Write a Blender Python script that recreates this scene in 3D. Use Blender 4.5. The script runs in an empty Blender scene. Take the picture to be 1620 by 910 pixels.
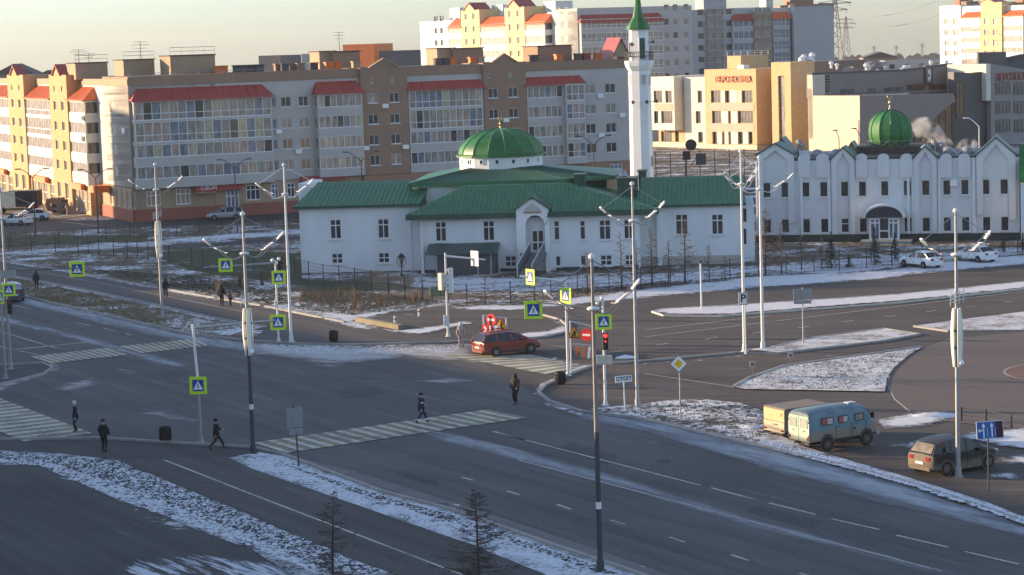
import bpy, bmesh, math, random
from mathutils import Vector, Matrix
random.seed(7)
R = math.radians
scn = bpy.context.scene
col = scn.collection
# ------------------------------------------------------------ camera, sky, sun
F = 3500.0; H = 21.0; YH = 68.0; RO = 0.032
_p = math.atan((455-YH)/F)
f0 = Vector((0, math.cos(_p), -math.sin(_p))); u0 = Vector((0, math.sin(_p), math.cos(_p))); r0 = Vector((1, 0, 0))
cr = math.cos(RO)*r0 - math.sin(RO)*u0
cu = math.sin(RO)*r0 + math.cos(RO)*u0
cam = bpy.data.cameras.new('camera'); camo = bpy.data.objects.new('camera', cam); col.objects.link(camo)
cam.sensor_width = 36; cam.lens = 36*F/1620; cam.clip_end = 8000; cam.clip_start = 1
m = Matrix((( cr.x, cu.x, -f0.x, 0), (cr.y, cu.y, -f0.y, 0), (cr.z, cu.z, -f0.z, H), (0, 0, 0, 1)))
camo.matrix_world = m
scn.camera = camo
SUN_AZ = (-0.955, 0.297); SUN_EL = 9.5
w = bpy.data.worlds.new('World'); scn.world = w; w.use_nodes = True
nt = w.node_tree
sk = nt.nodes.new('ShaderNodeTexSky'); sk.sky_type = 'NISHITA'; sk.sun_disc = False
sk.sun_elevation = R(SUN_EL); sk.sun_rotation = math.atan2(SUN_AZ[0], SUN_AZ[1]); sk.altitude = 50
sk.air_density = 1.0; sk.dust_density = 0.6; sk.ozone_density = 4.6
bg = nt.nodes['Background']; bg.inputs['Strength'].default_value = 0.15
hs = nt.nodes.new('ShaderNodeHueSaturation'); hs.inputs['Saturation'].default_value = 0.68   # thin high cloud whitens the winter sky
nt.links.new(sk.outputs[0], hs.inputs['Color']); nt.links.new(hs.outputs[0], bg.inputs['Color'])
sl = bpy.data.lights.new('sun', 'SUN'); sl.energy = 4.4; sl.angle = R(0.5); sl.color = (1.0, 0.72, 0.44)
so = bpy.data.objects.new('sun', sl); col.objects.link(so)
sd = Vector((SUN_AZ[0]*math.cos(R(SUN_EL)), SUN_AZ[1]*math.cos(R(SUN_EL)), math.sin(R(SUN_EL))))
so.rotation_euler = sd.to_track_quat('Z', 'Y').to_euler()
scn.view_settings.view_transform = 'Standard'; scn.view_settings.look = 'None'
scn.view_settings.exposure = 1.3; scn.view_settings.gamma = 1

def ray(px, py): return f0 + (px-810)/F*cr - (py-455)/F*cu
def G(px, py, z=0.0):
    d = ray(px, py); t = (z-H)/d.z
    return Vector((d.x*t, d.y*t, z))
def zat(P, py, it=1.0):
    """height of the point above ground point P that shows at picture row py"""
    lo, hi = 0.0, 60.0
    for _ in range(40):
        mid = (lo+hi)/2
        v = Vector((P[0], P[1], mid-H)); wv = v.dot(f0); y = 455-F*v.dot(cu)/wv
        if y > py: lo = mid
        else: hi = mid
    return lo
def PX(x, y, z):
    v = Vector((x, y, z-H)); wv = v.dot(f0)
    return (810+F*v.dot(cr)/wv, 455-F*v.dot(cu)/wv)

# ------------------------------------------------------------ materials
MATS = {}
def mat(name, c, rough=0.8, var=0.12, scale=2.0, bump=0.0, metal=0.0, c2=None, spec=0.5, emit=None, detail=4, stretch=None, alpha=None, world=False):
    if name in MATS: return MATS[name]
    m = bpy.data.materials.new(name); m.use_nodes = True; MATS[name] = m
    n = m.node_tree; b = n.nodes['Principled BSDF']
    b.inputs['Roughness'].default_value = rough; b.inputs['Metallic'].default_value = metal
    b.inputs['Specular IOR Level'].default_value = spec
    c = tuple(c)+(1,)
    if var > 0 or c2:
        tc = n.nodes.new('ShaderNodeTexCoord'); mp = n.nodes.new('ShaderNodeMapping'); no = n.nodes.new('ShaderNodeTexNoise')
        no.inputs['Scale'].default_value = scale; no.inputs['Detail'].default_value = detail
        if stretch: mp.inputs['Scale'].default_value = stretch
        if world:
            ge = n.nodes.new('ShaderNodeNewGeometry'); n.links.new(ge.outputs['Position'], mp.inputs[0])
        else: n.links.new(tc.outputs['Object'], mp.inputs[0])
        n.links.new(mp.outputs[0], no.inputs['Vector'])
        rp = n.nodes.new('ShaderNodeValToRGB')
        rp.color_ramp.elements[0].position = 0.3; rp.color_ramp.elements[1].position = 0.7
        if c2: a, d = c, tuple(c2)+(1,)
        else:
            a = tuple(min(1, x*(1-var)) for x in c[:3])+(1,); d = tuple(min(1, x*(1+var)) for x in c[:3])+(1,)
        rp.color_ramp.elements[0].color = a; rp.color_ramp.elements[1].color = d
        n.links.new(no.outputs['Fac'], rp.inputs[0]); n.links.new(rp.outputs[0], b.inputs['Base Color'])
        if bump:
            bp = n.nodes.new('ShaderNodeBump'); bp.inputs['Strength'].default_value = bump; bp.inputs['Distance'].default_value = 0.05
            n.links.new(no.outputs['Fac'], bp.inputs['Height']); n.links.new(bp.outputs[0], b.inputs['Normal'])
    else: b.inputs['Base Color'].default_value = c
    if emit:
        b.inputs['Emission Color'].default_value = tuple(emit[:3])+(1,); b.inputs['Emission Strength'].default_value = emit[3]
    return m

def nodes_of(m): return m.node_tree, m.node_tree.nodes, m.node_tree.links
def ramp(N, stops):
    r = N.new('ShaderNodeValToRGB')
    while len(r.color_ramp.elements) < len(stops): r.color_ramp.elements.new(0.5)
    for e, (p, c) in zip(r.color_ramp.elements, stops):
        e.position = p; e.color = tuple(c)+(1,) if len(c) == 3 else c
    return r

def asphalt(name, c, wear=0.25, frost=0.0, frostc=(0.55, 0.58, 0.62), ang=0.0):
    """asphalt with fine grain, wide blotches, lengthwise wheel polish and thin frost"""
    m = bpy.data.materials.new(name); m.use_nodes = True; MATS[name] = m
    T, N, L = nodes_of(m); b = N['Principled BSDF']; b.inputs['Roughness'].default_value = 0.85; b.inputs['Specular IOR Level'].default_value = 0.3
    g = N.new('ShaderNodeNewGeometry')
    def noise(sc, det, st=(1, 1, 1), rot=0.0):
        mp = N.new('ShaderNodeMapping'); mp.inputs['Scale'].default_value = st; mp.inputs['Rotation'].default_value = (0, 0, rot)
        mp.vector_type = 'TEXTURE'
        no = N.new('ShaderNodeTexNoise'); no.inputs['Scale'].default_value = sc; no.inputs['Detail'].default_value = det
        L.new(g.outputs['Position'], mp.inputs[0]); L.new(mp.outputs[0], no.inputs['Vector']); return no
    n1 = noise(0.12, 5); n2 = noise(9, 3); n3 = noise(1.0, 3, (22, 0.9, 1), ang)
    lo = tuple(x*(1-wear) for x in c); hi = tuple(x*(1+wear) for x in c)
    r1 = ramp(N, [(0.3, lo), (0.7, hi)]); L.new(n1.outputs['Fac'], r1.inputs[0])
    r2 = ramp(N, [(0.25, (0.75,)*3), (0.75, (1.25,)*3)]); L.new(n2.outputs['Fac'], r2.inputs[0])
    r3 = ramp(N, [(0.35, (0.82,)*3), (0.65, (1.15,)*3)]); L.new(n3.outputs['Fac'], r3.inputs[0])
    mu = N.new('ShaderNodeMixRGB'); mu.blend_type = 'MULTIPLY'; mu.inputs[0].default_value = 1; L.new(r1.outputs[0], mu.inputs[1]); L.new(r2.outputs[0], mu.inputs[2])
    mv = N.new('ShaderNodeMixRGB'); mv.blend_type = 'MULTIPLY'; mv.inputs[0].default_value = 1; L.new(mu.outputs[0], mv.inputs[1]); L.new(r3.outputs[0], mv.inputs[2])
    out = mv
    if frost > 0:
        n4 = noise(1.2, 8, (9, 0.8, 1), ang); r4 = ramp(N, [(0.66-frost*0.25, (0,)*3), (0.80, (min(1, frost*0.7),)*3)]); L.new(n4.outputs['Fac'], r4.inputs[0])
        mx = N.new('ShaderNodeMixRGB'); L.new(r4.outputs[0], mx.inputs[0]); L.new(mv.outputs[0], mx.inputs[1]); mx.inputs[2].default_value = frostc+(1,); out = mx
    L.new(out.outputs[0], b.inputs['Base Color'])
    return m

def snowmat(name, cover, soil, sc=1.2, snow=(0.78, 0.8, 0.84), st=(1, 1, 1), soft=0.06, cut=False, bump=0.6, fine=1.0, rot=0.0, opac=0.95):
    """snow lying over soil (or, with cut=True, over whatever is below) where the noise is high; cover 0..1"""
    m = bpy.data.materials.new(name); m.use_nodes = True; MATS[name] = m
    T, N, L = nodes_of(m); b = N['Principled BSDF']; b.inputs['Roughness'].default_value = 0.9; b.inputs['Specular IOR Level'].default_value = 0.2
    g = N.new('ShaderNodeNewGeometry'); mp = N.new('ShaderNodeMapping'); mp.vector_type = 'TEXTURE'; mp.inputs['Scale'].default_value = st; mp.inputs['Rotation'].default_value = (0, 0, rot)
    L.new(g.outputs['Position'], mp.inputs[0])
    def noise(sc, det, rough=0.6):
        no = N.new('ShaderNodeTexNoise'); no.inputs['Scale'].default_value = sc; no.inputs['Detail'].default_value = det; no.inputs['Roughness'].default_value = rough
        L.new(mp.outputs[0], no.inputs['Vector']); return no
    a = noise(sc, 6, 0.7); c = noise(sc*0.13, 3)
    ad = N.new('ShaderNodeMath'); ad.operation = 'MULTIPLY_ADD'; ad.inputs[1].default_value = 0.6
    L.new(c.outputs['Fac'], ad.inputs[0]); mu = N.new('ShaderNodeMath'); mu.operation = 'MULTIPLY'; mu.inputs[1].default_value = 0.7*fine; L.new(a.outputs['Fac'], mu.inputs[0]); L.new(mu.outputs[0], ad.inputs[2])
    mid = 0.65 + (0.5-cover)*0.42 - (1-fine)*0.35
    r = ramp(N, [(max(0, mid-soft), (0,)*3), (min(1, mid+soft), (1,)*3)]); L.new(ad.outputs[0], r.inputs[0])
    sn = ramp(N, [(0.3, tuple(x*0.86 for x in snow)), (0.7, snow)]); d = noise(sc*2.3, 4); L.new(d.outputs['Fac'], sn.inputs[0])
    if cut:
        L.new(sn.outputs[0], b.inputs['Base Color'])
        am = N.new('ShaderNodeMath'); am.operation = 'MULTIPLY'
        at = N.new('ShaderNodeAttribute'); at.attribute_name = 'edge'
        # widen the gaps towards the rim so that the snow frays out
        ad2 = N.new('ShaderNodeMath'); ad2.operation = 'MULTIPLY_ADD'; ad2.inputs[1].default_value = 0.26; ad2.inputs[2].default_value = -0.26
        L.new(at.outputs['Fac'], ad2.inputs[0]); ad3 = N.new('ShaderNodeMath'); ad3.operation = 'ADD'; L.new(ad.outputs[0], ad3.inputs[0]); L.new(ad2.outputs[0], ad3.inputs[1])
        L.new(ad3.outputs[0], r.inputs[0]); am.inputs[1].default_value = opac
        L.new(r.outputs[0], am.inputs[0]); L.new(am.outputs[0], b.inputs['Alpha'])
    else:
        so_ = ramp(N, [(0.3, tuple(x*0.6 for x in soil)), (0.7, soil)]); e = noise(sc*1.7, 5); L.new(e.outputs['Fac'], so_.inputs[0])
        mx = N.new('ShaderNodeMixRGB'); L.new(r.outputs[0], mx.inputs[0]); L.new(so_.outputs[0], mx.inputs[1]); L.new(sn.outputs[0], mx.inputs[2]); L.new(mx.outputs[0], b.inputs['Base Color'])
    if bump:
        bp = N.new('ShaderNodeBump'); bp.inputs['Strength'].default_value = bump; bp.inputs['Distance'].default_value = 0.12
        L.new(ad.outputs[0], bp.inputs['Height']); L.new(bp.outputs[0], b.inputs['Normal'])
    return m

def tilemat(name, c, c2, sx=3.2, sy=3.0, metal=0.0, rough=0.45):
    m = bpy.data.materials.new(name); m.use_nodes = True; MATS[name] = m
    T, N, L = nodes_of(m); b = N['Principled BSDF']; b.inputs['Roughness'].default_value = rough
    tc = N.new('ShaderNodeTexCoord'); mp = N.new('ShaderNodeMapping'); mp.inputs['Scale'].default_value = (sx, sy, sy)
    L.new(tc.outputs['Object'], mp.inputs[0])
    no = N.new('ShaderNodeTexNoise'); no.inputs['Scale'].default_value = 0.5; L.new(mp.outputs[0], no.inputs['Vector'])
    r = ramp(N, [(0.3, c), (0.7, c2)]); L.new(no.outputs['Fac'], r.inputs[0]); L.new(r.outputs[0], b.inputs['Base Color'])
    return m

WHITE = mat('white_plaster', (0.74, 0.74, 0.72), 0.85, 0.05, 0.6, 0.1)
WHITE2 = mat('white_paint', (0.78, 0.78, 0.76), 0.5, 0.04, 3)
MOSQ = mat('mosque_plaster', (0.76, 0.76, 0.75), 0.85, 0.07, 1.0, 0.1, c2=(0.66, 0.67, 0.67), world=True, stretch=(0.5, 0.5, 0.16))
MADR = mat('madrasa_plaster', (0.70, 0.69, 0.68), 0.85, 0.07, 1.0, 0.1, c2=(0.60, 0.60, 0.60), world=True, stretch=(0.6, 0.6, 0.16))
CREAM = mat('cream_plaster', (0.60, 0.56, 0.48), 0.85, 0.06, 0.5)
GREYW = mat('pale_grey_plaster', (0.49, 0.445, 0.40), 0.85, 0.06, 1.0, c2=(0.42, 0.39, 0.36), world=True, stretch=(0.3, 0.3, 0.5))
BROWN = mat('brown_plaster', (0.29, 0.18, 0.12), 0.85, 0.07, 0.5)
TAN = mat('tan_plaster', (0.37, 0.26, 0.165), 0.85, 0.07, 0.5)
OCHRE = mat('ochre_plaster', (0.50, 0.30, 0.14), 0.85, 0.06, 0.5)
REDB = mat('red_brick_base', (0.30, 0.10, 0.07), 0.85, 0.12, 3.0)
REDF = mat('red_fascia', (0.36, 0.055, 0.045), 0.6, 0.08, 2)
ORF = mat('orange_fascia', (0.70, 0.16, 0.03), 0.6, 0.08, 2)
REDR = mat('red_metal_roof', (0.34, 0.05, 0.035), 0.45, 0.12, 1.0)
ROOFD = mat('dark_roofing', (0.10, 0.085, 0.08), 0.9, 0.2, 0.8)
GLASS = mat('window_glass', (0.02, 0.023, 0.028), 0.1, 0.3, 1.0, spec=0.6, c2=(0.07, 0.07, 0.07), world=True, stretch=(2.6, 2.6, 0.7))
GLASSL = mat('curtained_glass', (0.12, 0.11, 0.10), 0.15, 0.35, 1.0, spec=0.6, c2=(0.34, 0.31, 0.27), world=True, stretch=(2.6, 2.6, 0.7))
GLASSP = mat('pink_reflection_curtained_glass', (0.20, 0.14, 0.12), 0.15, 0.25, 1.0, spec=0.6, c2=(0.44, 0.34, 0.29), world=True, stretch=(2.6, 2.6, 0.7))  # pink reflection of lit surroundings put into the colour, with curtain folds
GLASSY = mat('yellow_reflection_curtained_glass', (0.25, 0.22, 0.15), 0.15, 0.25, 1.0, spec=0.6, c2=(0.46, 0.41, 0.28), world=True, stretch=(2.6, 2.6, 0.7))  # yellow reflection painted into the pane colour, curtains behind
GLASSB = mat('blue_glass', (0.08, 0.10, 0.13), 0.12, 0.25, 1.0, spec=0.6, c2=(0.20, 0.24, 0.28), world=True, stretch=(2.6, 2.6, 0.7))  # blue stands for reflected sky, put into the pane colour
FRAMEW = mat('white_window_frame', (0.72, 0.72, 0.72), 0.5, 0)
FRAMED = mat('dark_window_frame', (0.05, 0.045, 0.045), 0.5, 0)
GREENT = tilemat('green_metal_tiles', (0.020, 0.115, 0.050), (0.032, 0.165, 0.072))
GREEND = mat('dark_green_metal', (0.02, 0.07, 0.045), 0.45, 0.15, 1)
DOMEG = mat('dome_green_metal', (0.012, 0.125, 0.026), 0.5, 0.3, 1.2)
STEEL = mat('galvanised_steel', (0.33, 0.33, 0.33), 0.5, 0.12, 4, metal=0.5)
STEELD = mat('dark_steel', (0.05, 0.05, 0.055), 0.5, 0.15, 4)
WPOLE = mat('white_metal', (0.68, 0.68, 0.66), 0.45, 0.05, 4)
GOLD = mat('gold_metal', (0.7, 0.5, 0.2), 0.3, 0.05, 2, metal=0.8)
BLACK = mat('black_plastic', (0.015, 0.015, 0.016), 0.5, 0.1, 5)
RUBBER = mat('rubber', (0.02, 0.019, 0.018), 0.9, 0.2, 6)
RIM = mat('alloy_rim', (0.3, 0.3, 0.31), 0.35, 0.1, 8, metal=0.7)

# ------------------------------------------------------------ mesh builder
class MB:
    def __init__(s): s.v = []; s.f = []; s.m = []; s.e = None
    def add(s, vs, fs, mi=0):
        o = len(s.v); s.v += [tuple(v) for v in vs]; s.f += [tuple(i+o for i in f) for f in fs]; s.m += [mi]*len(fs); return s
    def box(s, x0, x1, y0, y1, z0, z1, mi=0):
        v = [(x0,y0,z0),(x1,y0,z0),(x1,y1,z0),(x0,y1,z0),(x0,y0,z1),(x1,y0,z1),(x1,y1,z1),(x0,y1,z1)]
        return s.add(v, [(0,3,2,1),(4,5,6,7),(0,1,5,4),(1,2,6,5),(2,3,7,6),(3,0,4,7)], mi)
    def cbox(s, x0, x1, y0, y1, z0, z1, c=0.02, mi=0):
        """box with chamfered vertical and top edges"""
        v = []; rings = [(z0, 0), (z1-c, 0), (z1, c)]
        for z, k in rings:
            a, b_, e, f_ = x0+k, x1-k, y0+k, y1-k
            v += [(a+c, e, z), (b_-c, e, z), (b_, e+c, z), (b_, f_-c, z), (b_-c, f_, z), (a+c, f_, z), (a, f_-c, z), (a, e+c, z)]
        f = [tuple(range(7, -1, -1)), tuple(range(16, 24))]
        for k in (0, 8):
            for i in range(8): j = (i+1) % 8; f.append((k+i, k+j, k+8+j, k+8+i))
        return s.add(v, f, mi)
    def quad(s, a, b, c, d, mi=0): return s.add([a, b, c, d], [(0, 1, 2, 3)], mi)
    def poly(s, pts, mi=0): return s.add(pts, [tuple(range(len(pts)))], mi)
    def prism(s, pts, axis, a, b, mi=0):
        """extrude a 2-D outline along an axis ('x','y','z') from a to b"""
        n = len(pts)
        def mk(p, t):
            if axis == 'x': return (t, p[0], p[1])
            if axis == 'y': return (p[0], t, p[1])
            return (p[0], p[1], t)
        v = [mk(p, a) for p in pts]+[mk(p, b) for p in pts]
        f = [tuple(range(n-1, -1, -1)), tuple(range(n, 2*n))]+[(i, (i+1) % n, n+(i+1) % n, n+i) for i in range(n)]
        return s.add(v, f, mi)
    def tube(s, pts, rads, n=8, mi=0, cap=True):
        pts = [Vector(p) for p in pts]
        if not hasattr(rads, '__len__'): rads = [rads]*len(pts)
        v = []
        for i, p in enumerate(pts):
            t = (pts[min(i+1, len(pts)-1)]-pts[max(i-1, 0)]).normalized()
            a = t.orthogonal().normalized() if abs(t.z) > 0.95 else t.cross(Vector((0, 0, 1))).normalized()
            if i and a.dot(pa) < 0: a = -a
            pa = a; b = t.cross(a)
            for k in range(n):
                th = 2*math.pi*k/n; v.append(p+(a*math.cos(th)+b*math.sin(th))*rads[i])
        f = []
        for i in range(len(pts)-1):
            for k in range(n): j = (k+1) % n; f.append((i*n+k, i*n+j, (i+1)*n+j, (i+1)*n+k))
        if cap: f += [tuple(range(n-1, -1, -1)), tuple(range((len(pts)-1)*n, len(pts)*n))]
        return s.add(v, f, mi)
    def lathe(s, prof, n=24, c=(0, 0, 0), mi=0, axis='z', ph=0.0, cap=True):
        v = []
        for r, z in prof:
            for k in range(n):
                th = 2*math.pi*k/n+ph; x, y = r*math.cos(th), r*math.sin(th)
                if axis == 'z': v.append((c[0]+x, c[1]+y, c[2]+z))
                elif axis == 'y': v.append((c[0]+x, c[1]+z, c[2]+y))
                else: v.append((c[0]+z, c[1]+x, c[2]+y))
        f = []
        for i in range(len(prof)-1):
            for k in range(n): j = (k+1) % n; f.append((i*n+k, i*n+j, (i+1)*n+j, (i+1)*n+k))
        if cap and prof[0][0] > 1e-4: f.append(tuple(range(n-1, -1, -1)))
        if cap and prof[-1][0] > 1e-4: f.append(tuple(range((len(prof)-1)*n, len(prof)*n)))
        return s.add(v, f, mi)
    def mesh(s, name, mats, smooth=False):
        me = bpy.data.meshes.new(name); me.from_pydata(s.v, [], s.f)
        for x in (mats if isinstance(mats, (list, tuple)) else [mats]): me.materials.append(x)
        if len(me.materials) > 1: me.polygons.foreach_set('material_index', s.m)
        if smooth: me.polygons.foreach_set('use_smooth', [True]*len(me.polygons))
        bm = bmesh.new(); bm.from_mesh(me)
        if smooth: bmesh.ops.remove_doubles(bm, verts=bm.verts, dist=1e-5)
        bmesh.ops.recalc_face_normals(bm, faces=bm.faces); bm.to_mesh(me); bm.free()
        me.update(); return me
    def build(s, name, mats, parent=None, loc=(0, 0, 0), rz=0.0, smooth=False, angle=None):
        me = s.mesh(name, mats, smooth)
        if smooth and angle is not None:
            me.set_sharp_from_angle(angle=R(angle))
        return place(name, me, parent, loc, rz)
def place(name, me, parent=None, loc=(0, 0, 0), rz=0.0):
    o = bpy.data.objects.new(name, me); col.objects.link(o); o.location = loc; o.rotation_euler = (0, 0, rz)
    if parent is not None: o.parent = parent
    return o
def tag(o, label=None, cat=None, group=None, kind=None):
    for k, v in (('label', label), ('category', cat), ('group', group), ('kind', kind)):
        if v: o[k] = v
    return o
def empty(name, loc, rz=0.0, label=None, cat=None, group=None, kind=None):
    o = bpy.data.objects.new(name, None); col.objects.link(o); o.location = loc; o.rotation_euler = (0, 0, rz); o.empty_display_size = 0.3
    return tag(o, label, cat, group, kind)
def copy_tree(o, parent=None):
    c = o.copy(); col.objects.link(c)
    if parent is not None: c.parent = parent
    for ch in o.children: copy_tree(ch, c)
    return c
def text_mesh(txt, size, depth=0.02, mt=None, bold=0.0, name='lettering'):
    cu_ = bpy.data.curves.new('t', 'FONT'); cu_.body = txt; cu_.size = size; cu_.extrude = depth/2; cu_.align_x = 'CENTER'; cu_.align_y = 'CENTER'; cu_.offset = bold
    to = bpy.data.objects.new('t', cu_); col.objects.link(to)
    dg = bpy.context.evaluated_depsgraph_get(); me = bpy.data.meshes.new_from_object(to.evaluated_get(dg))
    bpy.data.objects.remove(to); bpy.data.curves.remove(cu_)
    me.transform(Matrix.Rotation(R(90), 4, 'X'))
    me.materials.clear(); me.materials.append(mt)
    return me

# ------------------------------------------------------------ buildings
WC = {}
def win_mesh(w, h, cols, rows, fmt, t=0.07, low=None, vs=None, hs=None):
    k = (round(w, 2), round(h, 2), cols, rows, fmt.name, t, low)
    if k in WC and vs is None: return WC[k]
    b = MB(); d = 0.06
    b.box(-w/2, -w/2+t, -d, d, 0, h); b.box(w/2-t, w/2, -d, d, 0, h)
    b.box(-w/2+t, w/2-t, -d, d, 0, t); b.box(-w/2+t, w/2-t, -d, d, h-t, h)
    for i in range(1, cols):
        x = -w/2+w*i/cols; b.box(x-t*0.4, x+t*0.4, -d*0.8, d*0.8, t, h-t)
    for i in range(1, rows):
        z = h*(low if (low and rows == 2) else i/rows)
        for c in range(cols):
            xa, xb = -w/2+w*c/cols+(t if c == 0 else t*0.4), -w/2+w*(c+1)/cols-(t if c == cols-1 else t*0.4)
            b.box(xa, xb, -d*0.7, d*0.7, z-t*0.4, z+t*0.4)
    me = b.mesh('window', fmt)
    # sill
    WC[k] = me; return me
def pane_mesh(w, h, mt):
    k = ('p', round(w, 2), round(h, 2), mt.name)
    if k not in WC: WC[k] = MB().box(-w/2, w/2, -0.01, 0.01, 0, h).mesh('pane', mt)
    return WC[k]

class Bld:
    def __init__(s, name, P, ang, label, cat='building', group=None, base=0.0):
        s.root = empty(name, (P[0], P[1], base), R(ang), label, cat, group)
        s.x, s.y, s.b = P[0], P[1], base; s.c, s.s = math.cos(R(ang)), math.sin(R(ang))
    def _l(s, d): return (d[0]*s.c+d[1]*s.s, -d[0]*s.s+d[1]*s.c, d[2])
    def f(s, px, py, y=0.0):
        o = s._l((-s.x, -s.y, H)); d = s._l(ray(px, py)); t = (y-o[1])/d[1]
        return (o[0]+d[0]*t, o[2]+d[2]*t-s.b)
    def l(s, px, py, x=0.0):
        o = s._l((-s.x, -s.y, H)); d = s._l(ray(px, py)); t = (x-o[0])/d[0]
        return (o[1]+d[1]*t, o[2]+d[2]*t-s.b)
    def X(s, px, py, y=0.0): return s.f(px, py, y)[0]
    def Z(s, px, py, y=0.0): return s.f(px, py, y)[1]
    def wall(s, name, x0, x1, y0, y1, z0, z1, mt, wins=(), rd=0.18, roof=None, parent=None):
        """closed wall block with real openings; wins: dicts face,a(centre),z,w,h,... """
        b = MB(); eps = 1e-4
        def face(fc, u0_, u1, holes):
            us = sorted({u0_, u1, *[h[0] for h in holes], *[h[1] for h in holes]}); zs = sorted({z0, z1, *[h[2] for h in holes], *[h[3] for h in holes]})
            us = [u for u in us if u0_-eps <= u <= u1+eps]; zs = [z for z in zs if z0-eps <= z <= z1+eps]
            def P(u, z, dep=0.0):
                if fc == 'f': return (u, y0+dep, z)
                if fc == 'l': return (x0+dep, u, z)
                if fc == 'r': return (x1-dep, u, z)
                return (u, y1-dep, z)
            inh = lambda u, z: any(h[0] < u < h[1] and h[2] < z < h[3] for h in holes)
            # merge the rows of cells without a hole
            for j in range(len(zs)-1):
                zc = (zs[j]+zs[j+1])/2; st = None
                for i in range(len(us)-1):
                    uc = (us[i]+us[i+1])/2
                    if inh(uc, zc):
                        if st is not None: b.quad(P(st, zs[j]), P(us[i], zs[j]), P(us[i], zs[j+1]), P(st, zs[j+1])); st = None
                    elif st is None: st = us[i]
                if st is not None: b.quad(P(st, zs[j]), P(us[-1], zs[j]), P(us[-1], zs[j+1]), P(st, zs[j+1]))
            for h in holes:
                a_, c_, d_, e_ = h
                for (p, q) in (((a_, d_), (a_, e_)), ((c_, d_), (c_, e_)), ((a_, d_), (c_, d_)), ((a_, e_), (c_, e_))):
                    b.quad(P(*p), P(*q), P(q[0], q[1], rd+0.08), P(p[0], p[1], rd+0.08))
        H_ = {'f': [], 'l': [], 'r': [], 'b': []}
        for w_ in wins: H_[w_['face']].append((w_['a']-w_['w']/2, w_['a']+w_['w']/2, w_['z'], w_['z']+w_['h']))
        face('f', x0, x1, H_['f']); face('l', y0, y1, H_['l']); face('r', y0, y1, H_['r']); face('b', x0, x1, H_['b'])
        b.quad((x0, y0, z1), (x1, y0, z1), (x1, y1, z1), (x0, y1, z1), 1 if roof else 0)
        b.quad((x0, y0, z0), (x1, y0, z0), (x1, y1, z0), (x0, y1, z0))
        o = b.build(name, [mt, roof] if roof else mt, parent or s.root)
        for w_ in wins:
            k = dict(w_); fc = k.pop('face'); a = k.pop('a'); z = k.pop('z')
            if fc == 'f': loc = (a, y0+rd, z); rz = 0
            elif fc == 'l': loc = (x0+rd, a, z); rz = -math.pi/2
            elif fc == 'r': loc = (x1-rd, a, z); rz = math.pi/2
            else: loc = (a, y1-rd, z); rz = math.pi
            s.win(loc, rz, **k)
        return o
    def win(s, loc, rz, w, h, cols=2, rows=1, fm=None, pm=None, name='window', low=None, t=0.07, split=False, sill=False, **kw):
        fm = fm or FRAMEW; pm = pm or GLASS
        o = place(name, win_mesh(w, h, cols, rows, fm, t, low), s.root, loc, rz)
        if split:
            cw = w/cols
            for i in range(cols):
                m_ = pm[i % len(pm)] if isinstance(pm, (list, tuple)) else pm
                place('pane', pane_mesh(cw*0.96, h-0.04, m_), o, (-w/2+cw*(i+0.5), 0.01, 0.02))
        else: place('pane', pane_mesh(w-0.04, h-0.04, pm[0] if isinstance(pm, (list, tuple)) else pm), o, (0, 0.01, 0.02))
        if sill: MB().box(-w/2-0.08, w/2+0.08, -0.28, -0.06, -0.08, 0.0).build('sill', fm, o)
        return o
def rp(*ms): return random.choice(ms)
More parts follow.
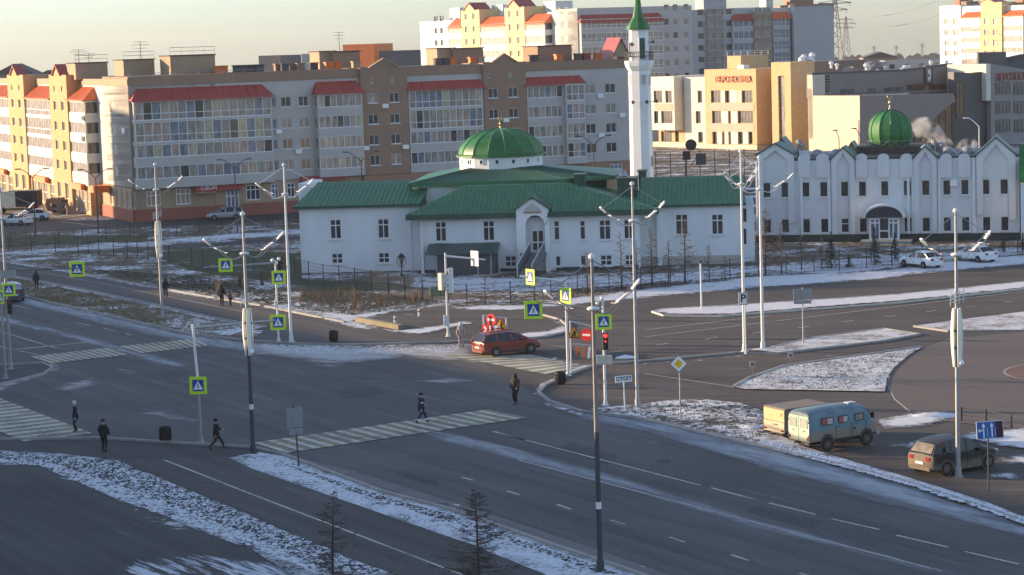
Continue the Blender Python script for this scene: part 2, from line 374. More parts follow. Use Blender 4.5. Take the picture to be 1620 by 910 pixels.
# ------------------------------------------------------------ ground, roads, snow
def sheet(name, pts, mt, z, kind='structure', inset=0.0, jag=0.0, step=1.2):
    P = [G(*p) for p in pts]
    if jag:
        Q = []; rnd = random.Random(len(pts)*7+int(pts[0][0]))
        for i, a in enumerate(P):
            b_ = P[(i+1) % len(P)]; d = b_-a; n = max(1, min(60, int(d.length/step))); nn = Vector((-d.y, d.x, 0)).normalized() if d.length > 0 else Vector((0, 0, 0))
            for k in range(n): Q.append(a+d*(k/n)+nn*rnd.uniform(-jag, jag))
        P = Q
    if inset:
        # constrained triangulation with inner points; 'edge' grows from 0 at the rim to 1 inside
        rnd = random.Random(3); Q = []
        for i, a in enumerate(P):
            b_ = P[(i+1) % len(P)]; n = max(1, int((b_-a).length/max(0.5, inset*0.6))); Q += [a.lerp(b_, k/n) for k in range(n)]
        P = Q; nb = len(P); pts_ = [Vector((p.x, p.y)) for p in P]
        xs = [p.x for p in pts_]; ys = [p.y for p in pts_]; st = max(0.45, inset*0.45, math.sqrt((max(xs)-min(xs))*(max(ys)-min(ys))/9000))
        def sd(x, y):
            ins = False; dm = 1e9; j = nb-1
            for i in range(nb):
                ax, ay, bx_, by = pts_[j].x, pts_[j].y, pts_[i].x, pts_[i].y
                if (by > y) != (ay > y) and x < (ax-bx_)*(y-by)/(ay-by)+bx_: ins = not ins
                dx, dy = bx_-ax, by-ay; l2 = dx*dx+dy*dy
                t = 0 if l2 == 0 else max(0, min(1, ((x-ax)*dx+(y-ay)*dy)/l2)); d = (ax+dx*t-x)**2+(ay+dy*t-y)**2
                if d < dm: dm = d
                j = i
            return ins, math.sqrt(dm)
        inner = []; val = []
        y = min(ys)+st/2
        while y < max(ys):
            x = min(xs)+st/2
            while x < max(xs):
                px_, py_ = x+rnd.uniform(-.25, .25)*st, y+rnd.uniform(-.25, .25)*st; ok, d = sd(px_, py_)
                if ok and d > st*0.4 and len(inner) < 6000: inner.append(Vector((px_, py_))); val.append(min(1.0, d/inset))
                x += st
            y += st
        from mathutils.geometry import delaunay_2d_cdt
        vo, eo, fo, ov, oe, of = delaunay_2d_cdt(pts_+inner, [], [list(range(nb))], 1, 1e-4)
        me = bpy.data.meshes.new(name); me.from_pydata([(v.x, v.y, z) for v in vo], [], [f if (vo[f[1]]-vo[f[0]]).cross(vo[f[2]]-vo[f[0]]) > 0 else f[::-1] for f in fo])
        at = me.attributes.new('edge', 'FLOAT', 'POINT')
        for i, o_ in enumerate(ov): at.data[i].value = val[o_[0]-nb] if (o_ and o_[0] >= nb) else 0.0
        me.materials.append(mt)
        return tag(place(name, me), kind=kind)
    bm = bmesh.new(); vs = [bm.verts.new((p.x, p.y, z)) for p in P]; f = bm.faces.new(vs)
    f.normal_update()
    if f.normal.z < 0: f.normal_flip()
    bmesh.ops.triangulate(bm, faces=bm.faces[:])
    me = bpy.data.meshes.new(name); bm.to_mesh(me); bm.free(); me.materials.append(mt)
    return tag(place(name, me), kind=kind)
RD_ANG = R(120.5)   # road runs this far off the depth axis
ASPH = asphalt('road_asphalt', (0.092, 0.088, 0.084), 0.16, 0.20, ang=RD_ANG)
ASPH2 = asphalt('side_road_asphalt', (0.082, 0.068, 0.059), 0.2, 0.22, ang=R(-14))
ASPHP = asphalt('path_asphalt', (0.078, 0.071, 0.068), 0.12, 0.15, ang=RD_ANG)
ASPHL = asphalt('car_park_asphalt', (0.060, 0.057, 0.056), 0.18, 0.15, ang=RD_ANG)
SG = snowmat('snowy_ground', 0.34, (0.14, 0.11, 0.075), 1.6)
SGL = snowmat('snowy_rough_lawn', 0.62, (0.19, 0.145, 0.10), 4.0, snow=(0.66, 0.65, 0.64), soft=0.10)
SGV = snowmat('snowy_verge', 0.46, (0.06, 0.06, 0.065), 7.0, snow=(0.58, 0.60, 0.64), soft=0.09)
SGV2 = snowmat('snowy_verge_tufts', 0.60, (0.11, 0.105, 0.095), 4.0, snow=(0.64, 0.67, 0.71), soft=0.10)
LAWN = snowmat('frosty_lawn', 0.10, (0.075, 0.085, 0.04), 1.0)
VERGE = snowmat('dry_grass_verge', 0.30, (0.17, 0.15, 0.09), 2.4)
SNOW = snowmat('snow_drift', 0.95, (0.3, 0.3, 0.3), 0.5, soft=0.2, bump=0.3)
SNOWC = snowmat('patchy_snow', 0.66, (0, 0, 0), 1.6, cut=True, bump=0.3, soft=0.07, snow=(0.68,0.69,0.71), opac=0.9)
ICE = snowmat('packed_ice', 0.74, (0, 0, 0), 1.0, snow=(0.42, 0.44, 0.47), st=(5, 0.9, 1), cut=True, bump=0.1, soft=0.16, rot=RD_ANG, opac=0.85)
ICEW = snowmat('packed_road_snow', 0.80, (0, 0, 0), 1.0, snow=(0.50, 0.49, 0.47), st=(2.5, 1.0, 1), cut=True, bump=0.2, soft=0.12, rot=R(150), opac=0.9)
SNOWB = snowmat('banked_snow', 0.92, (0, 0, 0), 1.4, cut=True, bump=0.5, soft=0.10, snow=(0.70,0.70,0.71), opac=0.96)
PLAZA = mat('plaza_paving', (0.125, 0.092, 0.075), 0.85, 0.15, 0.9, c2=(0.098, 0.078, 0.068), detail=8)
PLAZR = mat('plaza_red_paving', (0.15, 0.075, 0.06), 0.85, 0.1, 0.6)

# level town ground that falls away gently beyond the last blocks, out to the horizon
bm_ = MB(); bm_.add([(-4000, -300, 0), (4000, -300, 0), (4000, 660, 0), (-4000, 660, 0), (5000, 7500, -71), (-5000, 7500, -71)], [(0, 1, 2, 3), (3, 2, 4, 5)])
tag(bm_.build('ground', SG), kind='structure')
sheet('main_road', [(-140,430),(45,474),(300,531),(400,541),(470,545),(600,549),(740,545),(900,585),(960,600),(1010,664),(1180,702),(1330,737),(1440,766),(1560,806),(1620,828),(1750,870),(1400,1020),(1200,962),(1052,908),(943,870),(800,822),(629,768),(559,746),(448,720),(400,712),(150,694),(0,702),(-140,710)], ASPH, 0.020)
sheet('side_street', [(566,509),(621,495),(682,486),(761,487),(830,490),(1020,472),(1180,457),(1390,442),(1440,434),(1620,417),(1740,406),(1900,900),(1750,870),(1620,828),(1560,806),(1440,766),(1330,737),(1180,702),(1010,664),(905,652),(871,638),(740,560),(708,542),(560,546),(574,520)], ASPH2, 0.024)
sheet('north_path', [(-140,386),(-60,403),(0,414),(110,431),(192,447),(330,472),(420,487),(470,497),(540,511),(574,521),(671,529),(708,525),(735,541),(560,546),(465,544),(400,541),(421,518),(330,502),(247,483),(154,463),(16,437),(-60,423),(-140,408)], ASPHP, 0.028)
sheet('sidewalk', [(-140,705),(0,698),(150,696),(400,708),(450,719),(405,722),(361,725),(184,729),(100,719),(0,713),(-140,712)], ASPHL, 0.028)
sheet('south_path', [(184,728),(361,724),(400,743),(744,862),(900,925),(1060,1010),(800,1010),(629,910),(527,875),(400,817)], ASPHP, 0.032)
sheet('car_park', [(-140,735),(60,737),(110,752),(180,790),(250,812),(300,835),(400,872),(560,960),(640,1010),(-300,1010)], ASPHL, 0.020)
sheet('left_verge', [(-140,712),(0,713),(100,719),(184,729),(400,818),(527,876),(640,925),(800,1010),(620,1010),(400,872),(300,835),(250,812),(180,790),(110,752),(60,737),(-140,735)], SGV, 0.036)
sheet('verge_snow_edge', [(60,736),(110,750),(180,788),(250,810),(300,833),(400,868),(430,885),(330,862),(250,832),(190,806),(120,768),(60,748)], SNOWC, 0.040, inset=1.0)
sheet('tracked_snow', [(200,882),(240,874),(310,868),(420,880),(500,895),(600,960),(400,1010),(120,1000),(170,905)], snowmat('tracked_snow_surface', 0.52, (0,0,0), 1.6, st=(4.0, 0.45, 1), snow=(0.62,0.65,0.70), cut=True, rot=R(-55), soft=0.05), 0.040, inset=1.5)
sheet('road_verge', [(363,725),(410,716),(450,723),(604,781),(719,811),(860,861),(1000,908),(1150,965),(1060,1010),(900,925),(744,862),(400,743)], SGV2, 0.036)
sheet('gutter', [(448,720),(559,746),(629,768),(800,822),(943,870),(1052,908),(1200,962),(1150,965),(1000,908),(860,861),(719,811),(604,781),(450,723)], mat('concrete_gutter', (0.15,0.14,0.13), 0.9, 0.15, 0.6), 0.028)
sheet('gutter_snow', [(540,741),(629,767),(800,821),(943,869),(1052,907),(1150,940),(1148,945),(1048,912),(938,874),(798,826),(628,772),(545,747)], SNOWC, 0.034, inset=0.12)
sheet('north_verge', [(-140,412),(-60,427),(16,440),(154,466),(247,486),(330,505),(421,519),(360,532),(300,529),(160,497),(45,471),(-140,426)], VERGE, 0.036)
sheet('verge_snow', [(270,497),(330,506),(421,519),(362,531),(300,527),(250,515)], SNOWC, 0.040, inset=0.5)
sheet('path_edge_snow', [(-60,424),(16,437),(154,463),(247,483),(330,502),(421,517),(415,521),(328,507),(245,488),(152,467),(14,440),(-60,427)], SNOWC, 0.044, inset=0.15)
sheet('path_edge_snow', [(-60,399),(0,411),(110,428),(192,444),(330,468),(420,484),(470,494),(545,510),(540,514),(466,498),(416,488),(326,474),(190,449),(108,433),(0,416),(-60,404)], SNOWC, 0.046, inset=0.15)
sheet('bank_snow', [(400,487),(480,478),(560,492),(640,481),(690,480),(640,491),(566,507),(600,522),(671,530),(560,521),(470,497)], SNOWC, 0.046, inset=0.5)
sheet('road_ice', [(-60,446),(45,470),(160,496),(300,529),(400,543),(470,547),(470,560),(380,556),(290,543),(150,511),(45,484),(-60,458)], ICE, 0.040, inset=0.9)
sheet('corner_snow', [(395,543),(470,546),(620,549),(735,544),(770,549),(762,568),(700,572),(640,566),(560,578),(523,586),(463,571),(406,562),(370,552)], ICEW, 0.044, inset=2.2)
sheet('road_ice', [(-60,490),(0,500),(60,514),(130,530),(200,550),(300,578),(290,584),(250,577),(195,561),(125,542),(50,522),(0,510),(-60,500)], ICE, 0.044, inset=0.8)
sheet('road_ice', [(640,672),(740,692),(830,715),(1000,762),(1190,822),(1490,900),(1640,945),(1640,955),(1490,912),(1190,838),(1000,778),(820,732),(700,700)], ICE, 0.040, inset=0.9)
sheet('side_ice', [(870,638),(925,654),(1010,664),(1180,702),(1330,738),(1440,768),(1560,810),(1620,834),(1750,880),(1750,900),(1620,850),(1470,810),(1260,752),(1200,737),(1020,683),(920,664)], snowmat('verge_ice', 0.98, (0,0,0), 1.0, snow=(0.40,0.43,0.47), st=(6,0.9,1), cut=True, bump=0.1, soft=0.12, rot=RD_ANG, opac=0.92), 0.040, inset=1.6)
for i, pl in enumerate([[(1060,672),(1130,690),(1180,708),(1170,713),(1110,700),(1050,680)], [(1180,722),(1260,740),(1290,760),(1250,757),(1190,738)], [(1000,690),(1040,695),(1075,712),(1020,706)], [(1330,770),(1420,790),(1470,812),(1400,800),(1330,780)],
        [(940,668),(985,676),(980,682),(942,675)], [(220,655),(262,648),(300,662),(350,680),(300,672),(240,662)], [(70,615),(120,603),(145,599),(175,608),(140,617),(90,622)], [(180,583),(215,588),(228,594),(200,593)],
        [(242,602),(258,600),(260,604),(246,605)], [(210,632),(230,631),(230,635),(212,635)], [(715,565),(750,561),(790,571),(750,576)], [(655,604),(720,598),(770,603),(700,609)], [(580,602),(612,604),(608,608),(585,607)],
        [(-20,598),(40,588),(85,574),(98,582),(84,592),(40,606),(-20,628)], [(360,582),(385,580),(420,588),(400,594)], [(470,600),(510,604),(505,608),(475,606)]]):
    sheet('ice_patch', pl, ICE if i < 5 else ICEW, 0.046, inset=1.3)
sheet('traffic_island', [(-60,585),(0,580),(66,577),(82,583),(70,592),(30,602),(0,609),(-60,625)], ASPHL, 0.05)
# left far: street and snowy path by the flats
sheet('upper_street', [(-140,352),(0,350),(150,349),(330,343),(500,335),(500,345),(330,356),(150,363),(0,369),(-140,376)], ASPHL, 0.020)
sheet('snow_strip', [(-140,404),(0,399),(190,386),(330,373),(500,360),(500,369),(330,383),(190,393),(0,405),(-140,410)], SNOWC, 0.030, inset=0.8)
sheet('upper_lane', [(180,395),(330,385),(500,371),(500,377),(330,391),(180,400)], ASPHL, 0.020)
sheet('lawn', [(235,402),(330,393),(478,402),(478,442),(640,449),(700,455),(560,462),(420,445),(300,428)], LAWN, 0.020)
sheet('lawn', [(-80,372),(0,376),(120,374),(240,370),(230,382),(100,386),(0,392),(-80,394)], LAWN, 0.020)
sheet('yard_snow', [(640,440),(650,436),(830,440),(1040,432),(1190,424),(1200,432),(1060,446),(880,462),(740,462),(640,455)], SNOWC, 0.024, inset=1.0)
# east side snow banks and lawns
sheet('snow_bank', [(700,488),(761,484),(830,483),(960,466),(1020,459),(1190,438),(1390,430),(1480,416),(1640,402),(1740,394),(1740,404),(1620,419),(1440,436),(1390,443),(1180,458),(1020,473),(830,492),(740,491)], SNOWB, 0.060, inset=1.6)
sheet('yard_snow', [(1030,440),(1200,423),(1290,414),(1420,402),(1640,392),(1640,402),(1480,416),(1390,430),(1190,438),(1040,452)], SNOWC, 0.03, inset=1.0)
sheet('median_snow', [(1032,495),(1050,491),(1180,484),(1420,468),(1640,445),(1740,436),(1740,446),(1640,456),(1420,480),(1300,489),(1140,501),(1050,500)], SNOWB, 0.15, inset=1.0)
sheet('snow_island', [(1180,556),(1222,551),(1290,536),(1398,522),(1455,531),(1400,540),(1300,552),(1230,560)], SGL, 0.12)
sheet('snow_island', [(1446,518),(1520,508),(1640,493),(1740,482),(1740,512),(1620,524),(1500,525)], SGL, 0.12)
sheet('snowy_lawn', [(1160,614),(1185,600),(1240,582),(1340,568),(1458,552),(1437,564),(1413,585),(1403,602),(1400,622),(1300,620),(1180,618)], SGL, 0.10)
sheet('roadside_lawn', [(917,654),(940,648),(1000,643),(1060,636),(1110,634),(1170,640),(1215,655),(1222,684),(1260,704),(1340,732),(1440,760),(1330,738),(1180,703),(1010,663)], snowmat('roadside_lawn_surface', 0.52, (0.10,0.085,0.065), 3.0, snow=(0.74,0.75,0.78)), 0.10)
sheet('kerb_snow', [(1215,692),(1330,728),(1440,760),(1560,798),(1620,822),(1740,862),(1740,880),(1620,832),(1560,808),(1440,770),(1330,740),(1200,706)], SGV2, 0.12)
sheet('ploughed_snow', [(1385,668),(1440,656),(1470,652),(1500,668),(1460,678),(1400,680)], SNOWB, 0.10, inset=1.0)
sheet('ploughed_snow', [(1490,700),(1530,686),(1620,680),(1700,690),(1700,722),(1620,712),(1580,708),(1540,698)], SNOWB, 0.10, inset=1.0)
sheet('ploughed_snow', [(1575,726),(1640,718),(1700,722),(1700,742),(1620,740),(1590,738)], SNOWB, 0.10, inset=1.0)
for pl in [[(1380,706),(1460,698),(1500,700),(1440,712)], [(1395,740),(1450,738),(1430,748)], [(1545,752),(1610,746),(1640,760),(1580,764)], [(1290,560),(1340,566),(1330,572)], [(1042,591),(1066,593),(1062,596),(1044,595)], [(1115,602),(1138,603),(1134,607),(1118,606)], [(832,603),(860,600),(850,606)], [(880,619),(900,618),(902,623),(882,624)],
        [(860,569),(885,563),(900,567),(870,574)], [(930,586),(1010,575),(1100,570),(1160,563),(1220,561),(1100,574),(1010,580)]]:
    sheet('snow_patch', pl, SNOWC, 0.064, inset=0.7)
sheet('kerb_ice', [(936,581),(905,591),(862,612),(851,622),(870,638),(925,656),(918,660),(864,642),(844,624),(856,608),(900,587),(930,577)], SNOWB, 0.056, inset=0.35)
sheet('crescent_snow', [(861,501),(885,508),(898,516),(896,526),(860,534),(820,536),(760,545),(830,527),(868,524),(884,517)], SNOWB, 0.05, inset=0.7)
sheet('triangle_snow', [(570,512),(610,520),(636,524),(700,516),(728,509),(765,511),(740,515),(700,523),(671,531),(620,528),(585,520)], SNOWB, 0.08, inset=0.9)
sheet('plaza', [(1740,508),(1620,526),(1503,537),(1437,564),(1413,585),(1404,608),(1416,632),(1440,652),(1500,668),(1620,682),(1740,694)], PLAZA, 0.05)
# the red disc of the plaza and its pale ring
pc = G(1703, 590); bb = MB(); n = 48
bb.poly([(pc.x+4.2*math.cos(2*math.pi*k/n), pc.y+4.2*math.sin(2*math.pi*k/n), 0.058) for k in range(n)]); tag(bb.build('plaza_disc', PLAZR), kind='structure')
bb = MB()
for k in range(n):
    a, b_ = 2*math.pi*k/n, 2*math.pi*(k+1)/n
    bb.quad(*[(pc.x+r_*math.cos(t), pc.y+r_*math.sin(t), 0.062) for r_, t in ((4.2, a), (4.38, a), (4.38, b_), (4.2, b_))])
tag(bb.build('plaza_ring', mat('worn_ring_stone', (0.26,0.24,0.22), 0.9, 0.2, 2)), kind='structure')
bb = MB()
# kerbs: real steps along the carriageway edges
KERB = mat('kerb_concrete', (0.30, 0.29, 0.27), 0.9, 0.15, 1.5)
def kerb(pts, w_=0.18, h=0.13, z=0.02, mt=None):
    P = [G(*p) for p in pts]; b = MB(); L_ = []; R_ = []
    for i, p in enumerate(P):
        t = (P[min(i+1, len(P)-1)]-P[max(i-1, 0)]).normalized(); nn = Vector((-t.y, t.x, 0)); L_.append(p+nn*w_/2); R_.append(p-nn*w_/2)
    for i in range(len(P)-1):
        a, c, d, e = L_[i], L_[i+1], R_[i+1], R_[i]; up = Vector((0, 0, h+z))
        b.quad(a+up, c+up, d+up, e+up); b.quad(a, c, c+up, a+up); b.quad(e, e+up, d+up, d)
    for q in ((L_[0], R_[0]), (L_[-1], R_[-1])): b.quad(q[0], q[1], q[1]+Vector((0,0,h+z)), q[0]+Vector((0,0,h+z)))
    return tag(b.build('kerb', mt or KERB), kind='structure')
kerb([(-60,446),(45,472),(160,498),(300,530),(400,541),(470,545),(560,547),(708,543),(735,541)])
kerb([(940,580),(905,592),(862,612),(852,623),(870,637),(925,654),(1010,663),(1180,702),(1330,738),(1440,767),(1560,807),(1620,829),(1740,870)])
kerb([(0,697),(150,695),(400,710),(448,721),(604,780),(719,810),(860,860),(1000,907),(1150,962)])
kerb([(966,577),(1020,573),(1165,560),(1230,561),(1300,553),(1400,541),(1455,531),(1398,522),(1290,536),(1222,551)])
kerb([(1160,614),(1185,600),(1240,581),(1340,567),(1458,551)]); kerb([(1446,518),(1500,526),(1620,525)])
kerb([(1640,446),(1420,468),(1180,484),(1050,491),(1032,495),(1050,501),(1140,502),(1300,490),(1420,481),(1640,457)], mt=mat('pale_kerb', (0.5,0.48,0.42), 0.9, 0.1, 1))
kerb([(860,500),(886,507),(897,516),(895,527),(860,535),(822,538)]); kerb([(1503,537),(1437,564),(1413,585),(1404,608),(1416,632),(1440,652)], h=0.02, w_=0.12)
kerb([(-60,584),(0,579),(66,576),(83,583),(70,593),(30,603),(0,610),(-60,626)], mt=KERB)
kerb([(0,412.5),(110,429.5),(192,446),(330,471),(420,486),(470,496),(545,511)]); kerb([(0,434),(154,464),(247,484),(330,503),(421,519)])

# painted markings
PAINT = snowmat('worn_road_paint', 0.74, (0.14, 0.14, 0.14), 2.5, snow=(0.58, 0.56, 0.47), soft=0.15, bump=0)
PAINTY = snowmat('worn_yellow_paint', 0.60, (0.15, 0.145, 0.12), 2.5, snow=(0.33, 0.31, 0.19), soft=0.15, bump=0)
def stripe_line(a, b, w_, z=0.036, mt=None, name='lane_line'):
    A, B_ = G(*a), G(*b); t = (B_-A).normalized(); nn = Vector((-t.y, t.x, 0))*w_/2
    q = MB().quad((A+nn)[:2]+(z,) if False else (A.x+nn.x, A.y+nn.y, z), (B_.x+nn.x, B_.y+nn.y, z), (B_.x-nn.x, B_.y-nn.y, z), (A.x-nn.x, A.y-nn.y, z))
    return tag(q.build(name, mt or PAINT), kind='structure')
for a, b in [((1125,773),(1193,791)),((1217,797),(1290,815)),((1315,822),(1391,839)),((1418,848),(1500,867)),((1527,874),(1612,894)),((780,684),(1108,769)),
             ((802,778),(822,784)),((881,799),(903,807)),((966,824),(989,831)),((1059,851),(1083,859)),((1157,879),(1184,888)),((731,756),(748,761)),((1265,908),(1295,917)),
             ((117,510),(143,516)),((163,520),(184,525)),((199,528),(207,531)),((20,483),(48,489)),((0,525),(90,552)),((0,549),(60,562))]:
    stripe_line(a, b, 0.14)
stripe_line((820,729),(1490,905), 0.13); stripe_line((20,554),(140,542), 0.35); stripe_line((780,683),(830,697), 0.14)
for a, b in [((1038,547),(1057,544)),((1116,538),(1134,534)),((1190,529),(1204,526)),((1262,520),(1280,517)),((1331,510),(1350,508)),((1400,502),(1417,500)),((1465,494),(1482,492)),((1528,487),(1543,485)),((1588,479),(1603,478)),
             ((1020,534),(1300,500)),((1300,500),(1700,452)),((1020,523),(1217,500)),((1260,493),(1310,488)),((640,498),(655,499)),((690,502),(704,501)),((950,560),(985,556)),((780,536),(893,549))]:
    stripe_line(a, b, 0.14, z=0.040)
stripe_line((260,729),(400,784), 0.12, z=0.044, name='path_line'); stripe_line((400,784),(760,922), 0.12, z=0.044, name='path_line')
stripe_line((19,423),(165,450), 0.1, z=0.05, name='path_line'); stripe_line((165,450),(400,497), 0.1, z=0.05, name='path_line')
stripe_line((1020,592),(1160,613), 0.16, z=0.034, mt=KERB, name='paving_seam')
stripe_line((96,351),(154,358), 0.25, z=0.03, name='lane_line')
def zebra(A, B, D, C, n, fill, mats_, label=None, z=0.050):
    """stripes from edge AB to edge DC"""
    A, B, C, D = (G(*q) for q in (A, B, C, D))
    o = empty('crosswalk', (0, 0, 0), kind='structure')
    for i in range(n):
        t0, t1 = (i+0.5-fill/2)/n, (i+0.5+fill/2)/n
        p = [A.lerp(B, t0), A.lerp(B, t1), D.lerp(C, t1), D.lerp(C, t0)]
        MB().quad(*[(q.x, q.y, z) for q in p]).build('stripe', mats_[i % len(mats_)], o)
    return o
zebra((400,702),(772,649),(452,718),(836,662), 36, 0.92, [PAINT, PAINTY])
zebra((711,564),(863,593),(838,562),(930,580), 16, 0.95, [PAINTY, PAINT])
zebra((48,565),(172,551),(82,576),(206,562), 22, 0.9, [PAINT, PAINTY]); zebra((186,549),(308,537),(220,560),(330,548), 22, 0.9, [PAINTY, PAINT])
_a, _d = G(38, 700), G(146, 687); _u = (G(0, 634)-G(112, 677)).normalized()*26
def zebra_w(A, B, D, C, n, fill, mats_, z=0.050):
    o = empty('crosswalk', (0, 0, 0), kind='structure')
    for i in range(n):
        t0, t1 = (i+0.5-fill/2)/n, (i+0.5+fill/2)/n
        MB().quad(*[(q.x, q.y, z) for q in (A.lerp(B, t0), A.lerp(B, t1), D.lerp(C, t1), D.lerp(C, t0))]).build('stripe', mats_[i % len(mats_)], o)
zebra_w(_a, _a+_u, _d, _d+_u, 40, 0.95, [PAINT, PAINTY])
# manhole covers let into the carriageway
for px, py in ((560, 690), (300, 610), (1050, 730), (700, 800), (1100, 600), (330, 770), (1330, 600), (860, 720), (620, 870)):
    q = G(px, py); mo_ = MB().lathe([(0.33, 0), (0.33, 0.012), (0.30, 0.012), (0.29, 0.004), (0.0, 0.004)], 18).build('manhole_cover', mat('cast_iron', (0.045, 0.042, 0.04), 0.7, 0.2, 6), None, (q.x, q.y, 0.034)); tag(mo_, kind='structure')
# bitumen repairs and sealed joints
PATCH = asphalt('asphalt_patch', (0.070, 0.069, 0.068), 0.1, 0.1, ang=RD_ANG)
for pl in ([(520,620),(585,612),(610,622),(545,631)], [(900,700),(980,722),(960,735),(880,712)], [(1040,610),(1090,606),(1110,616),(1050,621)], [(250,590),(285,586),(300,592),(262,597)], [(640,742),(700,758),(690,768),(628,751)], [(1200,800),(1300,826),(1285,838),(1180,810)]): sheet('asphalt_repair', pl, PATCH, 0.032)
# sealed cracks and joints in the carriageway
TAR = mat('tar_seal', (0.028, 0.028, 0.030), 0.6, 0)
def crack(pts, w_=0.05):
    P = [G(*q_) for q_ in pts]; Q = []; rnd = random.Random(int(pts[0][0]))
    for a, c in zip(P[:-1], P[1:]):
        n = max(2, int((c-a).length/0.8))
        for k in range(n): Q.append(a.lerp(c, k/n)+Vector((rnd.uniform(-.12, .12), rnd.uniform(-.12, .12), 0)))
    Q.append(P[-1]); b = MB()
    for i in range(len(Q)-1):
        t = (Q[i+1]-Q[i]).normalized(); nn = Vector((-t.y, t.x, 0))*w_*rnd.uniform(.3, .7); A_, C_ = Q[i], Q[i+1]
        b.quad((A_.x+nn.x, A_.y+nn.y, .0325), (C_.x+nn.x, C_.y+nn.y, .0325), (C_.x-nn.x, C_.y-nn.y, .0325), (A_.x-nn.x, A_.y-nn.y, .0325))
    tag(b.build('crack', TAR), kind='structure')
for pts in ([(430,610),(560,640),(640,655)], [(700,720),(820,755),(960,800),(1100,835)], [(200,600),(330,625),(420,650)], [(560,760),(700,800),(860,850)], [(1000,690),(1100,712),(1240,750)], [(640,600),(700,625),(760,640)], [(90,560),(200,590),(260,620)], [(1180,770),(1240,800),(1330,870)], [(480,580),(530,600),(545,640)], [(900,760),(930,800),(990,850)], [(1300,850),(1450,890),(1560,930)]): crack(pts)

# ------------------------------------------------------------ buildings
def lean_roof(B, o, rz, w_, d, zl, zh, hip, mt, name='bay_roof', ov=0.3, parent=None):
    """pitched bay roof: canonical x along the wall 0..w, y into the building; o = local origin at the wall's front-left"""
    b = MB(); x0, x1 = -ov, w_+ov; y0, y1 = -ov, d
    a, b1, c, e = (x0, y0, zl), (x1, y0, zl), (x1-hip, y1, zh), (x0+hip, y1, zh); g, h = (x1, y1, zl), (x0, y1, zl)
    b.quad(a, b1, c, e); b.add([b1, g, c], [(0, 1, 2)]); b.add([a, e, h], [(0, 1, 2)]); b.quad(h, g, b1, a)
    b.quad(e, c, g, h)
    b.box(x0-0.04, x1+0.04, y0-0.06, y0+0.1, zl-0.14, zl+0.02)
    ob = b.build(name, mt, parent or B.root, o, rz)
    n = max(2, int(w_/1.05)); L = math.hypot(d+ov, zh-zl)
    r = MB()
    for i in range(n+1):
        x = x0+(x1-x0)*i/n; xt = max(x0+hip, min(x1-hip, x))
        t = 1.0 if x0+hip <= x <= x1-hip else (x-x0)/hip if x < x0+hip else (x1-x)/hip
        if t <= 0.02: continue
        p, q = Vector((x, y0, zl)), Vector((x, y0+(y1-y0)*t, zl+(zh-zl)*t))
        r.tube([p+Vector((0, 0, 0.03)), q+Vector((0, 0, 0.03))], 0.05, 4)
    tag(r.build('roof_seam', mt, ob), kind='stuff')
    return ob
PANES = [GLASS, GLASSL, GLASSP, GLASSL, GLASSY, GLASSP, GLASSL, GLASSB]
def bay(B, x0, x1, y0, y1, z0, z1, rows, mt, ends='r', cellw=0.95, panes=None, face='f', split=True, fr=None, name='balcony', endrows=None):
    """glazed balcony stack: parapet block with a long window per floor"""
    wins = []
    if face == 'f':
        cx, cw = (x0+x1)/2, (x1-x0)-0.2; n = max(2, round(cw/cellw))
        for (za, zb, low) in rows:
            ps = [random.choice(panes or PANES) for _ in range(n)]
            wins.append(dict(face='f', a=cx, z=za, w=cw, h=zb-za, cols=n, rows=2 if low else 1, low=low, pm=ps, split=split, name='balcony_window', t=0.09))
            for e_ in ends: wins.append(dict(face=e_, a=(y0+min(y1, y0+2.2))/2+0.05, z=za, w=min(1.4, y1-y0-0.3), h=zb-za, cols=1, rows=1, pm=ps[0], name='balcony_window', t=0.09))
    else:
        cy, cw = (y0+y1)/2, (y1-y0)-0.2; n = max(2, round(cw/cellw))
        for (za, zb, low) in rows:
            ps = [random.choice(panes or PANES) for _ in range(n)]
            wins.append(dict(face='l', a=cy, z=za, w=cw, h=zb-za, cols=n, rows=2 if low else 1, low=low, pm=ps, split=split, name='balcony_window', t=0.12))
            wins.append(dict(face='f', a=(x0+x1)/2, z=za, w=x1-x0-0.3, h=zb-za, cols=1, pm=GLASS, name='balcony_window'))
    return B.wall(name, x0, x1, y0, y1, z0, z1, mt, wins, rd=0.12)
def gable(B, x0, x1, y0, y1, z, zp, mt, rmt, face='f', name='gable', ov=0.25):
    """small pediment with a pitched roof behind"""
    b = MB()
    if face == 'f': b.prism([(x0, z), (x1, z), ((x0+x1)/2, zp)], 'y', y0, y1)
    else: b.prism([(y0, z), (y1, z), ((y0+y1)/2, zp)], 'x', x0, x1)
    g = b.build(name, mt, B.root); r = MB()
    for sgn in (0, 1):
        if face == 'f':
            xm = (x0+x1)/2; xa = x0-ov if sgn == 0 else x1+ov; za = z-ov*(zp-z)/((x1-x0)/2)
            pts = [(xa, za), (xm, zp), (xm, zp+0.16), (xa, za+0.16)]; r.prism(pts, 'y', y0-ov, y1)
        else:
            ym = (y0+y1)/2; ya = y0-ov if sgn == 0 else y1+ov; za = z-ov*(zp-z)/((y1-y0)/2)
            pts = [(ya, za), (ym, zp), (ym, zp+0.16), (ya, za+0.16)]; r.prism(pts, 'x', x0-ov, x1)
    r.build('gable_roof', rmt, B.root)
    return g
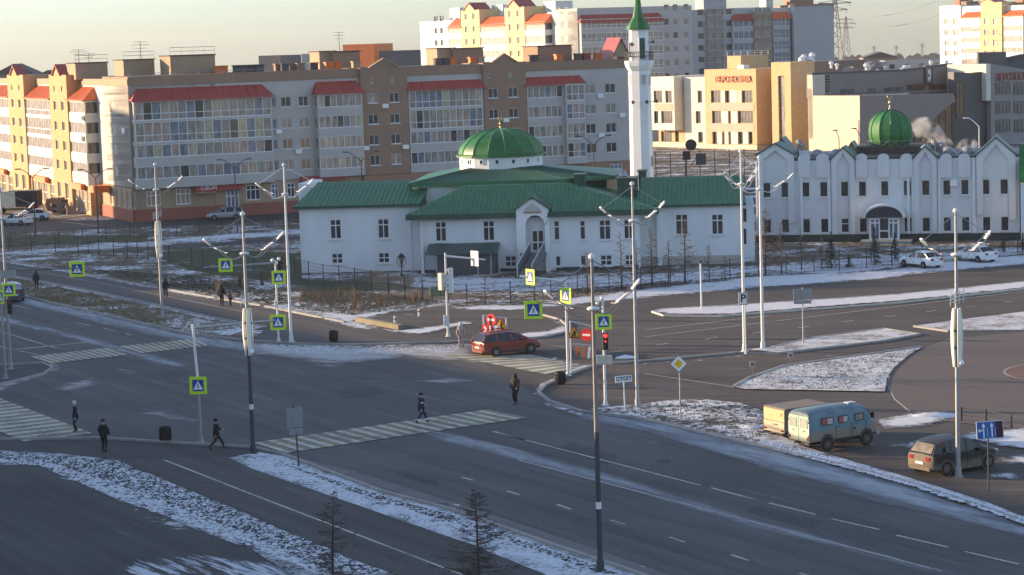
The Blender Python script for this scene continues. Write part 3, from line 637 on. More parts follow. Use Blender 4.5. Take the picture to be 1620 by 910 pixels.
def railing(B, pts, z, h=0.9, step=1.5, mt=None, name='roof_railing', r=0.03, rails=2, parent=None):
    b = MB()
    for (a, c) in zip(pts[:-1], pts[1:]):
        A, C = Vector((a[0], a[1], z)), Vector((c[0], c[1], z)); L = (C-A).length; n = max(1, int(L/step))
        for i in range(n+1): p = A.lerp(C, i/n); b.tube([p, p+Vector((0, 0, h))], r, 4)
        for k in range(rails): up = Vector((0, 0, h*(k+1)/rails)); b.tube([A+up, C+up], r, 4)
    return b.build(name, mt or STEEL, parent or B.root)
def antenna(x, y, z, h, label):
    b = MB(); b.tube([(0,0,0), (0,0,h)], [0.05, 0.03], 5)
    for k, (zz, l) in enumerate(((h*0.95, 0.9), (h*0.8, 1.2), (h*0.62, 0.7))):
        b.tube([(-l, 0, zz), (l, 0, zz)], 0.025, 4)
        for t in (-0.7, -0.3, 0.3, 0.7): b.tube([(l*t, -0.3, zz), (l*t, 0.3, zz)], 0.015, 4)
    o = b.build('antenna', STEELD, None, (x, y, z), random.uniform(0, 1.5)); return tag(o, label, 'antenna', 'antennas on the flats roof')

# ---- near apartment block with the glazed balconies
C1 = G(213, 352)
B = Bld('apartment_building', C1, 24, 'long five storey L-shaped apartment block with red balcony roofs behind the domed mosque', 'apartment building')
B1 = B
ROWS = [(5.55, 6.9), (8.25, 9.58), (10.95, 12.22), (13.7, 15.0)]
BR = [(5.4, 7.0, None), (8.08, 9.72, None), (10.0, 12.55, .36), (12.78, 15.1, .36)]
BRS = [(5.45, 7.0, None), (8.1, 9.7, None), (10.75, 12.35, None), (13.45, 15.05, None)]
X = lambda px, py=210, y=0.0: B.f(px, py, y)[0]
def wr(cx, wid, rows=ROWS, face='f', **k):
    return [dict(face=face, a=cx, z=a, w=wid, h=c-a, **k) for a, c in rows]
xr = X(993, 180); DEP = 13.0
wing_end = 84.0
def winrand(cx, wid): 
    return [dict(face='f', a=cx, z=a, w=wid, h=c-a, cols=2, pm=rp(GLASS, GLASS, GLASSL, GLASSP), sill=True) for a, c in ROWS]
def cx_(px0, px1, y=0.0, py=210): return (X(px0, py, y)+X(px1, py, y))/2
XA, XB, XC, XD, XE, XF = X(427), X(504), X(571), X(645), X(765), X(832)
# plain wall of residential floors (behind the bays)
B.wall('wall', XA+0.1, XB-0.6, 0.0, DEP, 4.3, 17.1, GREYW, winrand(cx_(447,462), 1.35)+winrand(cx_(475,490), 1.35)+wr(X(433), 1.0, cols=1, pm=GLASSB), roof=ROOFD)
B.wall('wall', 0.0, XA+0.1, 0.0, DEP, 4.3, 17.1, GREYW, [], roof=ROOFD)
B.wall('wall', XB-0.6, XC, 0.0, DEP, 4.3, 17.1, GREYW, [], roof=ROOFD)
B.wall('stair_tower', XC, XD, -0.55, DEP+0.2, 4.3, 18.35, BROWN, [d for c in (cx_(584,600,-.55), cx_(618,634,-.55)) for d in winrand(c, 1.4)]+[dict(face='f', a=c, z=16.3, w=0.55, h=0.6, cols=1, pm=GLASSL) for c in (cx_(590,594,-.55), cx_(622,627,-.55))], roof=ROOFD)
B.wall('wall', XD, XE, 0.0, DEP, 4.3, 17.1, GREYW, [], roof=ROOFD)
B.wall('stair_tower', XE, XF, -0.55, DEP+0.2, 4.3, 18.45, BROWN, [d for c in (cx_(775,790,-.55), cx_(807,821,-.55)) for d in winrand(c, 1.4)]+[dict(face='f', a=c, z=16.4, w=0.55, h=0.6, cols=1, pm=GLASSL) for c in (cx_(775,780,-.55), cx_(808,813,-.55))], roof=ROOFD)
XG = X(922)
B.wall('wall', XF, XG+0.2, 0.0, DEP, 4.3, 17.1, GREYW, [], roof=ROOFD)
B.wall('wall', XG+0.2, xr, 0.0, DEP, 4.3, 17.1, GREYW, winrand(cx_(927,943), 1.6)+winrand(cx_(959,976), 1.6), roof=ROOFD)
for (a, b_) in ((0, XC), (XD, XE), (XF, xr)): B.wall('parapet', a, b_, -0.12, DEP+0.1, 17.1, 18.3, BROWN, [], roof=ROOFD)
# balcony stacks
bay(B, 0.25, XA, -1.35, 1.0, 4.2, 15.2, BR, GREYW, ends='lr', cellw=1.12)
bay(B, X(504,210,-1.3), XC-0.1, -1.3, 0.5, 4.4, 15.2, BRS, GREYW, ends='l', cellw=0.92)
bay(B, XD+0.1, XE-0.1, -0.5, 0.7, 4.3, 15.2, BR, GREYW, ends='', cellw=0.92)
bay(B, XF+0.1, X(893,200,-.5), -0.5, 0.7, 4.3, 15.2, BRS, GREYW, ends='', cellw=0.92)
bay(B, X(893,200,-.5), XG, -1.2, 0.7, 4.3, 15.2, [(a, c, .4) for a, c in ((5.2,7.2),(7.7,9.9),(10.4,12.5),(12.9,15.1))], GREYW, ends='r', cellw=0.8)
lean_roof(B, (0.25, -1.35, 0), 0, XA-0.25, 1.6, 15.25, 16.95, 1.3, REDR)
lean_roof(B, (X(504,210,-1.3), -1.3, 0), 0, XC-0.1-X(504,210,-1.3), 1.5, 15.25, 16.95, 0.7, REDR)
lean_roof(B, (XD+0.1, -0.6, 0), 0, XE-XD-0.2, 1.0, 15.25, 16.75, 0.8, REDR)
lean_roof(B, (XF+0.1, -0.6, 0), 0, XG-XF-0.1, 1.0, 15.25, 16.75, 0.8, REDR)
for (a, c, z) in ((XC, XD, 18.35), (XE, XF, 18.45)): gable(B, a+1.4, c-1.4, -0.6, -0.2, z, z+1.05, BROWN, TAN, ov=0.15)
# ground floor with shop windows and the red band
def gw(px0, px1, z=1.9, h=2.0, cols=3, rows=2): return dict(face='f', a=cx_(px0, px1, -.15, 318), z=z, w=X(px1,318,-.15)-X(px0,318,-.15), h=h, cols=cols, rows=rows, low=.68, pm=rp(GLASS, GLASSB), t=0.13)
gwins = [gw(232,255), gw(279,302), gw(390,413), gw(430,442, cols=2), gw(455,468, cols=2)]
B.wall('ground_floor', 0.0, X(312,318,-.15), -0.15, DEP, 1.55, 4.25, TAN, gwins[:2])
B.wall('ground_floor', X(383,318,-.15), XC, -0.15, DEP, 1.55, 4.25, TAN, gwins[2:])
B.wall('ground_floor', XC, xr+0.3, -0.5, DEP, 1.55, 4.25, mat('terracotta_plaster', (0.33, 0.17, 0.11), 0.85, 0.07, 0.5), [gw(965,985)]+[gw(850,868), gw(885,905)])
B.wall('plinth', 0.0, X(312,318,-.15), -0.3, DEP, -0.3, 1.55, REDB); B.wall('plinth', X(383,318,-.15), xr+0.3, -0.3, DEP, -0.3, 1.55, REDB)
xs0, xs1 = X(312,318,-.15), X(383,318,-.15)
B.wall('shopfront', xs0, xs1, -0.1, DEP, -0.3, 4.25, TAN, [dict(face='f', a=cx_(313.5,341,-.15,318), z=0.15, w=(xs1-xs0)*0.40, h=3.0, cols=4, rows=2, low=.74, pm=GLASS, t=0.16), dict(face='f', a=cx_(347,379,-.15,318), z=0.15, w=(xs1-xs0)*0.46, h=3.4, cols=5, rows=2, low=.72, pm=GLASSB, t=0.16)])
B.root  # sign band
fa = MB().box(X(309,300,-.9), X(384,300,-.9), -0.9, -0.16, 3.45, 4.28).build('fascia', REDF, B.root)
sg = place('lettering', text_mesh('СВОЙ', 0.75, 0.06, mat('sign_white', (0.85,0.85,0.83), 0.5, 0), 0.0), fa, (cx_(322,339,-.95,298), -0.95, 3.88))
fb = MB().box(X(478,284,-.9), X(548,284,-.9), -0.9, -0.16, 3.95, 4.6).build('fascia', REDF, B.root)
MB().box(X(312,305,-1.8), X(344,305,-1.8), -1.8, -0.9, 3.25, 3.42).build('entrance_canopy', BROWN, B.root)
# the sunlit wing running away to the left
Yl = lambda px, py=200, x=0.0: B.l(px, py, x)[0]
y150, y128, y136 = Yl(150), Yl(128), Yl(136, 200, -1.7)
wl = []
for px in (170, 182): wl += wr(Yl(px, 230), 1.7, face='l', cols=1, pm=GLASS, t=0.14)
wl += wr(Yl(157, 230), 1.6, face='l', cols=1, pm=GLASSL)
B.wall('wing_wall', 0.0, 12.0, 0.0, y136, 4.3, 17.2, CREAM, wl, roof=ROOFD)
B.wall('wing_wall', 0.02, 12.0, y136, wing_end, 4.3, 17.2, CREAM, [], roof=ROOFD)
B.wall('wing_parapet', -0.1, 12.1, -0.1, wing_end, 17.2, 18.0, TAN, [], roof=ROOFD)
B.wall('ground_floor', -0.12, 12.0, 0.0, wing_end, 1.5, 4.25, TAN, [dict(face='l', a=Yl(p, 318, -.12), z=1.7, w=1.5, h=2.1, cols=2, pm=GLASSB) for p in (177, 187, 195, 203, 211)], rd=0.15)
B.wall('plinth', -0.25, 12.0, -0.2, wing_end, -0.4, 1.5, REDB)
GLASSG = mat('pale_blind_glass', (0.34, 0.31, 0.28), 0.15, 0.3, 1.2)
towers = [(83, 110), (17, 42)]; bays_ = [(110, 136), (43, 82), (-22, 17)]
for k, (p0, p1) in enumerate(bays_):
    ya, yb = Yl(p1, 220, -1.7), Yl(p0, 220, -1.7)
    bay(B, -1.7, 0.4, ya, yb, 3.9, 15.2, BR if k == 1 else BRS, CREAM, face='l', cellw=1.7, panes=[GLASSG], split=False)
    lean_roof(B, (-1.7, yb, 0), -math.pi/2, yb-ya, 1.8, 15.25, 17.0, 1.4 if k == 0 else 0.2, mat('sunlit_red_roof', (0.60, 0.13, 0.03), 0.45, 0.12, 1.0))  # lit copy of the red roofs, sunlight put into an orange tone
    B.wall('shopfront', -1.5, 0.2, ya, yb, -0.3, 3.9, OCHRE, [dict(face='l', a=ya+(yb-ya)*t, z=0.3, w=(yb-ya)*0.16, h=2.9, cols=2, rows=2, pm=GLASSL, t=0.15) for t in (0.15, 0.42, 0.62, 0.87)], rd=0.15)
    MB().box(-2.3, -1.75, ya+(yb-ya)*0.2, ya+(yb-ya)*0.75, 3.3, 4.1).build('fascia', ORF, B.root)
MB().box(-2.3, -0.3, y136-5.5, y136-3.0, 3.3, 4.2).build('fascia', ORF, B.root)
for (p0, p1) in towers:
    ya, yb = Yl(p1, 220, -1.8), Yl(p0, 220, -1.8)
    wt = []
    for t in (0.28, 0.72): wt += [dict(face='l', a=ya+(yb-ya)*t, z=a, w=1.35*(yb-ya)/8, h=c-a, cols=1, pm=GLASSL) for a, c in ROWS]+[dict(face='l', a=ya+(yb-ya)*t, z=1.6, w=1.6*(yb-ya)/8, h=2.2, cols=1, pm=GLASSL), dict(face='l', a=ya+(yb-ya)*t, z=16.3, w=0.6*(yb-ya)/8, h=0.8, cols=1, pm=GLASSL)]
    B.wall('stair_tower', -1.85, 3.0, ya, yb, -0.3, 18.6, OCHRE, wt, roof=ROOFD)
    gable(B, -1.9, -0.6, ya+(yb-ya)*0.28, yb-(yb-ya)*0.28, 18.6, 19.9, OCHRE, REDR, face='l')
# stair heads, vents and rails on the roof
def rbox(px0, px1, pyb, pyt, y, d=5.0, mt=BROWN, name='stair_head', z0=18.0):
    x0, x1 = B.X(px0, pyb, y), B.X(px1, pyb, y); zt = B.Z((px0+px1)/2, pyt, y)
    o = B.wall(name, x0, x1, y, y+d, z0, zt, mt, [], roof=ROOFD)
    MB().box(x0-0.15, x1+0.15, y-0.15, y+d+0.15, zt+0.004, zt+0.14).build('coping', ROOFD, o)
    return x0, x1, zt
for (p0, p1, pb, pt, yy, z0) in ((120,171,122,100,24,17.9), (196,245,118,95,12,17.9), (270,341,112,88,7,17.9)):
    a, c, zt = rbox(p0, p1, pb, pt, yy, 5, TAN, z0=z0); railing(B, [(a, yy), (c, yy)], zt+0.1, 1.0)
for (p0, p1, pb, pt, yy, mt_) in ((528,570,108,82,8,BROWN), (718,765,98,77,8,BROWN), (851,905,96,73,7,BROWN)):
    rbox(p0, p1, pb, pt, yy, 5, mt_, z0=18.0)
rbox(506, 531, 108, 82, 9, 4, TAN); rbox(692, 720, 99, 77, 9, 4, TAN)  # sunlit left faces of two stair heads, painted as paler boxes
random.seed(3)
for px, yy, mt_ in ((345,5,ORF),(353,5,ORF),(375,5,ROOFD),(386,6,ROOFD),(396,6,ROOFD),(410,6,ROOFD),(440,7,BROWN),(450,6,ROOFD),(462,7,BROWN),(475,6,BROWN),(496,6,ROOFD),(520,4,ORF),(534,4,ORF),(563,4,TAN),(693,5,ROOFD),(706,5,ROOFD),(716,5,ORF),(748,5,ORF),(760,5,TAN),(845,5,ROOFD),(884,4,ORF),(928,5,REDF),(946,4,ORF),(915,5,ROOFD)):
    x_ = B.X(px, 105, yy); MB().box(x_-0.5, x_+0.5, yy-0.4, yy+0.4, 18.0, 19.1).box(x_-0.6, x_+0.6, yy-0.5, yy+0.5, 19.1, 19.25).build('roof_vent', mt_, B.root)
# red pitched dormer at the far right of the roof
gable(B, X(968,85,2), X(996,85,2), 2.0, 6.0, 18.6, B.Z(984, 61, 2), TAN, REDR, name='dormer')
railing(B, [(0.3, 0.2), (XA, 0.2)], 18.1, 0.55, 3.0, rails=1)
for px, pyb, pyt, yy in ((125,100,78,26), (141,102,84,26), (223,95,65,14), (537,80,50,10)):
    x_, z_ = B.f(px, pyb, yy); zt = B.Z(px, pyt, yy)
    wx, wy = B.x+x_*B.c-yy*B.s, B.y+x_*B.s+yy*B.c
    antenna(wx, wy, z_, max(1.5, zt-z_), {125: 'tall many-armed antenna, leftmost on the flats roof', 141: 'shorter antenna just right of the leftmost one on the flats roof', 223: 'antenna standing over the second stair head on the flats roof', 537: 'thin antenna on the roof left of the orange far building'}[px])
rnd_ = random.Random(21)
for px, z in ((440,10.3),(470,7.6),(610,13.0),(640,7.5),(800,10.4),(950,7.7),(950,13.1),(984,10.3),(577,7.6)):
    yy = -0.55 if (571 < px < 645 or 765 < px < 832) else 0.0; x_ = X(px, 200, yy); u = MB().cbox(x_-.42, x_+.42, yy-.34, yy-.03, z, z+.55, .03).lathe([(.2, -.01), (.2, .01)], 10, (x_-.08, yy-.35, z+.28), 0, 'y').build('air_conditioner', WHITE2, B.root)
# small wall fittings
for px, py in ((200,203),(334,296)):
    pass
for yy, zz in ((y136+1.0, 13.3), (y136+1.6, 10.6), (y136+2.4, 10.6)): MB().box(-2.15, -1.75, yy-0.4, yy+0.4, zz-0.7, zz-0.1).build('air_conditioner', WHITE2, B.root)
MB().box(-0.4, -0.05, 1.6, 2.6, 11.2, 11.9).build('air_conditioner', WHITE2, B.root)

# ---- mosque
M0 = G(478, 432)
B = Bld('mosque', M0, -5.5, 'low white mosque with green tiled roofs, flat green dome and arched porch with stairs', 'mosque')
MQ = B
def hip(name, x0, x1, y0, y1, z, zr, rx0, rx1, ry, mt, ov=0.5, fas=0.28, ry1=None, gfm=None):
    """hipped roof over a rectangle with ridge rx0..rx1 at depth ry and a fascia"""
    a, b_, c, d = (x0-ov, y0-ov, z), (x1+ov, y0-ov, z), (x1+ov, y1+ov, z), (x0-ov, y1+ov, z)
    ry1 = ry if ry1 is None else ry1
    p, q, r_, s_ = (rx0, ry, zr), (rx1, ry, zr), (rx1, ry1, zr), (rx0, ry1, zr)
    m = MB(); m.quad(a, b_, q, p); m.quad(b_, c, r_, q); m.quad(c, d, s_, r_); m.quad(d, a, p, s_)
    if ry1 != ry: m.quad(p, q, r_, s_)
    m.quad(d, c, b_, a)
    o = m.build(name, mt, B.root)
    f = MB(); f.box(x0-ov-0.05, x1+ov+0.05, y0-ov-0.1, y0-ov+0.02, z-fas, z+0.05); f.box(x0-ov-0.05, x1+ov+0.05, y1+ov-0.02, y1+ov+0.1, z-fas, z+0.05)
    f.box(x0-ov-0.1, x0-ov+0.02, y0-ov+0.02, y1+ov-0.02, z-fas, z+0.05); f.box(x1+ov-0.02, x1+ov+0.1, y0-ov+0.02, y1+ov-0.02, z-fas, z+0.05)
    f.build('fascia', GREEND, o)
    # rows of pressed tiles as low ridges running down each visible slope
    t = MB(); P_, Q_ = Vector(a), Vector(b_); n = int((Q_-P_).length/0.42)
    for i in range(1, n):
        u = i/n; s0 = P_.lerp(Q_, u); xa = s0.x
        if xa < rx0: k = (xa-a[0])/(rx0-a[0])
        elif xa > rx1: k = (b_[0]-xa)/(b_[0]-rx1)
        else: k = 1
        if k < 0.05: continue
        e0 = Vector((xa, y0-ov, z)); e1 = Vector((xa, y0-ov+(ry-y0+ov)*k, z+(zr-z)*k)); wv = 0.09
        up = Vector((0, 0, 0.07)); L_, R_ = Vector((-wv, 0, 0.004)), Vector((wv, 0, 0.004))
        steps = max(1, int((e1-e0).length/0.45))
        for j in range(steps):
            A_, C_ = e0.lerp(e1, j/steps), e0.lerp(e1, (j+1)/steps); lift = up*1.0
            t.add([A_+L_, A_+lift+Vector((0,0,0.05)), A_+R_, C_+L_, C_+lift*0.35, C_+R_], [(0, 1, 4, 3), (1, 2, 5, 4), (0, 2, 1)])
    tag(t.build('roof_tile', gfm or mt, o), kind='stuff')
    return o
def ml(px, py, y=0.0): return B.f(px, py, y)
xL1 = B.X(664, 380); ze = B.Z(560, 325)
def mwin(px0, px1, pyt, pyb, y, cols=2, low=.68, rows=2): 
    xa, xb = B.X(px0, (pyt+pyb)/2, y), B.X(px1, (pyt+pyb)/2, y); zb, zt = B.Z((px0+px1)/2, pyb, y), B.Z((px0+px1)/2, pyt, y)
    return dict(face='f', a=(xa+xb)/2, z=zb, w=xb-xa, h=zt-zb, cols=cols, rows=rows, low=low, pm=GLASS, t=0.12, sill=True)
B.wall('wall', 0.0, xL1, 0.0, 13.0, -0.3, ze, MOSQ, [mwin(521.5,540.5,346.5,379,0), mwin(597,616,345.5,378,0), mwin(524,543,400,418,0,rows=2,low=.5), mwin(598,617,399,417,0,rows=2,low=.5)], rd=0.12)
hip('roof', 0.0, xL1-0.3, 0.0, 13.0, ze, B.Z(560, 287, 6.5), B.X(503, 290, 6.5), xL1+0.5, 6.5, GREENT, 0.45, 0.2)
MB().prism([(B.X(473,320,9), 0.0), (B.X(491,320,9), 0.0), (B.X(491,320,9), B.Z(482,291,9)), (B.X(473,320,9), B.Z(476,291,9))], 'y', 9, 16).build('rear_wall', MOSQ, B.root)
# front block
yF = -2.6
xb0, xb1 = B.X(665, 390, yF), B.X(1012, 390, yF); zF = B.Z(740, 338, yF)
xp0, xp1 = B.X(819, 390, yF), B.X(871, 390, yF)
fw = [mwin(688,707,350,383,yF), mwin(763.5,783,348.5,382,yF), mwin(798.5,818,404,423,yF,low=.5),
      mwin(875.5,886,348.5,381,yF,cols=1), mwin(916.5,927,348,380,yF,cols=1), mwin(947,967,347,380,yF), mwin(986,1004,346.5,379,yF),
      mwin(878,888,404,422,yF,cols=1,rows=1), mwin(917.5,928,403,421,yF,cols=1,rows=1), mwin(949,969,402.5,421,yF,low=.5), mwin(988,1004,402,421,yF,low=.5)]
B.wall('wall', xb0, xb1, yF, 12.0, -0.3, zF, MOSQ, fw, rd=0.12)
zT = B.Z(815, 292, 2.2)
hip('roof', xb0-0.4, xb1+1.0, yF, 9.0, zF, zT, B.X(732, 293, 2.2), B.X(896, 293, 2.2), 2.2, GREENT, 0.7, 0.45, ry1=6.0)
# pale pilasters
for px in (667,): MB().box(B.X(px-2,390,yF-.15), B.X(px+3,390,yF-.15), yF-0.15, yF-0.002, -0.3, zF-0.45).build('pilaster', WHITE, B.root)
MB().box(B.X(1040,380,0.5), B.X(1047,380,0.5), -0.5, 0.0, -0.3, zF-0.5).build('pilaster', WHITE, B.root)
# right wing
xR0, xR1 = B.X(1046, 380, 0), B.X(1172, 380, 0); zR = B.Z(1110, 323, 0)
B.wall('wall', xb1, xR1, 0.0, 13.0, -0.3, zR, MOSQ, [mwin(1068,1089,338,372,0), mwin(1125,1145,338,372,0)], rd=0.12)
hip('roof', xb1, xR1, 0.0, 13.0, zR, B.Z(1090, 279, 6.5), xb1, xR1+0.44, 6.5, GREENT, 0.45, 0.2)
B.wall('side_wall', xR1, B.X(1194, 380, 2.0), 2.0, 12.5, -0.3, B.Z(1185, 322, 2.0), MOSQ, [dict(face='f', a=B.X(1178,390,2.0), z=1.5, w=0.5, h=1.6, cols=1), dict(face='f', a=B.X(1178,350,2.0), z=3.6, w=0.5, h=1.4, cols=1)], rd=0.1)
# raised central hall
xu0, xu1 = B.X(662, 300, 4.0), B.X(884, 300, 4.0); zu = B.Z(770, 286, 4.0)
B.wall('hall_wall', xu0, xu1, 4.0, 20.0, 3.0, zu-0.36, MOSQ, [])
MB().box(B.X(653,300,3.7), B.X(661,300,3.7), 3.7, 4.6, 3.0, zu-0.2).build('pilaster', WHITE, B.root)
xc_d = B.X(793, 258, 12.0)
oct_ = [(xu0-0.9, 3.2), (xu1+0.3, 3.2), (xu1+5.2, 7.0), (xu1+6.0, 12.0), (xu1+5.2, 18.0), (xu1-2, 21.0), (xu0+2, 21.0), (xu0-0.9, 19.0)]
rd_ = 4.12; zring = B.Z(793, 266, 12.0-rd_)
b = MB(); inner = []
for (x, y) in oct_:
    dx, dy = x-xc_d, y-12.0; L = math.hypot(dx, dy); inner.append((xc_d+dx/L*rd_*1.02, 12.0+dy/L*rd_*1.02))
for i in range(8):
    j = (i+1) % 8; b.quad((*oct_[i], zu), (*oct_[j], zu), (*inner[j], zring), (*inner[i], zring))
    b.quad((*oct_[i], zu-0.35), (*oct_[j], zu-0.35), (*oct_[j], zu), (*oct_[i], zu))
b.poly([(*p, zu-0.35) for p in oct_][::-1])
uo = b.build('hall_roof', GREENT, B.root)
sk_ = [(xu1+0.01, 4.0), (xu1+4.4, 7.4), (xu1+5.2, 12.0), (xu1+4.4, 17.6), (xu1+0.01, 20.0)]; MB().prism(sk_, 'z', zu-2.2, zu-0.36).build('roof_skirt', GREEND, B.root)
t = MB()
for i in range(1, 46):
    u = i/46; s0 = Vector((*oct_[0], zu)).lerp(Vector((*oct_[1], zu)), u); e0 = Vector((*inner[0], zring)).lerp(Vector((*inner[1], zring)), u); t.tube([s0, e0], 0.05, 4)
for i in range(1, 16):
    u = i/16; s0 = Vector((*oct_[1], zu)).lerp(Vector((*oct_[2], zu)), u); e0 = Vector((*inner[1], zring)).lerp(Vector((*inner[2], zring)), u); t.tube([s0, e0], 0.05, 4)
tag(t.build('roof_rib', GREEND, uo), kind='stuff')
# drum and dome
zd0, zd1 = zring-0.3, B.Z(793, 249, 12.0-rd_)
dr = MB().lathe([(rd_, zd0), (rd_, zd1-0.1), (rd_+0.25, zd1-0.05), (rd_+0.25, zd1+0.12)], 16, (xc_d, 12.0, 0), ph=math.pi/16).build('drum', WHITE, B.root)
for k in range(16):
    th = 2*math.pi*k/16; rr = rd_*math.cos(math.pi/16)+0.02
    w_ = place('window', win_mesh(0.42, 0.5, 1, 1, FRAMEW), dr, (xc_d+rr*math.cos(th), 12+rr*math.sin(th), zd0+0.55*(zd1-zd0)-0.1), th+math.pi/2)
    place('pane', pane_mesh(0.36, 0.44, GLASS), w_, (0, 0, 0.03))
zdt = B.Z(793, 205, 12.0); hd = zdt-zd1
prof = [(rd_*1.0, zd1+0.05)]
prof = [((rd_+0.12)*math.cos(a), zd1+0.1+hd*math.sin(a)) for a in [R(x) for x in (0, 9, 20, 32, 45, 58, 70, 82, 90)]]
prof = [((rd_+0.12)*math.cos(R(x)), zd1+0.1+hd*math.sin(R(x))) for x in range(0, 91, 5)]
dm = MB().lathe(prof, 16, (xc_d, 12.0, 0), ph=math.pi/16).build('dome', DOMEG, B.root)
rb = MB()
for k in range(16):
    th = 2*math.pi*k/16+math.pi/16; rb.tube([(xc_d+r_*math.cos(th), 12+r_*math.sin(th), z_) for r_, z_ in prof[:-1]]+[(xc_d, 12, prof[-1][1])], 0.06, 4)
rb.build('dome_rib', mat('dome_rib_green', (0.03,0.18,0.05), 0.35, 0.1, 2), dm)
MB().lathe([(rd_+0.35, zd1-0.02), (rd_+0.35, zd1+0.16), (rd_-0.1, zd1+0.3)], 16, (xc_d, 12, 0), ph=math.pi/16).build('dome_rim', DOMEG, B.root)
def finial(B, x, y, z, s, parent=None):
    b = MB().lathe([(0.22*s, 0), (0.12*s, 0.2*s), (0.05*s, 0.35*s), (0.05*s, 0.6*s), (0.17*s, 0.75*s), (0.05*s, 0.92*s), (0.04*s, 1.2*s)], 10, (x, y, z))
    pts = [(x+0.24*s*math.cos(a), y, z+1.45*s+0.24*s*math.sin(a)) for a in [R(v) for v in range(-235, 56, 29)]]
    b.tube(pts, [0.015*s, 0.035*s, 0.05*s, 0.06*s, 0.065*s, 0.065*s, 0.06*s, 0.05*s, 0.035*s, 0.015*s, 0.01*s][:len(pts)], 6)
    return b.build('finial', GOLD, parent or B.root, smooth=True)
finial(B, xc_d, 12.0, zdt-0.05, 0.8)
# green boxes and chimney on the roofs right of the dome
for (p0, p1, pb, pt, yy, dd) in ((908,926,296,278,3.2,2.0), (977,1008,312,284,4.0,3.0), (1010,1022,285,272,9.0,2.0)):
    xa, xb_ = B.X(p0, pb, yy), B.X(p1, pb, yy); z0_, z1_ = B.Z(p0, pb, yy), B.Z(p0, pt, yy)
    MB().box(xa, xb_, yy, yy+dd, z0_-0.8, z1_).box(xa-0.1, xb_+0.1, yy-0.1, yy+dd+0.1, z1_+0.002, z1_+0.12).build('roof_box', GREEND, B.root)
x_, z_ = B.f(986, 282, 6.0); MB().lathe([(0.35, -1.2), (0.35, 0.1), (0.45, 0.2), (0.3, 0.65), (0.05, 0.85)], 10, (x_, 6.0, z_)).build('chimney_cowl', STEEL, B.root)
# porch with gable, arch and door
yP = yF-1.0; xa, xb_ = B.X(818, 390, yP), B.X(870, 390, yP); zg0, zg1 = B.Z(818, 332, yP), B.Z(843, 313, yP); xm = (xa+xb_)/2
xo0, xo1 = B.X(832, 380, yP), B.X(862.5, 380, yP); zfl = B.Z(852, 398, yF); zar = B.Z(848, 356, yP)
b = MB(); rr = (xo1-xo0)/2; xc = (xo0+xo1)/2; n = 12
arc = [(xc+rr*math.cos(math.pi*k/n), zar+rr*1.0*math.sin(math.pi*k/n)) for k in range(n+1)]
outer = [(xb_, zar)]
for k in range(n+1):
    a = math.pi*k/n; dx = math.cos(a)
    px_ = xc+dx*(xb_-xc if dx > 0 else xc-xa)*1.0; top = zg0+(zg1-zg0)*(1-abs(px_-xm)/((xb_-xa)/2))
    outer.append((px_, top))
outer = outer[1:]
for yy in (yP, yP+0.3):
    for k in range(n): b.quad((arc[k][0], yy, arc[k][1]), (outer[k][0], yy, outer[k][1]), (outer[k+1][0], yy, outer[k+1][1]), (arc[k+1][0], yy, arc[k+1][1]))
for k in range(n): b.quad((arc[k][0], yP, arc[k][1]), (arc[k+1][0], yP, arc[k+1][1]), (arc[k+1][0], yP+0.3, arc[k+1][1]), (arc[k][0], yP+0.3, arc[k][1]))
for k in range(n): b.quad((outer[k][0], yP, outer[k][1]), (outer[k+1][0], yP, outer[k+1][1]), (outer[k+1][0], yP+0.3, outer[k+1][1]), (outer[k][0], yP+0.3, outer[k][1]))
b.box(xa, xo0, yP, yP+0.3, -0.3, zar); b.box(xo1, xb_, yP, yP+0.3, -0.3, zar); b.box(xa, xa+0.3, yP+0.3, yF-0.002, -0.3, zg0); b.box(xb_-0.3, xb_, yP+0.3, yF-0.002, -0.3, zg0)
b.quad((xa, yP, zar), (xa, yP, zg0), (outer[-1][0], yP, outer[-1][1]), (xo0, yP, zar)) 
pw = b.build('porch_wall', WHITE, B.root)
r_ = MB()
for xe in (xa-0.15, xb_+0.15):
    r_.prism([(xe, zg0-0.1), (xm, zg1), (xm, zg1+0.15), (xe, zg0+0.08)], 'y', yP-0.2, yF+3.2)
r_.build('porch_roof', GREEND, B.root)
MB().prism([(xm-0.75, zg0-0.2), (xm+0.75, zg0-0.2), (xm+0.75, zg0+0.05), (xm, zg1-0.45), (xm-0.75, zg0+0.05)], 'y', yP-0.06, yP-0.002).build('porch_plaque', GREYW, B.root)
MB().box(xm-0.8, xm+0.8, yP-0.1, yP-0.002, zg0-0.32, zg0-0.22).build('porch_moulding', BROWN, B.root)
xd0, xd1 = B.X(840.5, 380, yF-.08), B.X(862, 380, yF-.08); zd0_, zd1_ = zfl, B.Z(851, 363, yF-.08)
dw = place('door', win_mesh(xd1-xd0, zd1_-zd0_, 2, 2, FRAMEW, 0.15, .42), B.root, ((xd0+xd1)/2, yF-0.08, zd0_)); place('pane', pane_mesh(xd1-xd0-0.1, zd1_-zd0_-0.1, GLASS), dw, (0, 0.01, 0.05))
MB().box(xa+0.3, xb_-0.3, yP-0.6, yF-0.002, zfl-0.2, zfl).build('landing', mat('step_concrete', (0.25,0.25,0.25), 0.9, 0.1, 2), B.root)
STEPM = mat('step_concrete', (0.25, 0.25, 0.25), 0.9, 0.1, 2); STEPD = mat('stair_side_grey', (0.14, 0.15, 0.16), 0.8, 0.1, 2)
ns = 11; x_t0, x_t1 = B.X(840, 398, yP-.6), B.X(860, 398, yP-.6); run = 0.30
xshift = -0.085
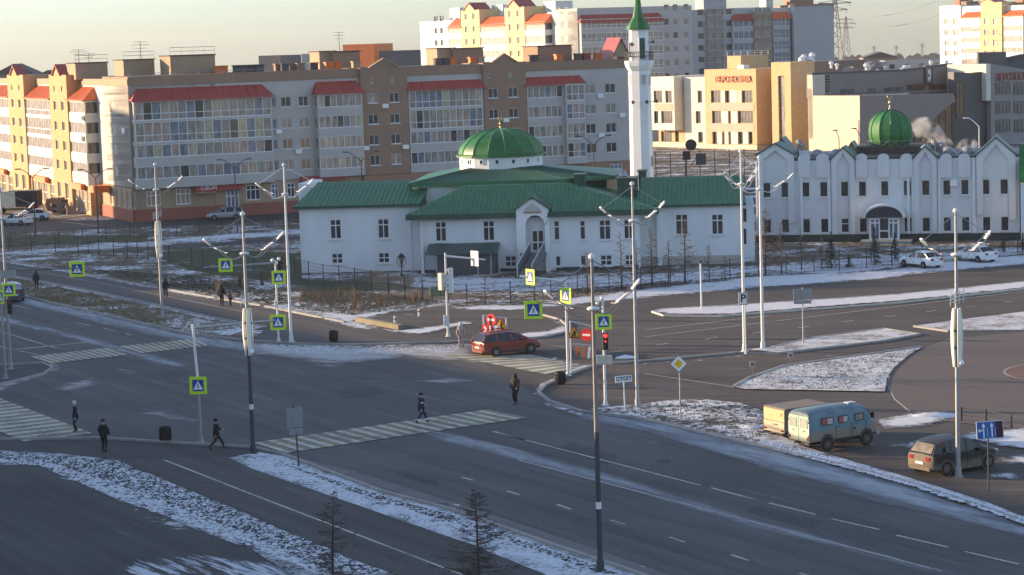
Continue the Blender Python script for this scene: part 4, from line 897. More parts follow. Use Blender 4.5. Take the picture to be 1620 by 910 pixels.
for i in range(ns):
    z1_ = zfl-(i+1)*zfl/(ns+1); yy = yP-0.6-(i+1)*run
    MB().box(x_t0+xshift*i, x_t1+xshift*i, yy, yy+run, z1_-0.16, z1_).build('step', STEPM, B.root)
for sx in (x_t0-0.08, x_t1+0.08):
    dxx = xshift*ns; yb_ = yP-0.6-ns*run
    s = MB(); s.add([(sx-0.04, yP-0.6, zfl-0.35), (sx+0.04, yP-0.6, zfl-0.35), (sx+0.04, yP-0.6, zfl+0.95), (sx-0.04, yP-0.6, zfl+0.95), (sx-0.04+dxx, yb_, 0.0), (sx+0.04+dxx, yb_, 0.0), (sx+0.04+dxx, yb_, 1.0), (sx-0.04+dxx, yb_, 1.0)],
          [(0,1,2,3), (4,7,6,5), (0,4,5,1), (3,2,6,7), (0,3,7,4), (1,5,6,2)]); s.build('stair_side', STEPD, B.root)
    MB().tube([(sx, yP-0.6, zfl+1.02), (sx+dxx, yb_, 1.05), (sx+dxx, yb_, 0)], 0.04, 6).build('handrail', WPOLE, B.root)
# shed leaning on the front wall
xs0_, xs1_ = B.X(690, 415, yF-2.2), B.X(784, 415, yF-2.2); zs0, zs1 = B.Z(735, 402, yF-2.4), B.Z(735, 387, yF)
SHED = mat('shed_dark_panel', (0.075, 0.08, 0.09), 0.7, 0.12, 2)
B.wall('shed_wall', xs0_, xs1_, yF-2.2, yF-0.003, -0.2, zs0-0.05, SHED, [])
s = MB(); s.prism([(yF-2.7, zs0-0.02), (yF-0.003, zs1), (yF-0.003, zs1+0.12), (yF-2.7, zs0+0.08)], 'x', xs0_-0.9, xs1_+0.25)
so_ = s.build('shed_roof', mat('shed_roof_metal', (0.06, 0.10, 0.09), 0.4, 0.15, 1.5), B.root); t = MB()
for i in range(30):
    x = xs0_-0.85+(xs1_-xs0_+1.0)*i/29; t.tube([(x, yF-2.7, zs0+0.1), (x, yF-0.01, zs1+0.14)], 0.045, 4)
t.build('roof_rib', mat('shed_roof_metal', (0, 0, 0)), so_)
MB().prism([(xs1_, zs0-0.2), (xs1_+0.0, zs0-0.2)][:0] or [(yF-2.2, zs0-0.06), (yF-0.003, zs0-0.06), (yF-0.003, zs1-0.02)], 'x', xs1_-0.05, xs1_+0.02).build('shed_gable', SHED, B.root)
for t_ in (0.0, 0.70, 0.92): MB().box(xs0_+(xs1_-xs0_)*t_-0.05, xs0_+(xs1_-xs0_)*t_+0.09, yF-2.26, yF-2.2, -0.2, zs0-0.1).build('shed_post', STEEL, B.root)
for x_ in (B.X(670,395,yF-.1),): MB().tube([(x_, yF-0.22, -0.1), (x_, yF-0.22, zF-0.3)], 0.07, 6).build('downpipe', WPOLE, B.root)
for px in (476, 650): MB().tube([(B.X(px,380,-.1), -0.12, -0.1), (B.X(px,380,-.1), -0.12, ze-0.3)], 0.06, 6).build('downpipe', WPOLE, B.root)
for (p0, p1) in ((662, 690), (792, 822), (880, 1010)):
    MB().box(B.X(p0,430,yF-.1), B.X(p1,430,yF-.1), yF-0.12, yF-0.003, -0.3, 0.28).build('plinth', mat('dark_plinth', (0.06,0.06,0.065), 0.9, 0.15, 2), B.root)
MB().box(xb1+0.1, xR1, -0.12, -0.003, -0.3, 0.8).build('plinth', GREYW, B.root)

# ---- minaret
mb_ = G(1015, 410); Zm = 229.0
xm_ = (1015-810)/F*Zm*1.0
def world_at(px, py, Y):
    d = ray(px, py); t = Y/d.y; return Vector((d.x*t, Y, H+d.z*t))
q = world_at(1015, 250, 229.0)
mo = empty('minaret', (q.x, q.y, 0), R(18), 'slim white minaret with a railed balcony and green pointed spire right of the dome', 'minaret')
def mz(py, px=1010): return world_at(px, py, 229.0).z
def rpx(w_): return w_/F*229.0/2
def ngon(r0_, r1_, z0, z1, n=8): return [(r0_, z0), (r1_, z1)]
r1_ = rpx(37)
MB().lathe([(r1_*1.03, 0), (r1_*0.93, mz(112)), ], 8, ph=math.pi/8).build('shaft', WHITE, mo)
MB().lathe([(r1_*0.95, mz(112)+0.01), (r1_*1.2, mz(104)), (r1_*1.24, mz(99)), (r1_*1.24, mz(96))], 8, ph=math.pi/8).build('balcony_slab', WHITE, mo)
MB().lathe([(rpx(31), mz(96)), (rpx(30), mz(46))], 8, ph=math.pi/8).build('lantern', WHITE, mo)
MB().lathe([(rpx(37), mz(47)), (rpx(37), mz(44)), (rpx(34), mz(40)), (rpx(18), mz(28)), (rpx(12), mz(14)), (rpx(2), mz(-30))], 8, ph=math.pi/8).build('spire', DOMEG, mo)
b = MB(); rr = r1_*1.2
for k in range(8):
    a0, a1 = math.pi/4*k+math.pi/8, math.pi/4*(k+1)+math.pi/8; A_, C_ = Vector((rr*math.cos(a0), rr*math.sin(a0), 0)), Vector((rr*math.cos(a1), rr*math.sin(a1), 0)); z0 = mz(96)
    for h in (0.45, 0.9): b.tube([A_+Vector((0,0,z0+h)), C_+Vector((0,0,z0+h))], 0.035, 4)
    for j in range(5): p = A_.lerp(C_, j/5); b.tube([p+Vector((0,0,z0)), p+Vector((0,0,z0+0.9))], 0.025, 4)
b.build('railing', STEELD, mo)
def mface(ang, w_, h_, z, r, name='window', mt=GLASS):
    a = R(ang); f = place(name, win_mesh(w_, h_, 1, 1, FRAMEW), mo, (r*math.cos(a), r*math.sin(a), z), a+math.pi/2); place('pane', pane_mesh(w_-0.08, h_-0.08, mt), f, (0, -0.02, 0.04))
rl = rpx(30)*math.cos(math.pi/8)+0.03; rs = r1_*0.95*math.cos(math.pi/8)
mface(-90-0, 0.75, (mz(60)-mz(95)), mz(96)+0.1, rl, 'doorway', GREEND); mface(180, 0.6, 1.6, mz(90), rl)
for a, z_ in ((-90, mz(135)), (-180, mz(135)), (-45, mz(135))): mface(a, 0.6, 1.15, z_, rs+0.01, 'niche', GREYW)
mface(-45, 0.45, 1.2, mz(265), r1_*math.cos(math.pi/8)+0.02, 'doorway')
for a, z_ in ((-135, mz(161)), (-45, mz(161)), (-90, mz(161)), (-135, mz(70)), (-45, mz(67))):
    aa = R(a); rr = (r1_*0.98 if z_ < mz(100) else rpx(31)); MB().lathe([(0.02, 0), (0.2, 0.35), (0.2, 0.4)], 8, axis='x').tube([(-0.3, 0, 0), (0, 0, 0)], 0.03, 4).build('loudspeaker', STEELD, mo, (rr*math.cos(aa)+0.3*math.cos(aa), rr*math.sin(aa)+0.3*math.sin(aa), z_), aa)

# ---- two storey white annexe with gables and green onion dome
A0 = G(1197, 384)
B = Bld('madrasa', A0, -14, 'white two storey hall with pointed gables, rounded parapets and a green onion dome', 'hall')
AN = B
zt2 = B.Z(1400, 248); zw0, zw1 = B.Z(1400, 311), B.Z(1400, 285.5); zl0, zl1 = B.Z(1400, 368), B.Z(1400, 344)
bx = lambda px, py=300, y=0.0: B.X(px, py, y)
xe_ = bx(1613)
cols_up = [(85,130),(180,220),(287,328),(380,420),(487,527),(578,620),(692,735),(810,852),(905,945),(1012,1055),(1105,1147),(1213,1253),(1308,1348)]
cols_lo = [(90,130),(183,223),(290,332),(385,425),(490,530),(583,625),(813,855),(907,948),(1015,1057),(1110,1150),(1218,1258),(1312,1352)]
wn = []
for (a, c) in cols_up:
    p0, p1 = 1180+a/3.25, 1180+c/3.25; wn.append(dict(face='f', a=(bx(p0)+bx(p1))/2, z=zw0, w=0.88, h=zw1-zw0, cols=1, pm=GLASS, t=0.1, sill=True))
for (a, c) in cols_lo:
    p0, p1 = 1180+a/3.25, 1180+c/3.25; wn.append(dict(face='f', a=(bx(p0,355)+bx(p1,355))/2, z=zl0, w=0.88, h=zl1-zl0, cols=1, rows=2 if a == 490 else 1, low=.6, pm=GLASS, t=0.1, sill=True))
B.wall('wall', 0.0, xe_, 0.0, 14.0, 0.75, zt2-0.25, MADR, wn, rd=0.14, roof=ROOFD)
MB().box(-0.05, xe_+0.05, -0.1, 14.0, -0.3, 0.75).build('plinth', mat('dark_green_plinth', (0.045,0.055,0.05), 0.9, 0.15, 2), B.root)
def panel(p0, p1, ptop, pbot):
    xa, xb_ = bx(p0), bx(p1); r = (xb_-xa)/2; z1 = B.Z((p0+p1)/2, ptop, -.2); z0 = B.Z((p0+p1)/2, pbot, -.2)
    b = MB(); pts = [(xa, z0), (xb_, z0)]+[((xa+xb_)/2+r*math.cos(math.pi*k/10), z1-r*0.75+r*0.75*math.sin(math.pi*k/10)) for k in range(11)]
    b.prism(pts, 'y', -0.22, 0.35); b.build('rounded_parapet', MADR, B.root)
for (a, c) in ((272,333),(365,430),(567,625),(680,738),(797,858),(1000,1060),(1093,1155)): panel(1180+a/3.25, 1180+c/3.25, 243.5, 281)
for (a, c, ppk, pe, big) in ((60,250,228,245,1), (443,562,234,252,0), (866,983,232,250,0), (1187,1388,218,246,1)):
    p0, p1 = 1180+a/3.25, 1180+c/3.25; xa, xb_ = bx(p0), bx(p1); zp = B.Z((p0+p1)/2, ppk, -.2); zs = B.Z((p0+p1)/2, pe, -.2); xm = (xa+xb_)/2; tw = 0.62 if big else 0.5
    b = MB()
    # raised rim of the gable: two pilasters joined by the pitched head, the field recessed between
    b.prism([(xa, zt2-2.0), (xb_, zt2-2.0), (xb_, zs), (xm, zp), (xa, zs)], 'y', -0.02, 0.5)
    b.prism([(xa, zs-0.5), (xa+tw, zs-0.5), (xm, zp-tw*1.0), (xb_-tw, zs-0.5), (xb_, zs-0.5), (xb_, zs), (xm, zp), (xa, zs)], 'y', -0.3, -0.02)
    bot = 0.8 if not big else 2.6
    b.box(xa, xa+tw, -0.3, -0.003, bot, zs-0.5); b.box(xb_-tw, xb_, -0.3, -0.003, 0.8 if not big else 2.0, zs-0.5)
    b.build('gable', MADR, B.root); r_ = MB()
    for xe in (xa-0.15, xb_+0.15): r_.prism([(xe, zs-0.1), (xm, zp), (xm, zp+0.14), (xe, zs+0.06)], 'y', -0.42, 4.5 if big else 3.5)
    r_.build('gable_roof', GREEND, B.root)
for px in (1268, 1312, 1318, 1437, 1445, 1486, 1541): MB().box(bx(px)-0.13, bx(px)+0.13, -0.15, -0.003, 0.75, zt2-0.3).build('pilaster', WHITE, B.root)
MB().box(0.02, xe_-0.02, 0.05, 13.9, zt2-0.246, zt2-0.05).build('roof_edge', STEELD, B.root)
# arched entrance canopy with glazed lobby
xa, xb_ = bx(1375,360,-1.6), bx(1423,360,-1.6); zc = B.Z(1400, 344, -1.6); zct = B.Z(1400, 326, -1.6); b = MB(); xm = (xa+xb_)/2; hw = (xb_-xa)/2+0.35
arc = [(xm+hw*math.cos(math.pi*k/12), zc+(zct-zc)*math.sin(math.pi*k/12)) for k in range(13)]
b.prism(arc, 'y', -1.9, -0.003); b.build('entrance_canopy', mat('canopy_dark', (0.03,0.035,0.045), 0.5, 0.1, 2), B.root)
b = MB(); arc2 = [(xm+(hw+0.22)*math.cos(math.pi*k/12), zc+(zct-zc+0.2)*math.sin(math.pi*k/12)) for k in range(13)]
for k in range(12): b.add([(arc[k][0], -1.95, arc[k][1]), (arc[k+1][0], -1.95, arc[k+1][1]), (arc2[k+1][0], -1.95, arc2[k+1][1]), (arc2[k][0], -1.95, arc2[k][1]), (arc[k][0], -0.004, arc[k][1]), (arc[k+1][0], -0.004, arc[k+1][1]), (arc2[k+1][0], -0.004, arc2[k+1][1]), (arc2[k][0], -0.004, arc2[k][1])], [(0,1,2,3), (3,2,6,7), (0,4,5,1)])
b.build('canopy_rim', WHITE, B.root)
lobby = place('lobby_glazing', win_mesh(xb_-xa, zc-0.35, 5, 2, FRAMEW, 0.2, .78), B.root, (xm, -1.6, 0.3)); place('pane', pane_mesh(xb_-xa-0.1, zc-0.45, GLASSB), lobby, (0, 0.02, 0.05))
MB().box(xm-0.55, xm+0.55, -1.72, -1.66, 0.35, 2.6).build('door', FRAMEW, B.root); MB().box(xm-0.4, xm+0.4, -1.75, -1.722, 1.3, 2.45).box(xm-0.4, xm+0.4, -1.75, -1.722, 0.5, 1.15).build('door_glass', GLASS, B.root)
MB().box(xa-0.8, xb_+1.2, -3.0, -0.11, -0.1, 0.28).build('entrance_step', STEPM, B.root)
ac = bx(1509); MB().cbox(ac-0.35, ac+0.35, -0.5, -0.1, B.Z(1509,294,-.3), B.Z(1509,285,-.3), 0.04).lathe([(0.2, -0.02), (0.2, 0.02)], 12, (ac, -0.51, B.Z(1509,289.5,-.3)), 0, 'y').build('air_conditioner', WHITE2, B.root)
# dark roof box under the onion dome
yb = 6.0
MB().box(B.X(1352,250,yb), B.X(1482,250,yb), yb, yb+7, zt2-0.3, B.Z(1415,232,yb)).build('roof_house', mat('roof_house_brown', (0.075,0.06,0.05), 0.8, 0.15, 2), B.root)
gable(B, B.X(1340,236,8), B.X(1362,236,8), 5.0, 9.0, zt2, B.Z(1352,226,6), GREYW, GREEND, name='dormer')
gable(B, B.X(1222,236,9), B.X(1262,236,9), 6.0, 10.0, zt2, B.Z(1238,220,6), GREEND, GREEND, name='dormer')
yd = 8.5; xd = B.X(1408, 205, yd); z0 = B.Z(1408, 231, yd); z1 = B.Z(1408, 173, yd); hh = z1-z0; rw = (B.X(1443,203,yd)-B.X(1374,203,yd))/2
prof = [(rw*0.80, 0), (rw*0.84, hh*0.04), (rw*0.92, hh*0.14), (rw*0.985, hh*0.28), (rw, hh*0.42), (rw*0.97, hh*0.56), (rw*0.88, hh*0.70), (rw*0.70, hh*0.83), (rw*0.45, hh*0.92), (rw*0.2, hh*0.975), (rw*0.05, hh)]
def finer(pf, k=4):
    out = []
    for i in range(len(pf)-1):
        p0, p1, p2, p3 = pf[max(0, i-1)], pf[i], pf[i+1], pf[min(len(pf)-1, i+2)]
        for j in range(k):
            t = j/k; out.append(tuple(0.5*((2*p1[a])+(-p0[a]+p2[a])*t+(2*p0[a]-5*p1[a]+4*p2[a]-p3[a])*t*t+(-p0[a]+3*p1[a]-3*p2[a]+p3[a])*t**3) for a in (0, 1)))
    return out+[pf[-1]]
prof = finer(prof)
od = MB().lathe(prof, 12, (xd, yd, z0), ph=0.1).build('onion_dome', tilemat('onion_green_tiles', (0.015,0.13,0.028), (0.022,0.18,0.04), 6, 6, rough=0.62), B.root)
b = MB()
for k in range(12):
    th = 2*math.pi*k/12+0.1; b.tube([(xd+r_*math.cos(th), yd+r_*math.sin(th), z0+z_) for r_, z_ in prof], 0.05, 4)
b.build('dome_rib', GREEND, od)
b = MB()
for k in range(16):
    a0, a1 = 2*math.pi*k/16, 2*math.pi*(k+1)/16; r_ = rw*1.03
    A_, C_ = Vector((xd+r_*math.cos(a0), yd+r_*math.sin(a0), z0)), Vector((xd+r_*math.cos(a1), yd+r_*math.sin(a1), z0))
    b.tube([A_, A_+Vector((0,0,0.6))], 0.025, 4); b.tube([A_+Vector((0,0,0.6)), C_+Vector((0,0,0.6))], 0.025, 4); b.tube([A_, C_+Vector((0,0,0.6))], 0.02, 4)
b.build('dome_railing', STEEL, od)
finial(B, xd, yd, z1-0.05, 0.95)
# domed skylights and pipes on the annexe roof
for px in (1293, 1323, 1500, 1530): 
    x_ = B.X(px, 246, 4.0); MB().lathe([(0.75, 0), (0.72, 0.3), (0.5, 0.62), (0.2, 0.75), (0.02, 0.78)], 12, (x_, 4.0, zt2-0.1)).build('skylight', mat('skylight_grey', (0.3,0.32,0.33), 0.3, 0.1, 2), B.root)
for px, h in ((1264, 1.6), (1270, 1.2), (1490, 1.0), (1478, 1.3)): x_ = B.X(px, 246, 3.0); MB().lathe([(0.16, 0), (0.16, h), (0.3, h+0.02), (0.3, h+0.25), (0.1, h+0.4)], 8, (x_, 3.0, zt2-0.2)).build('flue', STEEL, B.root)
MB().box(B.X(1264,244,2.5), B.X(1280,244,2.5), 2.5, 3.5, zt2-0.2, zt2+0.6).build('roof_unit', WHITE2, B.root)
x_, z_ = B.f(1463, 235, 1.5); MB().lathe([(0.02, -0.35), (0.3, -0.15), (0.42, 0.0), (0.3, 0.15), (0.02, 0.3)], 10, (x_, 1.5, z_+0.1)).build('vent_hood', WHITE2, B.root)
# green gabled neighbour at the right edge
q = G(1611, 384); B = Bld('small_house', q, -14, 'sliver of a white house with a bright green roof at the right edge', 'house')
B.wall('wall', 0.25, 9, 0, 8, -0.3, B.Z(1618, 290), WHITE, [dict(face='f', a=1.0, z=B.Z(1618,310), w=0.6, h=1.1, cols=1), dict(face='f', a=3.5, z=B.Z(1618,310), w=0.8, h=1.1, cols=1)]); 
MB().prism([(-0.3, B.Z(1618,287)), (8.5, B.Z(1618,287)), (4.2, B.Z(1618,230,4))], 'x', 0.1, 9.5).build('roof', DOMEG, B.root)
# ------------------------------------------------------------ school with the lit blocks
BRICKY = mat('yellow_brick', (0.54, 0.36, 0.19), 0.85, 0.08, 1.2, 0.1)
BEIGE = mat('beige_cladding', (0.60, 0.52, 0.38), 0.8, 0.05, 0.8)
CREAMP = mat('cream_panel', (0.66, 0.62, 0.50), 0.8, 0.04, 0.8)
BROWNP = mat('shaded_brown_brick', (0.20, 0.15, 0.125), 0.85, 0.1, 1.2)  # brick for shaded faces, the shade put into a darker brown
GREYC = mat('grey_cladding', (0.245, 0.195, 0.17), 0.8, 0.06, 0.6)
DARKC = mat('dark_cladding', (0.045, 0.045, 0.048), 0.5, 0.1, 0.6)
BRONZE = mat('bronze_glass', (0.10, 0.065, 0.045), 0.15, 0.6, 0.35, c2=(0.30, 0.15, 0.07))
def yat(Y, px, py=200):
    d = ray(px, py); t = Y/d.y; return Vector((d.x*t, Y, 0))
B = Bld('school', G(1117, 235), -54, 'three storey school of sunlit yellow and cream blocks with a red name on top', 'school')
SC = B
fx = lambda px, py=180, y=0.0: B.f(px, py, y)[0]
def sw(p0, p1, q0, q1, y=0.0, cols=2, fm=FRAMED, pm=GLASS, face='f', x=None, rows=1, **k):
    if face == 'f':
        (xa, zt), (xb_, zb) = B.f(p0, (q0+q1)/2, y), B.f(p1, (q0+q1)/2, y); zt = B.Z((p0+p1)/2, q0, y); zb = B.Z((p0+p1)/2, q1, y)
        return dict(face='f', a=(xa+xb_)/2, z=zb, w=xb_-xa, h=zt-zb, cols=cols, fm=fm, pm=pm, t=0.1, rows=rows, **k)
    ya, yb_ = B.l(p0, (q0+q1)/2, x)[0], B.l(p1, (q0+q1)/2, x)[0]; zt = B.l((p0+p1)/2, q0, x)[1]; zb = B.l((p0+p1)/2, q1, x)[1]
    return dict(face='r', a=(ya+yb_)/2, z=zb, w=yb_-ya, h=zt-zb, cols=cols, fm=fm, pm=pm, t=0.1, rows=rows, **k)
q3, q2, q1 = (143.4, 162.8), (175.8, 195.4), (208.7, 228)
o1 = fx(1197)
WG = mat('school_glass', (0.10, 0.09, 0.085), 0.1, 0.5, 0.5, c2=(0.28, 0.26, 0.24))
wo = [sw(1124.7,1140,*q3,cols=3,pm=WG), sw(1147.5,1154.2,*q3,cols=1), sw(1174,1190.5,*q3,cols=3,pm=WG),
      sw(1126.4,1141,*q2,cols=3,pm=WG), sw(1152.5,1156,*q2,cols=1), sw(1167.5,1191.7,*q2,cols=5,pm=WG),
      sw(1127,1134,*q1,cols=1), sw(1142.8,1146.2,*q1,cols=1), sw(1153,1156.2,*q1,cols=1), sw(1168,1175.3,*q1,cols=1), sw(1184.5,1190.5,*q1,cols=1)]
B.wall('wall', 0.0, o1, 0.0, 12.0, 1.0, B.Z(1157, 109.5), BRICKY, wo, rd=0.35)
def pnl(p0, p1, q, mt=CREAMP, y=0.0, d=0.06, name='panel'):
    xa, xb_ = fx(p0, (q[0]+q[1])/2, y), fx(p1, (q[0]+q[1])/2, y); MB().box(xa, xb_, y-d, y-0.002, B.Z((p0+p1)/2, q[1], y), B.Z((p0+p1)/2, q[0], y)).build(name, mt, B.root)
for a in ((1141,1147,q3),(1155,1166,q3),(1142,1152,q2),(1157,1167,q2),(1135.5,1142,q1),(1147,1152.5,q1),(1157,1167.5,q1),(1176,1184,q1)): pnl(*a)
pnl(1167,1173.5,q3,BEIGE)
for q in ((163.5, 175), (196, 208)): pnl(1121.5, 1193, q, mat('spandrel_tan', (0.42,0.36,0.27), 0.8, 0.05, 1), name='spandrel')
lt = place('lettering', text_mesh('ПЕРСПЕКТИВА', 1.5, 0.15, mat('sign_red_brown', (0.45, 0.10, 0.03), 0.5, 0), 0.0), B.root, (fx(1159,126,-.2), -0.2, B.Z(1159,126,-.2)))
kk = (fx(1187,126)-fx(1131,126))/max(1e-3, max(v.co.x for v in lt.data.vertices)-min(v.co.x for v in lt.data.vertices)); lt.scale = (kk, 1, 1.1)
B.wall('plinth', -16, o1-0.4, 0.3, 12.0, -0.3, 1.0, BEIGE)
# middle and left blocks
ym = 2.0
B.wall('wall', fx(1083,180,ym), -0.01, ym, 12.0, 1.0, B.Z(1100, 122, ym), CREAM, [sw(1103.5,1110.7,*q3,y=ym,cols=1), sw(1100.5,1108.5,*q2,y=ym), sw(1104.5,1112,*q1,y=ym,cols=1)], rd=0.3)
yl = 0.0
xl0, xl1 = fx(1030,180,yl), fx(1067,180,yl)
B.wall('wall', xl0, xl1, yl, 12.0, B.Z(1048,206,yl), B.Z(1048,121.5,yl), CREAMP, [sw(1034,1047.8,*q3,y=yl,cols=3,pm=WG), sw(1052.6,1063,*q3,y=yl,pm=WG), sw(1034.5,1041.5,*q2,y=yl,cols=1), sw(1046,1064,*q2,y=yl,cols=4,pm=WG)], rd=0.3)
pnl(1036, 1065, (164, 175), mat('spandrel_tan', (0,0,0)), yl, name='spandrel')
B.wall('wall', fx(1042,215,ym), fx(1083,215,ym), ym+0.02, 11.9, 1.0, B.Z(1060,150,ym), BRICKY, [sw(1046,1063,208,225,y=ym+.02,cols=4,pm=WG), sw(1068,1074,208,225,y=ym+.02,cols=1)], rd=0.3)
B.wall('wall', fx(1067.5,180,ym), fx(1083,180,ym), ym+0.6, 11.8, 1.0, B.Z(1075,124,ym), BROWNP, [sw(1076,1082,*q,y=ym+.6,cols=1) for q in (q3, q2, q1)], rd=0.2)
# right of the yellow block
B.wall('wall', fx(1197,180,4)+0.3, fx(1224,180,4), 4.0, 12.0, -0.3, B.Z(1215, 117, 4), CREAMP, [sw(1211.5,1221.5,*q,y=4.0) for q in (q3, q2, q1)], rd=0.3)
yt = 1.0; xt0, xt1 = fx(1221,160,yt), fx(1251.3,160,yt)
ye = B.l(1268, 160, xt1)[0]
B.wall('tower', xt0, xt1, yt, max(ye, yt+6), -0.3, B.Z(1236, 98.5, yt), BRICKY, [sw(1231.5,1242,120,228,y=yt,cols=1,rows=6,pm=GLASSL)], rd=0.4)
B.wall('wall', xt1-6, xt1-0.3, max(ye, yt+6)+0.01, max(ye, yt+6)+13, -0.3, B.Z(1236, 99.5, yt), BROWNP, [])
B.wall('wall', xt1-3, xt1-0.1, yt+5, max(ye, yt+6)+9, -0.3, B.l(1272,119,xt1)[1], CREAMP, [dict(face='r', a=max(ye,yt+6)+2.0, z=B.l(1272,q[1],xt1)[1], w=2.2, h=2.3, cols=2, fm=FRAMED, pm=GLASS) for q in ((142,163),(177,198),(210,222))])
# stair head on the roof
rbm = B.wall('stair_head', fx(1150.6,100,5), fx(1172,100,5), 5.0, 12, B.Z(1160,109.5)-0.5, B.Z(1160,88.5,5), BRICKY)
railing(B, [(fx(1172,100,5), 12), (fx(1150.6,100,5), 12), (fx(1150.6,100,5), 5)], B.Z(1160,88.5,5), 0.8)
MB().box(fx(1167,105,1), fx(1176,105,1), 1.0, 2.5, B.Z(1171,109.5,1), B.Z(1171,103,1)).build('roof_unit', WHITE2, B.root)
# beige hall: low sunlit front, long shaded flank, upper storey set back
yb_ = -6.0
xa, xb2 = fx(1279,190,yb_), fx(1360.5,190,yb_)
yend = B.l(1512, 190, xb2)[0]
ztl = B.Z(1320, 151.5, yb_)
B.wall('hall_front', xa, xb2-0.02, yb_, yb_+12, -0.3, ztl, BEIGE)
def flank(pts, x, th, mt, name, mats=None):
    """wall panel on the right-hand side plane x: outline given as picture points"""
    q = [B.l(px, py, x) for px, py in pts]; b = MB(); b.prism([(y_, z_) for y_, z_ in q], 'x', x-th, x); return b.build(name, mt, B.root)
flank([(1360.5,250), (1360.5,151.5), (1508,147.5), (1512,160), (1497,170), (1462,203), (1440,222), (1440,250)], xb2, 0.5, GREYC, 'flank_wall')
gl = flank([(1435,252), (1435,180), (1462,165), (1507,150), (1507,250)], xb2-0.9, 0.3, BRONZE, 'bronze_glazing')
for i in range(7):
    y_ = B.l(1446+i*10, 200, xb2-0.85)[0]; z1_ = B.l(1446+i*10, 216-(i*8.2), xb2-0.85)[1]
    MB().box(xb2-0.9, xb2-0.78, y_-0.07, y_+0.07, -0.3, z1_).build('mullion', FRAMED, B.root)
for z_ in (3.5, 6.2, 8.9): MB().box(xb2-0.895, xb2-0.77, B.l(1447,200,xb2)[0], yend, z_-0.06, z_+0.06).build('transom', FRAMED, B.root)
xu = fx(1285.5, 140, yb_)
up = [(1285.5,155), (1285.5,118), (1435,112.5), (1508,102.5), (1508,150.5)]
qq = [B.l(px, py, xu) for px, py in up]
yend2 = qq[-1][0]
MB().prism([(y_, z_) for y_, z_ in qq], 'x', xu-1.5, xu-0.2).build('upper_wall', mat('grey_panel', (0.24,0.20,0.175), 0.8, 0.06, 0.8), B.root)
MB().box(fx(1277.8,140,yb_), xu, yb_, yb_+3, ztl-7.5, B.Z(1282,119,yb_)).build('end_wall', BEIGE, B.root)
for (p0, p1, u0_, u1_) in ((1331,1352,141,150),(1374,1385,140,149.5),(1400,1429,138.5,148.5),(1436,1463,133.5,146),(1471,1502,133,146)):
    ya, yc = B.l(p0, 145, xu)[0], B.l(p1, 145, xu)[0]; za, zb = B.l((p0+p1)/2, u1_, xu)[1], B.l((p0+p1)/2, u0_, xu)[1]
    n = max(2, round((p1-p0)/4.5)); w_ = place('window', win_mesh(yc-ya, zb-za, n, 1, FRAMED), B.root, (xu-0.15, (ya+yc)/2, za), math.pi/2)
    place('pane', pane_mesh(yc-ya-0.1, zb-za-0.1, BRONZE if p0 > 1430 else WG), w_, (0, 0.02, 0.05))
ya, za = B.l(1469, 119, xu); s_ = MB().box(xu-0.3, xu+0.1, ya-1.0, ya+1.0, za-1.7, za+1.7).build('emblem_board', DARKC, B.root)
MB().box(xu+0.1, xu+0.14, ya-0.7, ya+0.7, za-1.4, za+1.4).build('emblem_field', GREYC, s_)
MB().box(xu+0.14, xu+0.18, ya-0.3, ya+0.4, za+0.2, za+1.0).box(xu+0.14, xu+0.18, ya-0.3, ya+0.3, za-1.0, za-0.3).box(xu+0.14, xu+0.18, ya+0.2, ya+0.45, za-0.5, za+0.3).build('emblem_mark', WHITE2, s_)
MB().prism([(p[0], p[1]+(0.05 if i in (1,2,3) else -99)) for i, p in enumerate(qq)][:0] or [(qq[1][0], qq[1][1]+0.02), (qq[2][0], qq[2][1]+0.02), (qq[3][0], qq[3][1]+0.02), (qq[3][0], qq[3][1]+0.3), (qq[2][0], qq[2][1]+0.3), (qq[1][0], qq[1][1]+0.3)], 'x', xu-1.6, xu-0.1).build('coping', ROOFD, B.root)
MB().quad((xu-1.4, yb_+.1, ztl+0.02), (xb2-.1, yb_+.1, ztl+0.02), (xb2-.1, yend, ztl+0.02), (xu-1.4, yend, ztl+0.02)).build('flat_roof', ROOFD, B.root)
MB().box(xu-6, xu-1.6, yb_+14, yend2, ztl, qq[1][1]-0.6).build('upper_storey', BROWNP, B.root)
# ladder of vents on the upper wall
for i in range(6):
    y_, z_ = B.l(1309, 121+i*4.6, xu-0.1); MB().box(xu-0.2, xu, y_-0.45, y_+0.45, z_-0.1, z_+0.1).build('vent_slat', BLACK, B.root)
# dark glazed link
q = [B.l(px, py, xb2-1.6) for px, py in ((1509,250), (1509,114), (1540,116), (1568,111), (1568,250))]
MB().prism(q, 'x', xb2-3.0, xb2-1.6).build('dark_link', DARKC, B.root)
for (p0, p1, u0_, u1_) in ((1512,1523.5,131,186),):
    ya, yc = B.l(p0, 160, xb2-1.6)[0], B.l(p1, 160, xb2-1.6)[0]; za, zb = B.l(1518, u1_, xb2-1.6)[1], B.l(1518, u0_, xb2-1.6)[1]
    w_ = place('window', win_mesh(yc-ya, zb-za, 2, 7, FRAMED), B.root, (xb2-1.5, (ya+yc)/2, za), math.pi/2); place('pane', pane_mesh(yc-ya-0.1, zb-za-0.1, BRONZE), w_, (0, 0.02, 0.05))
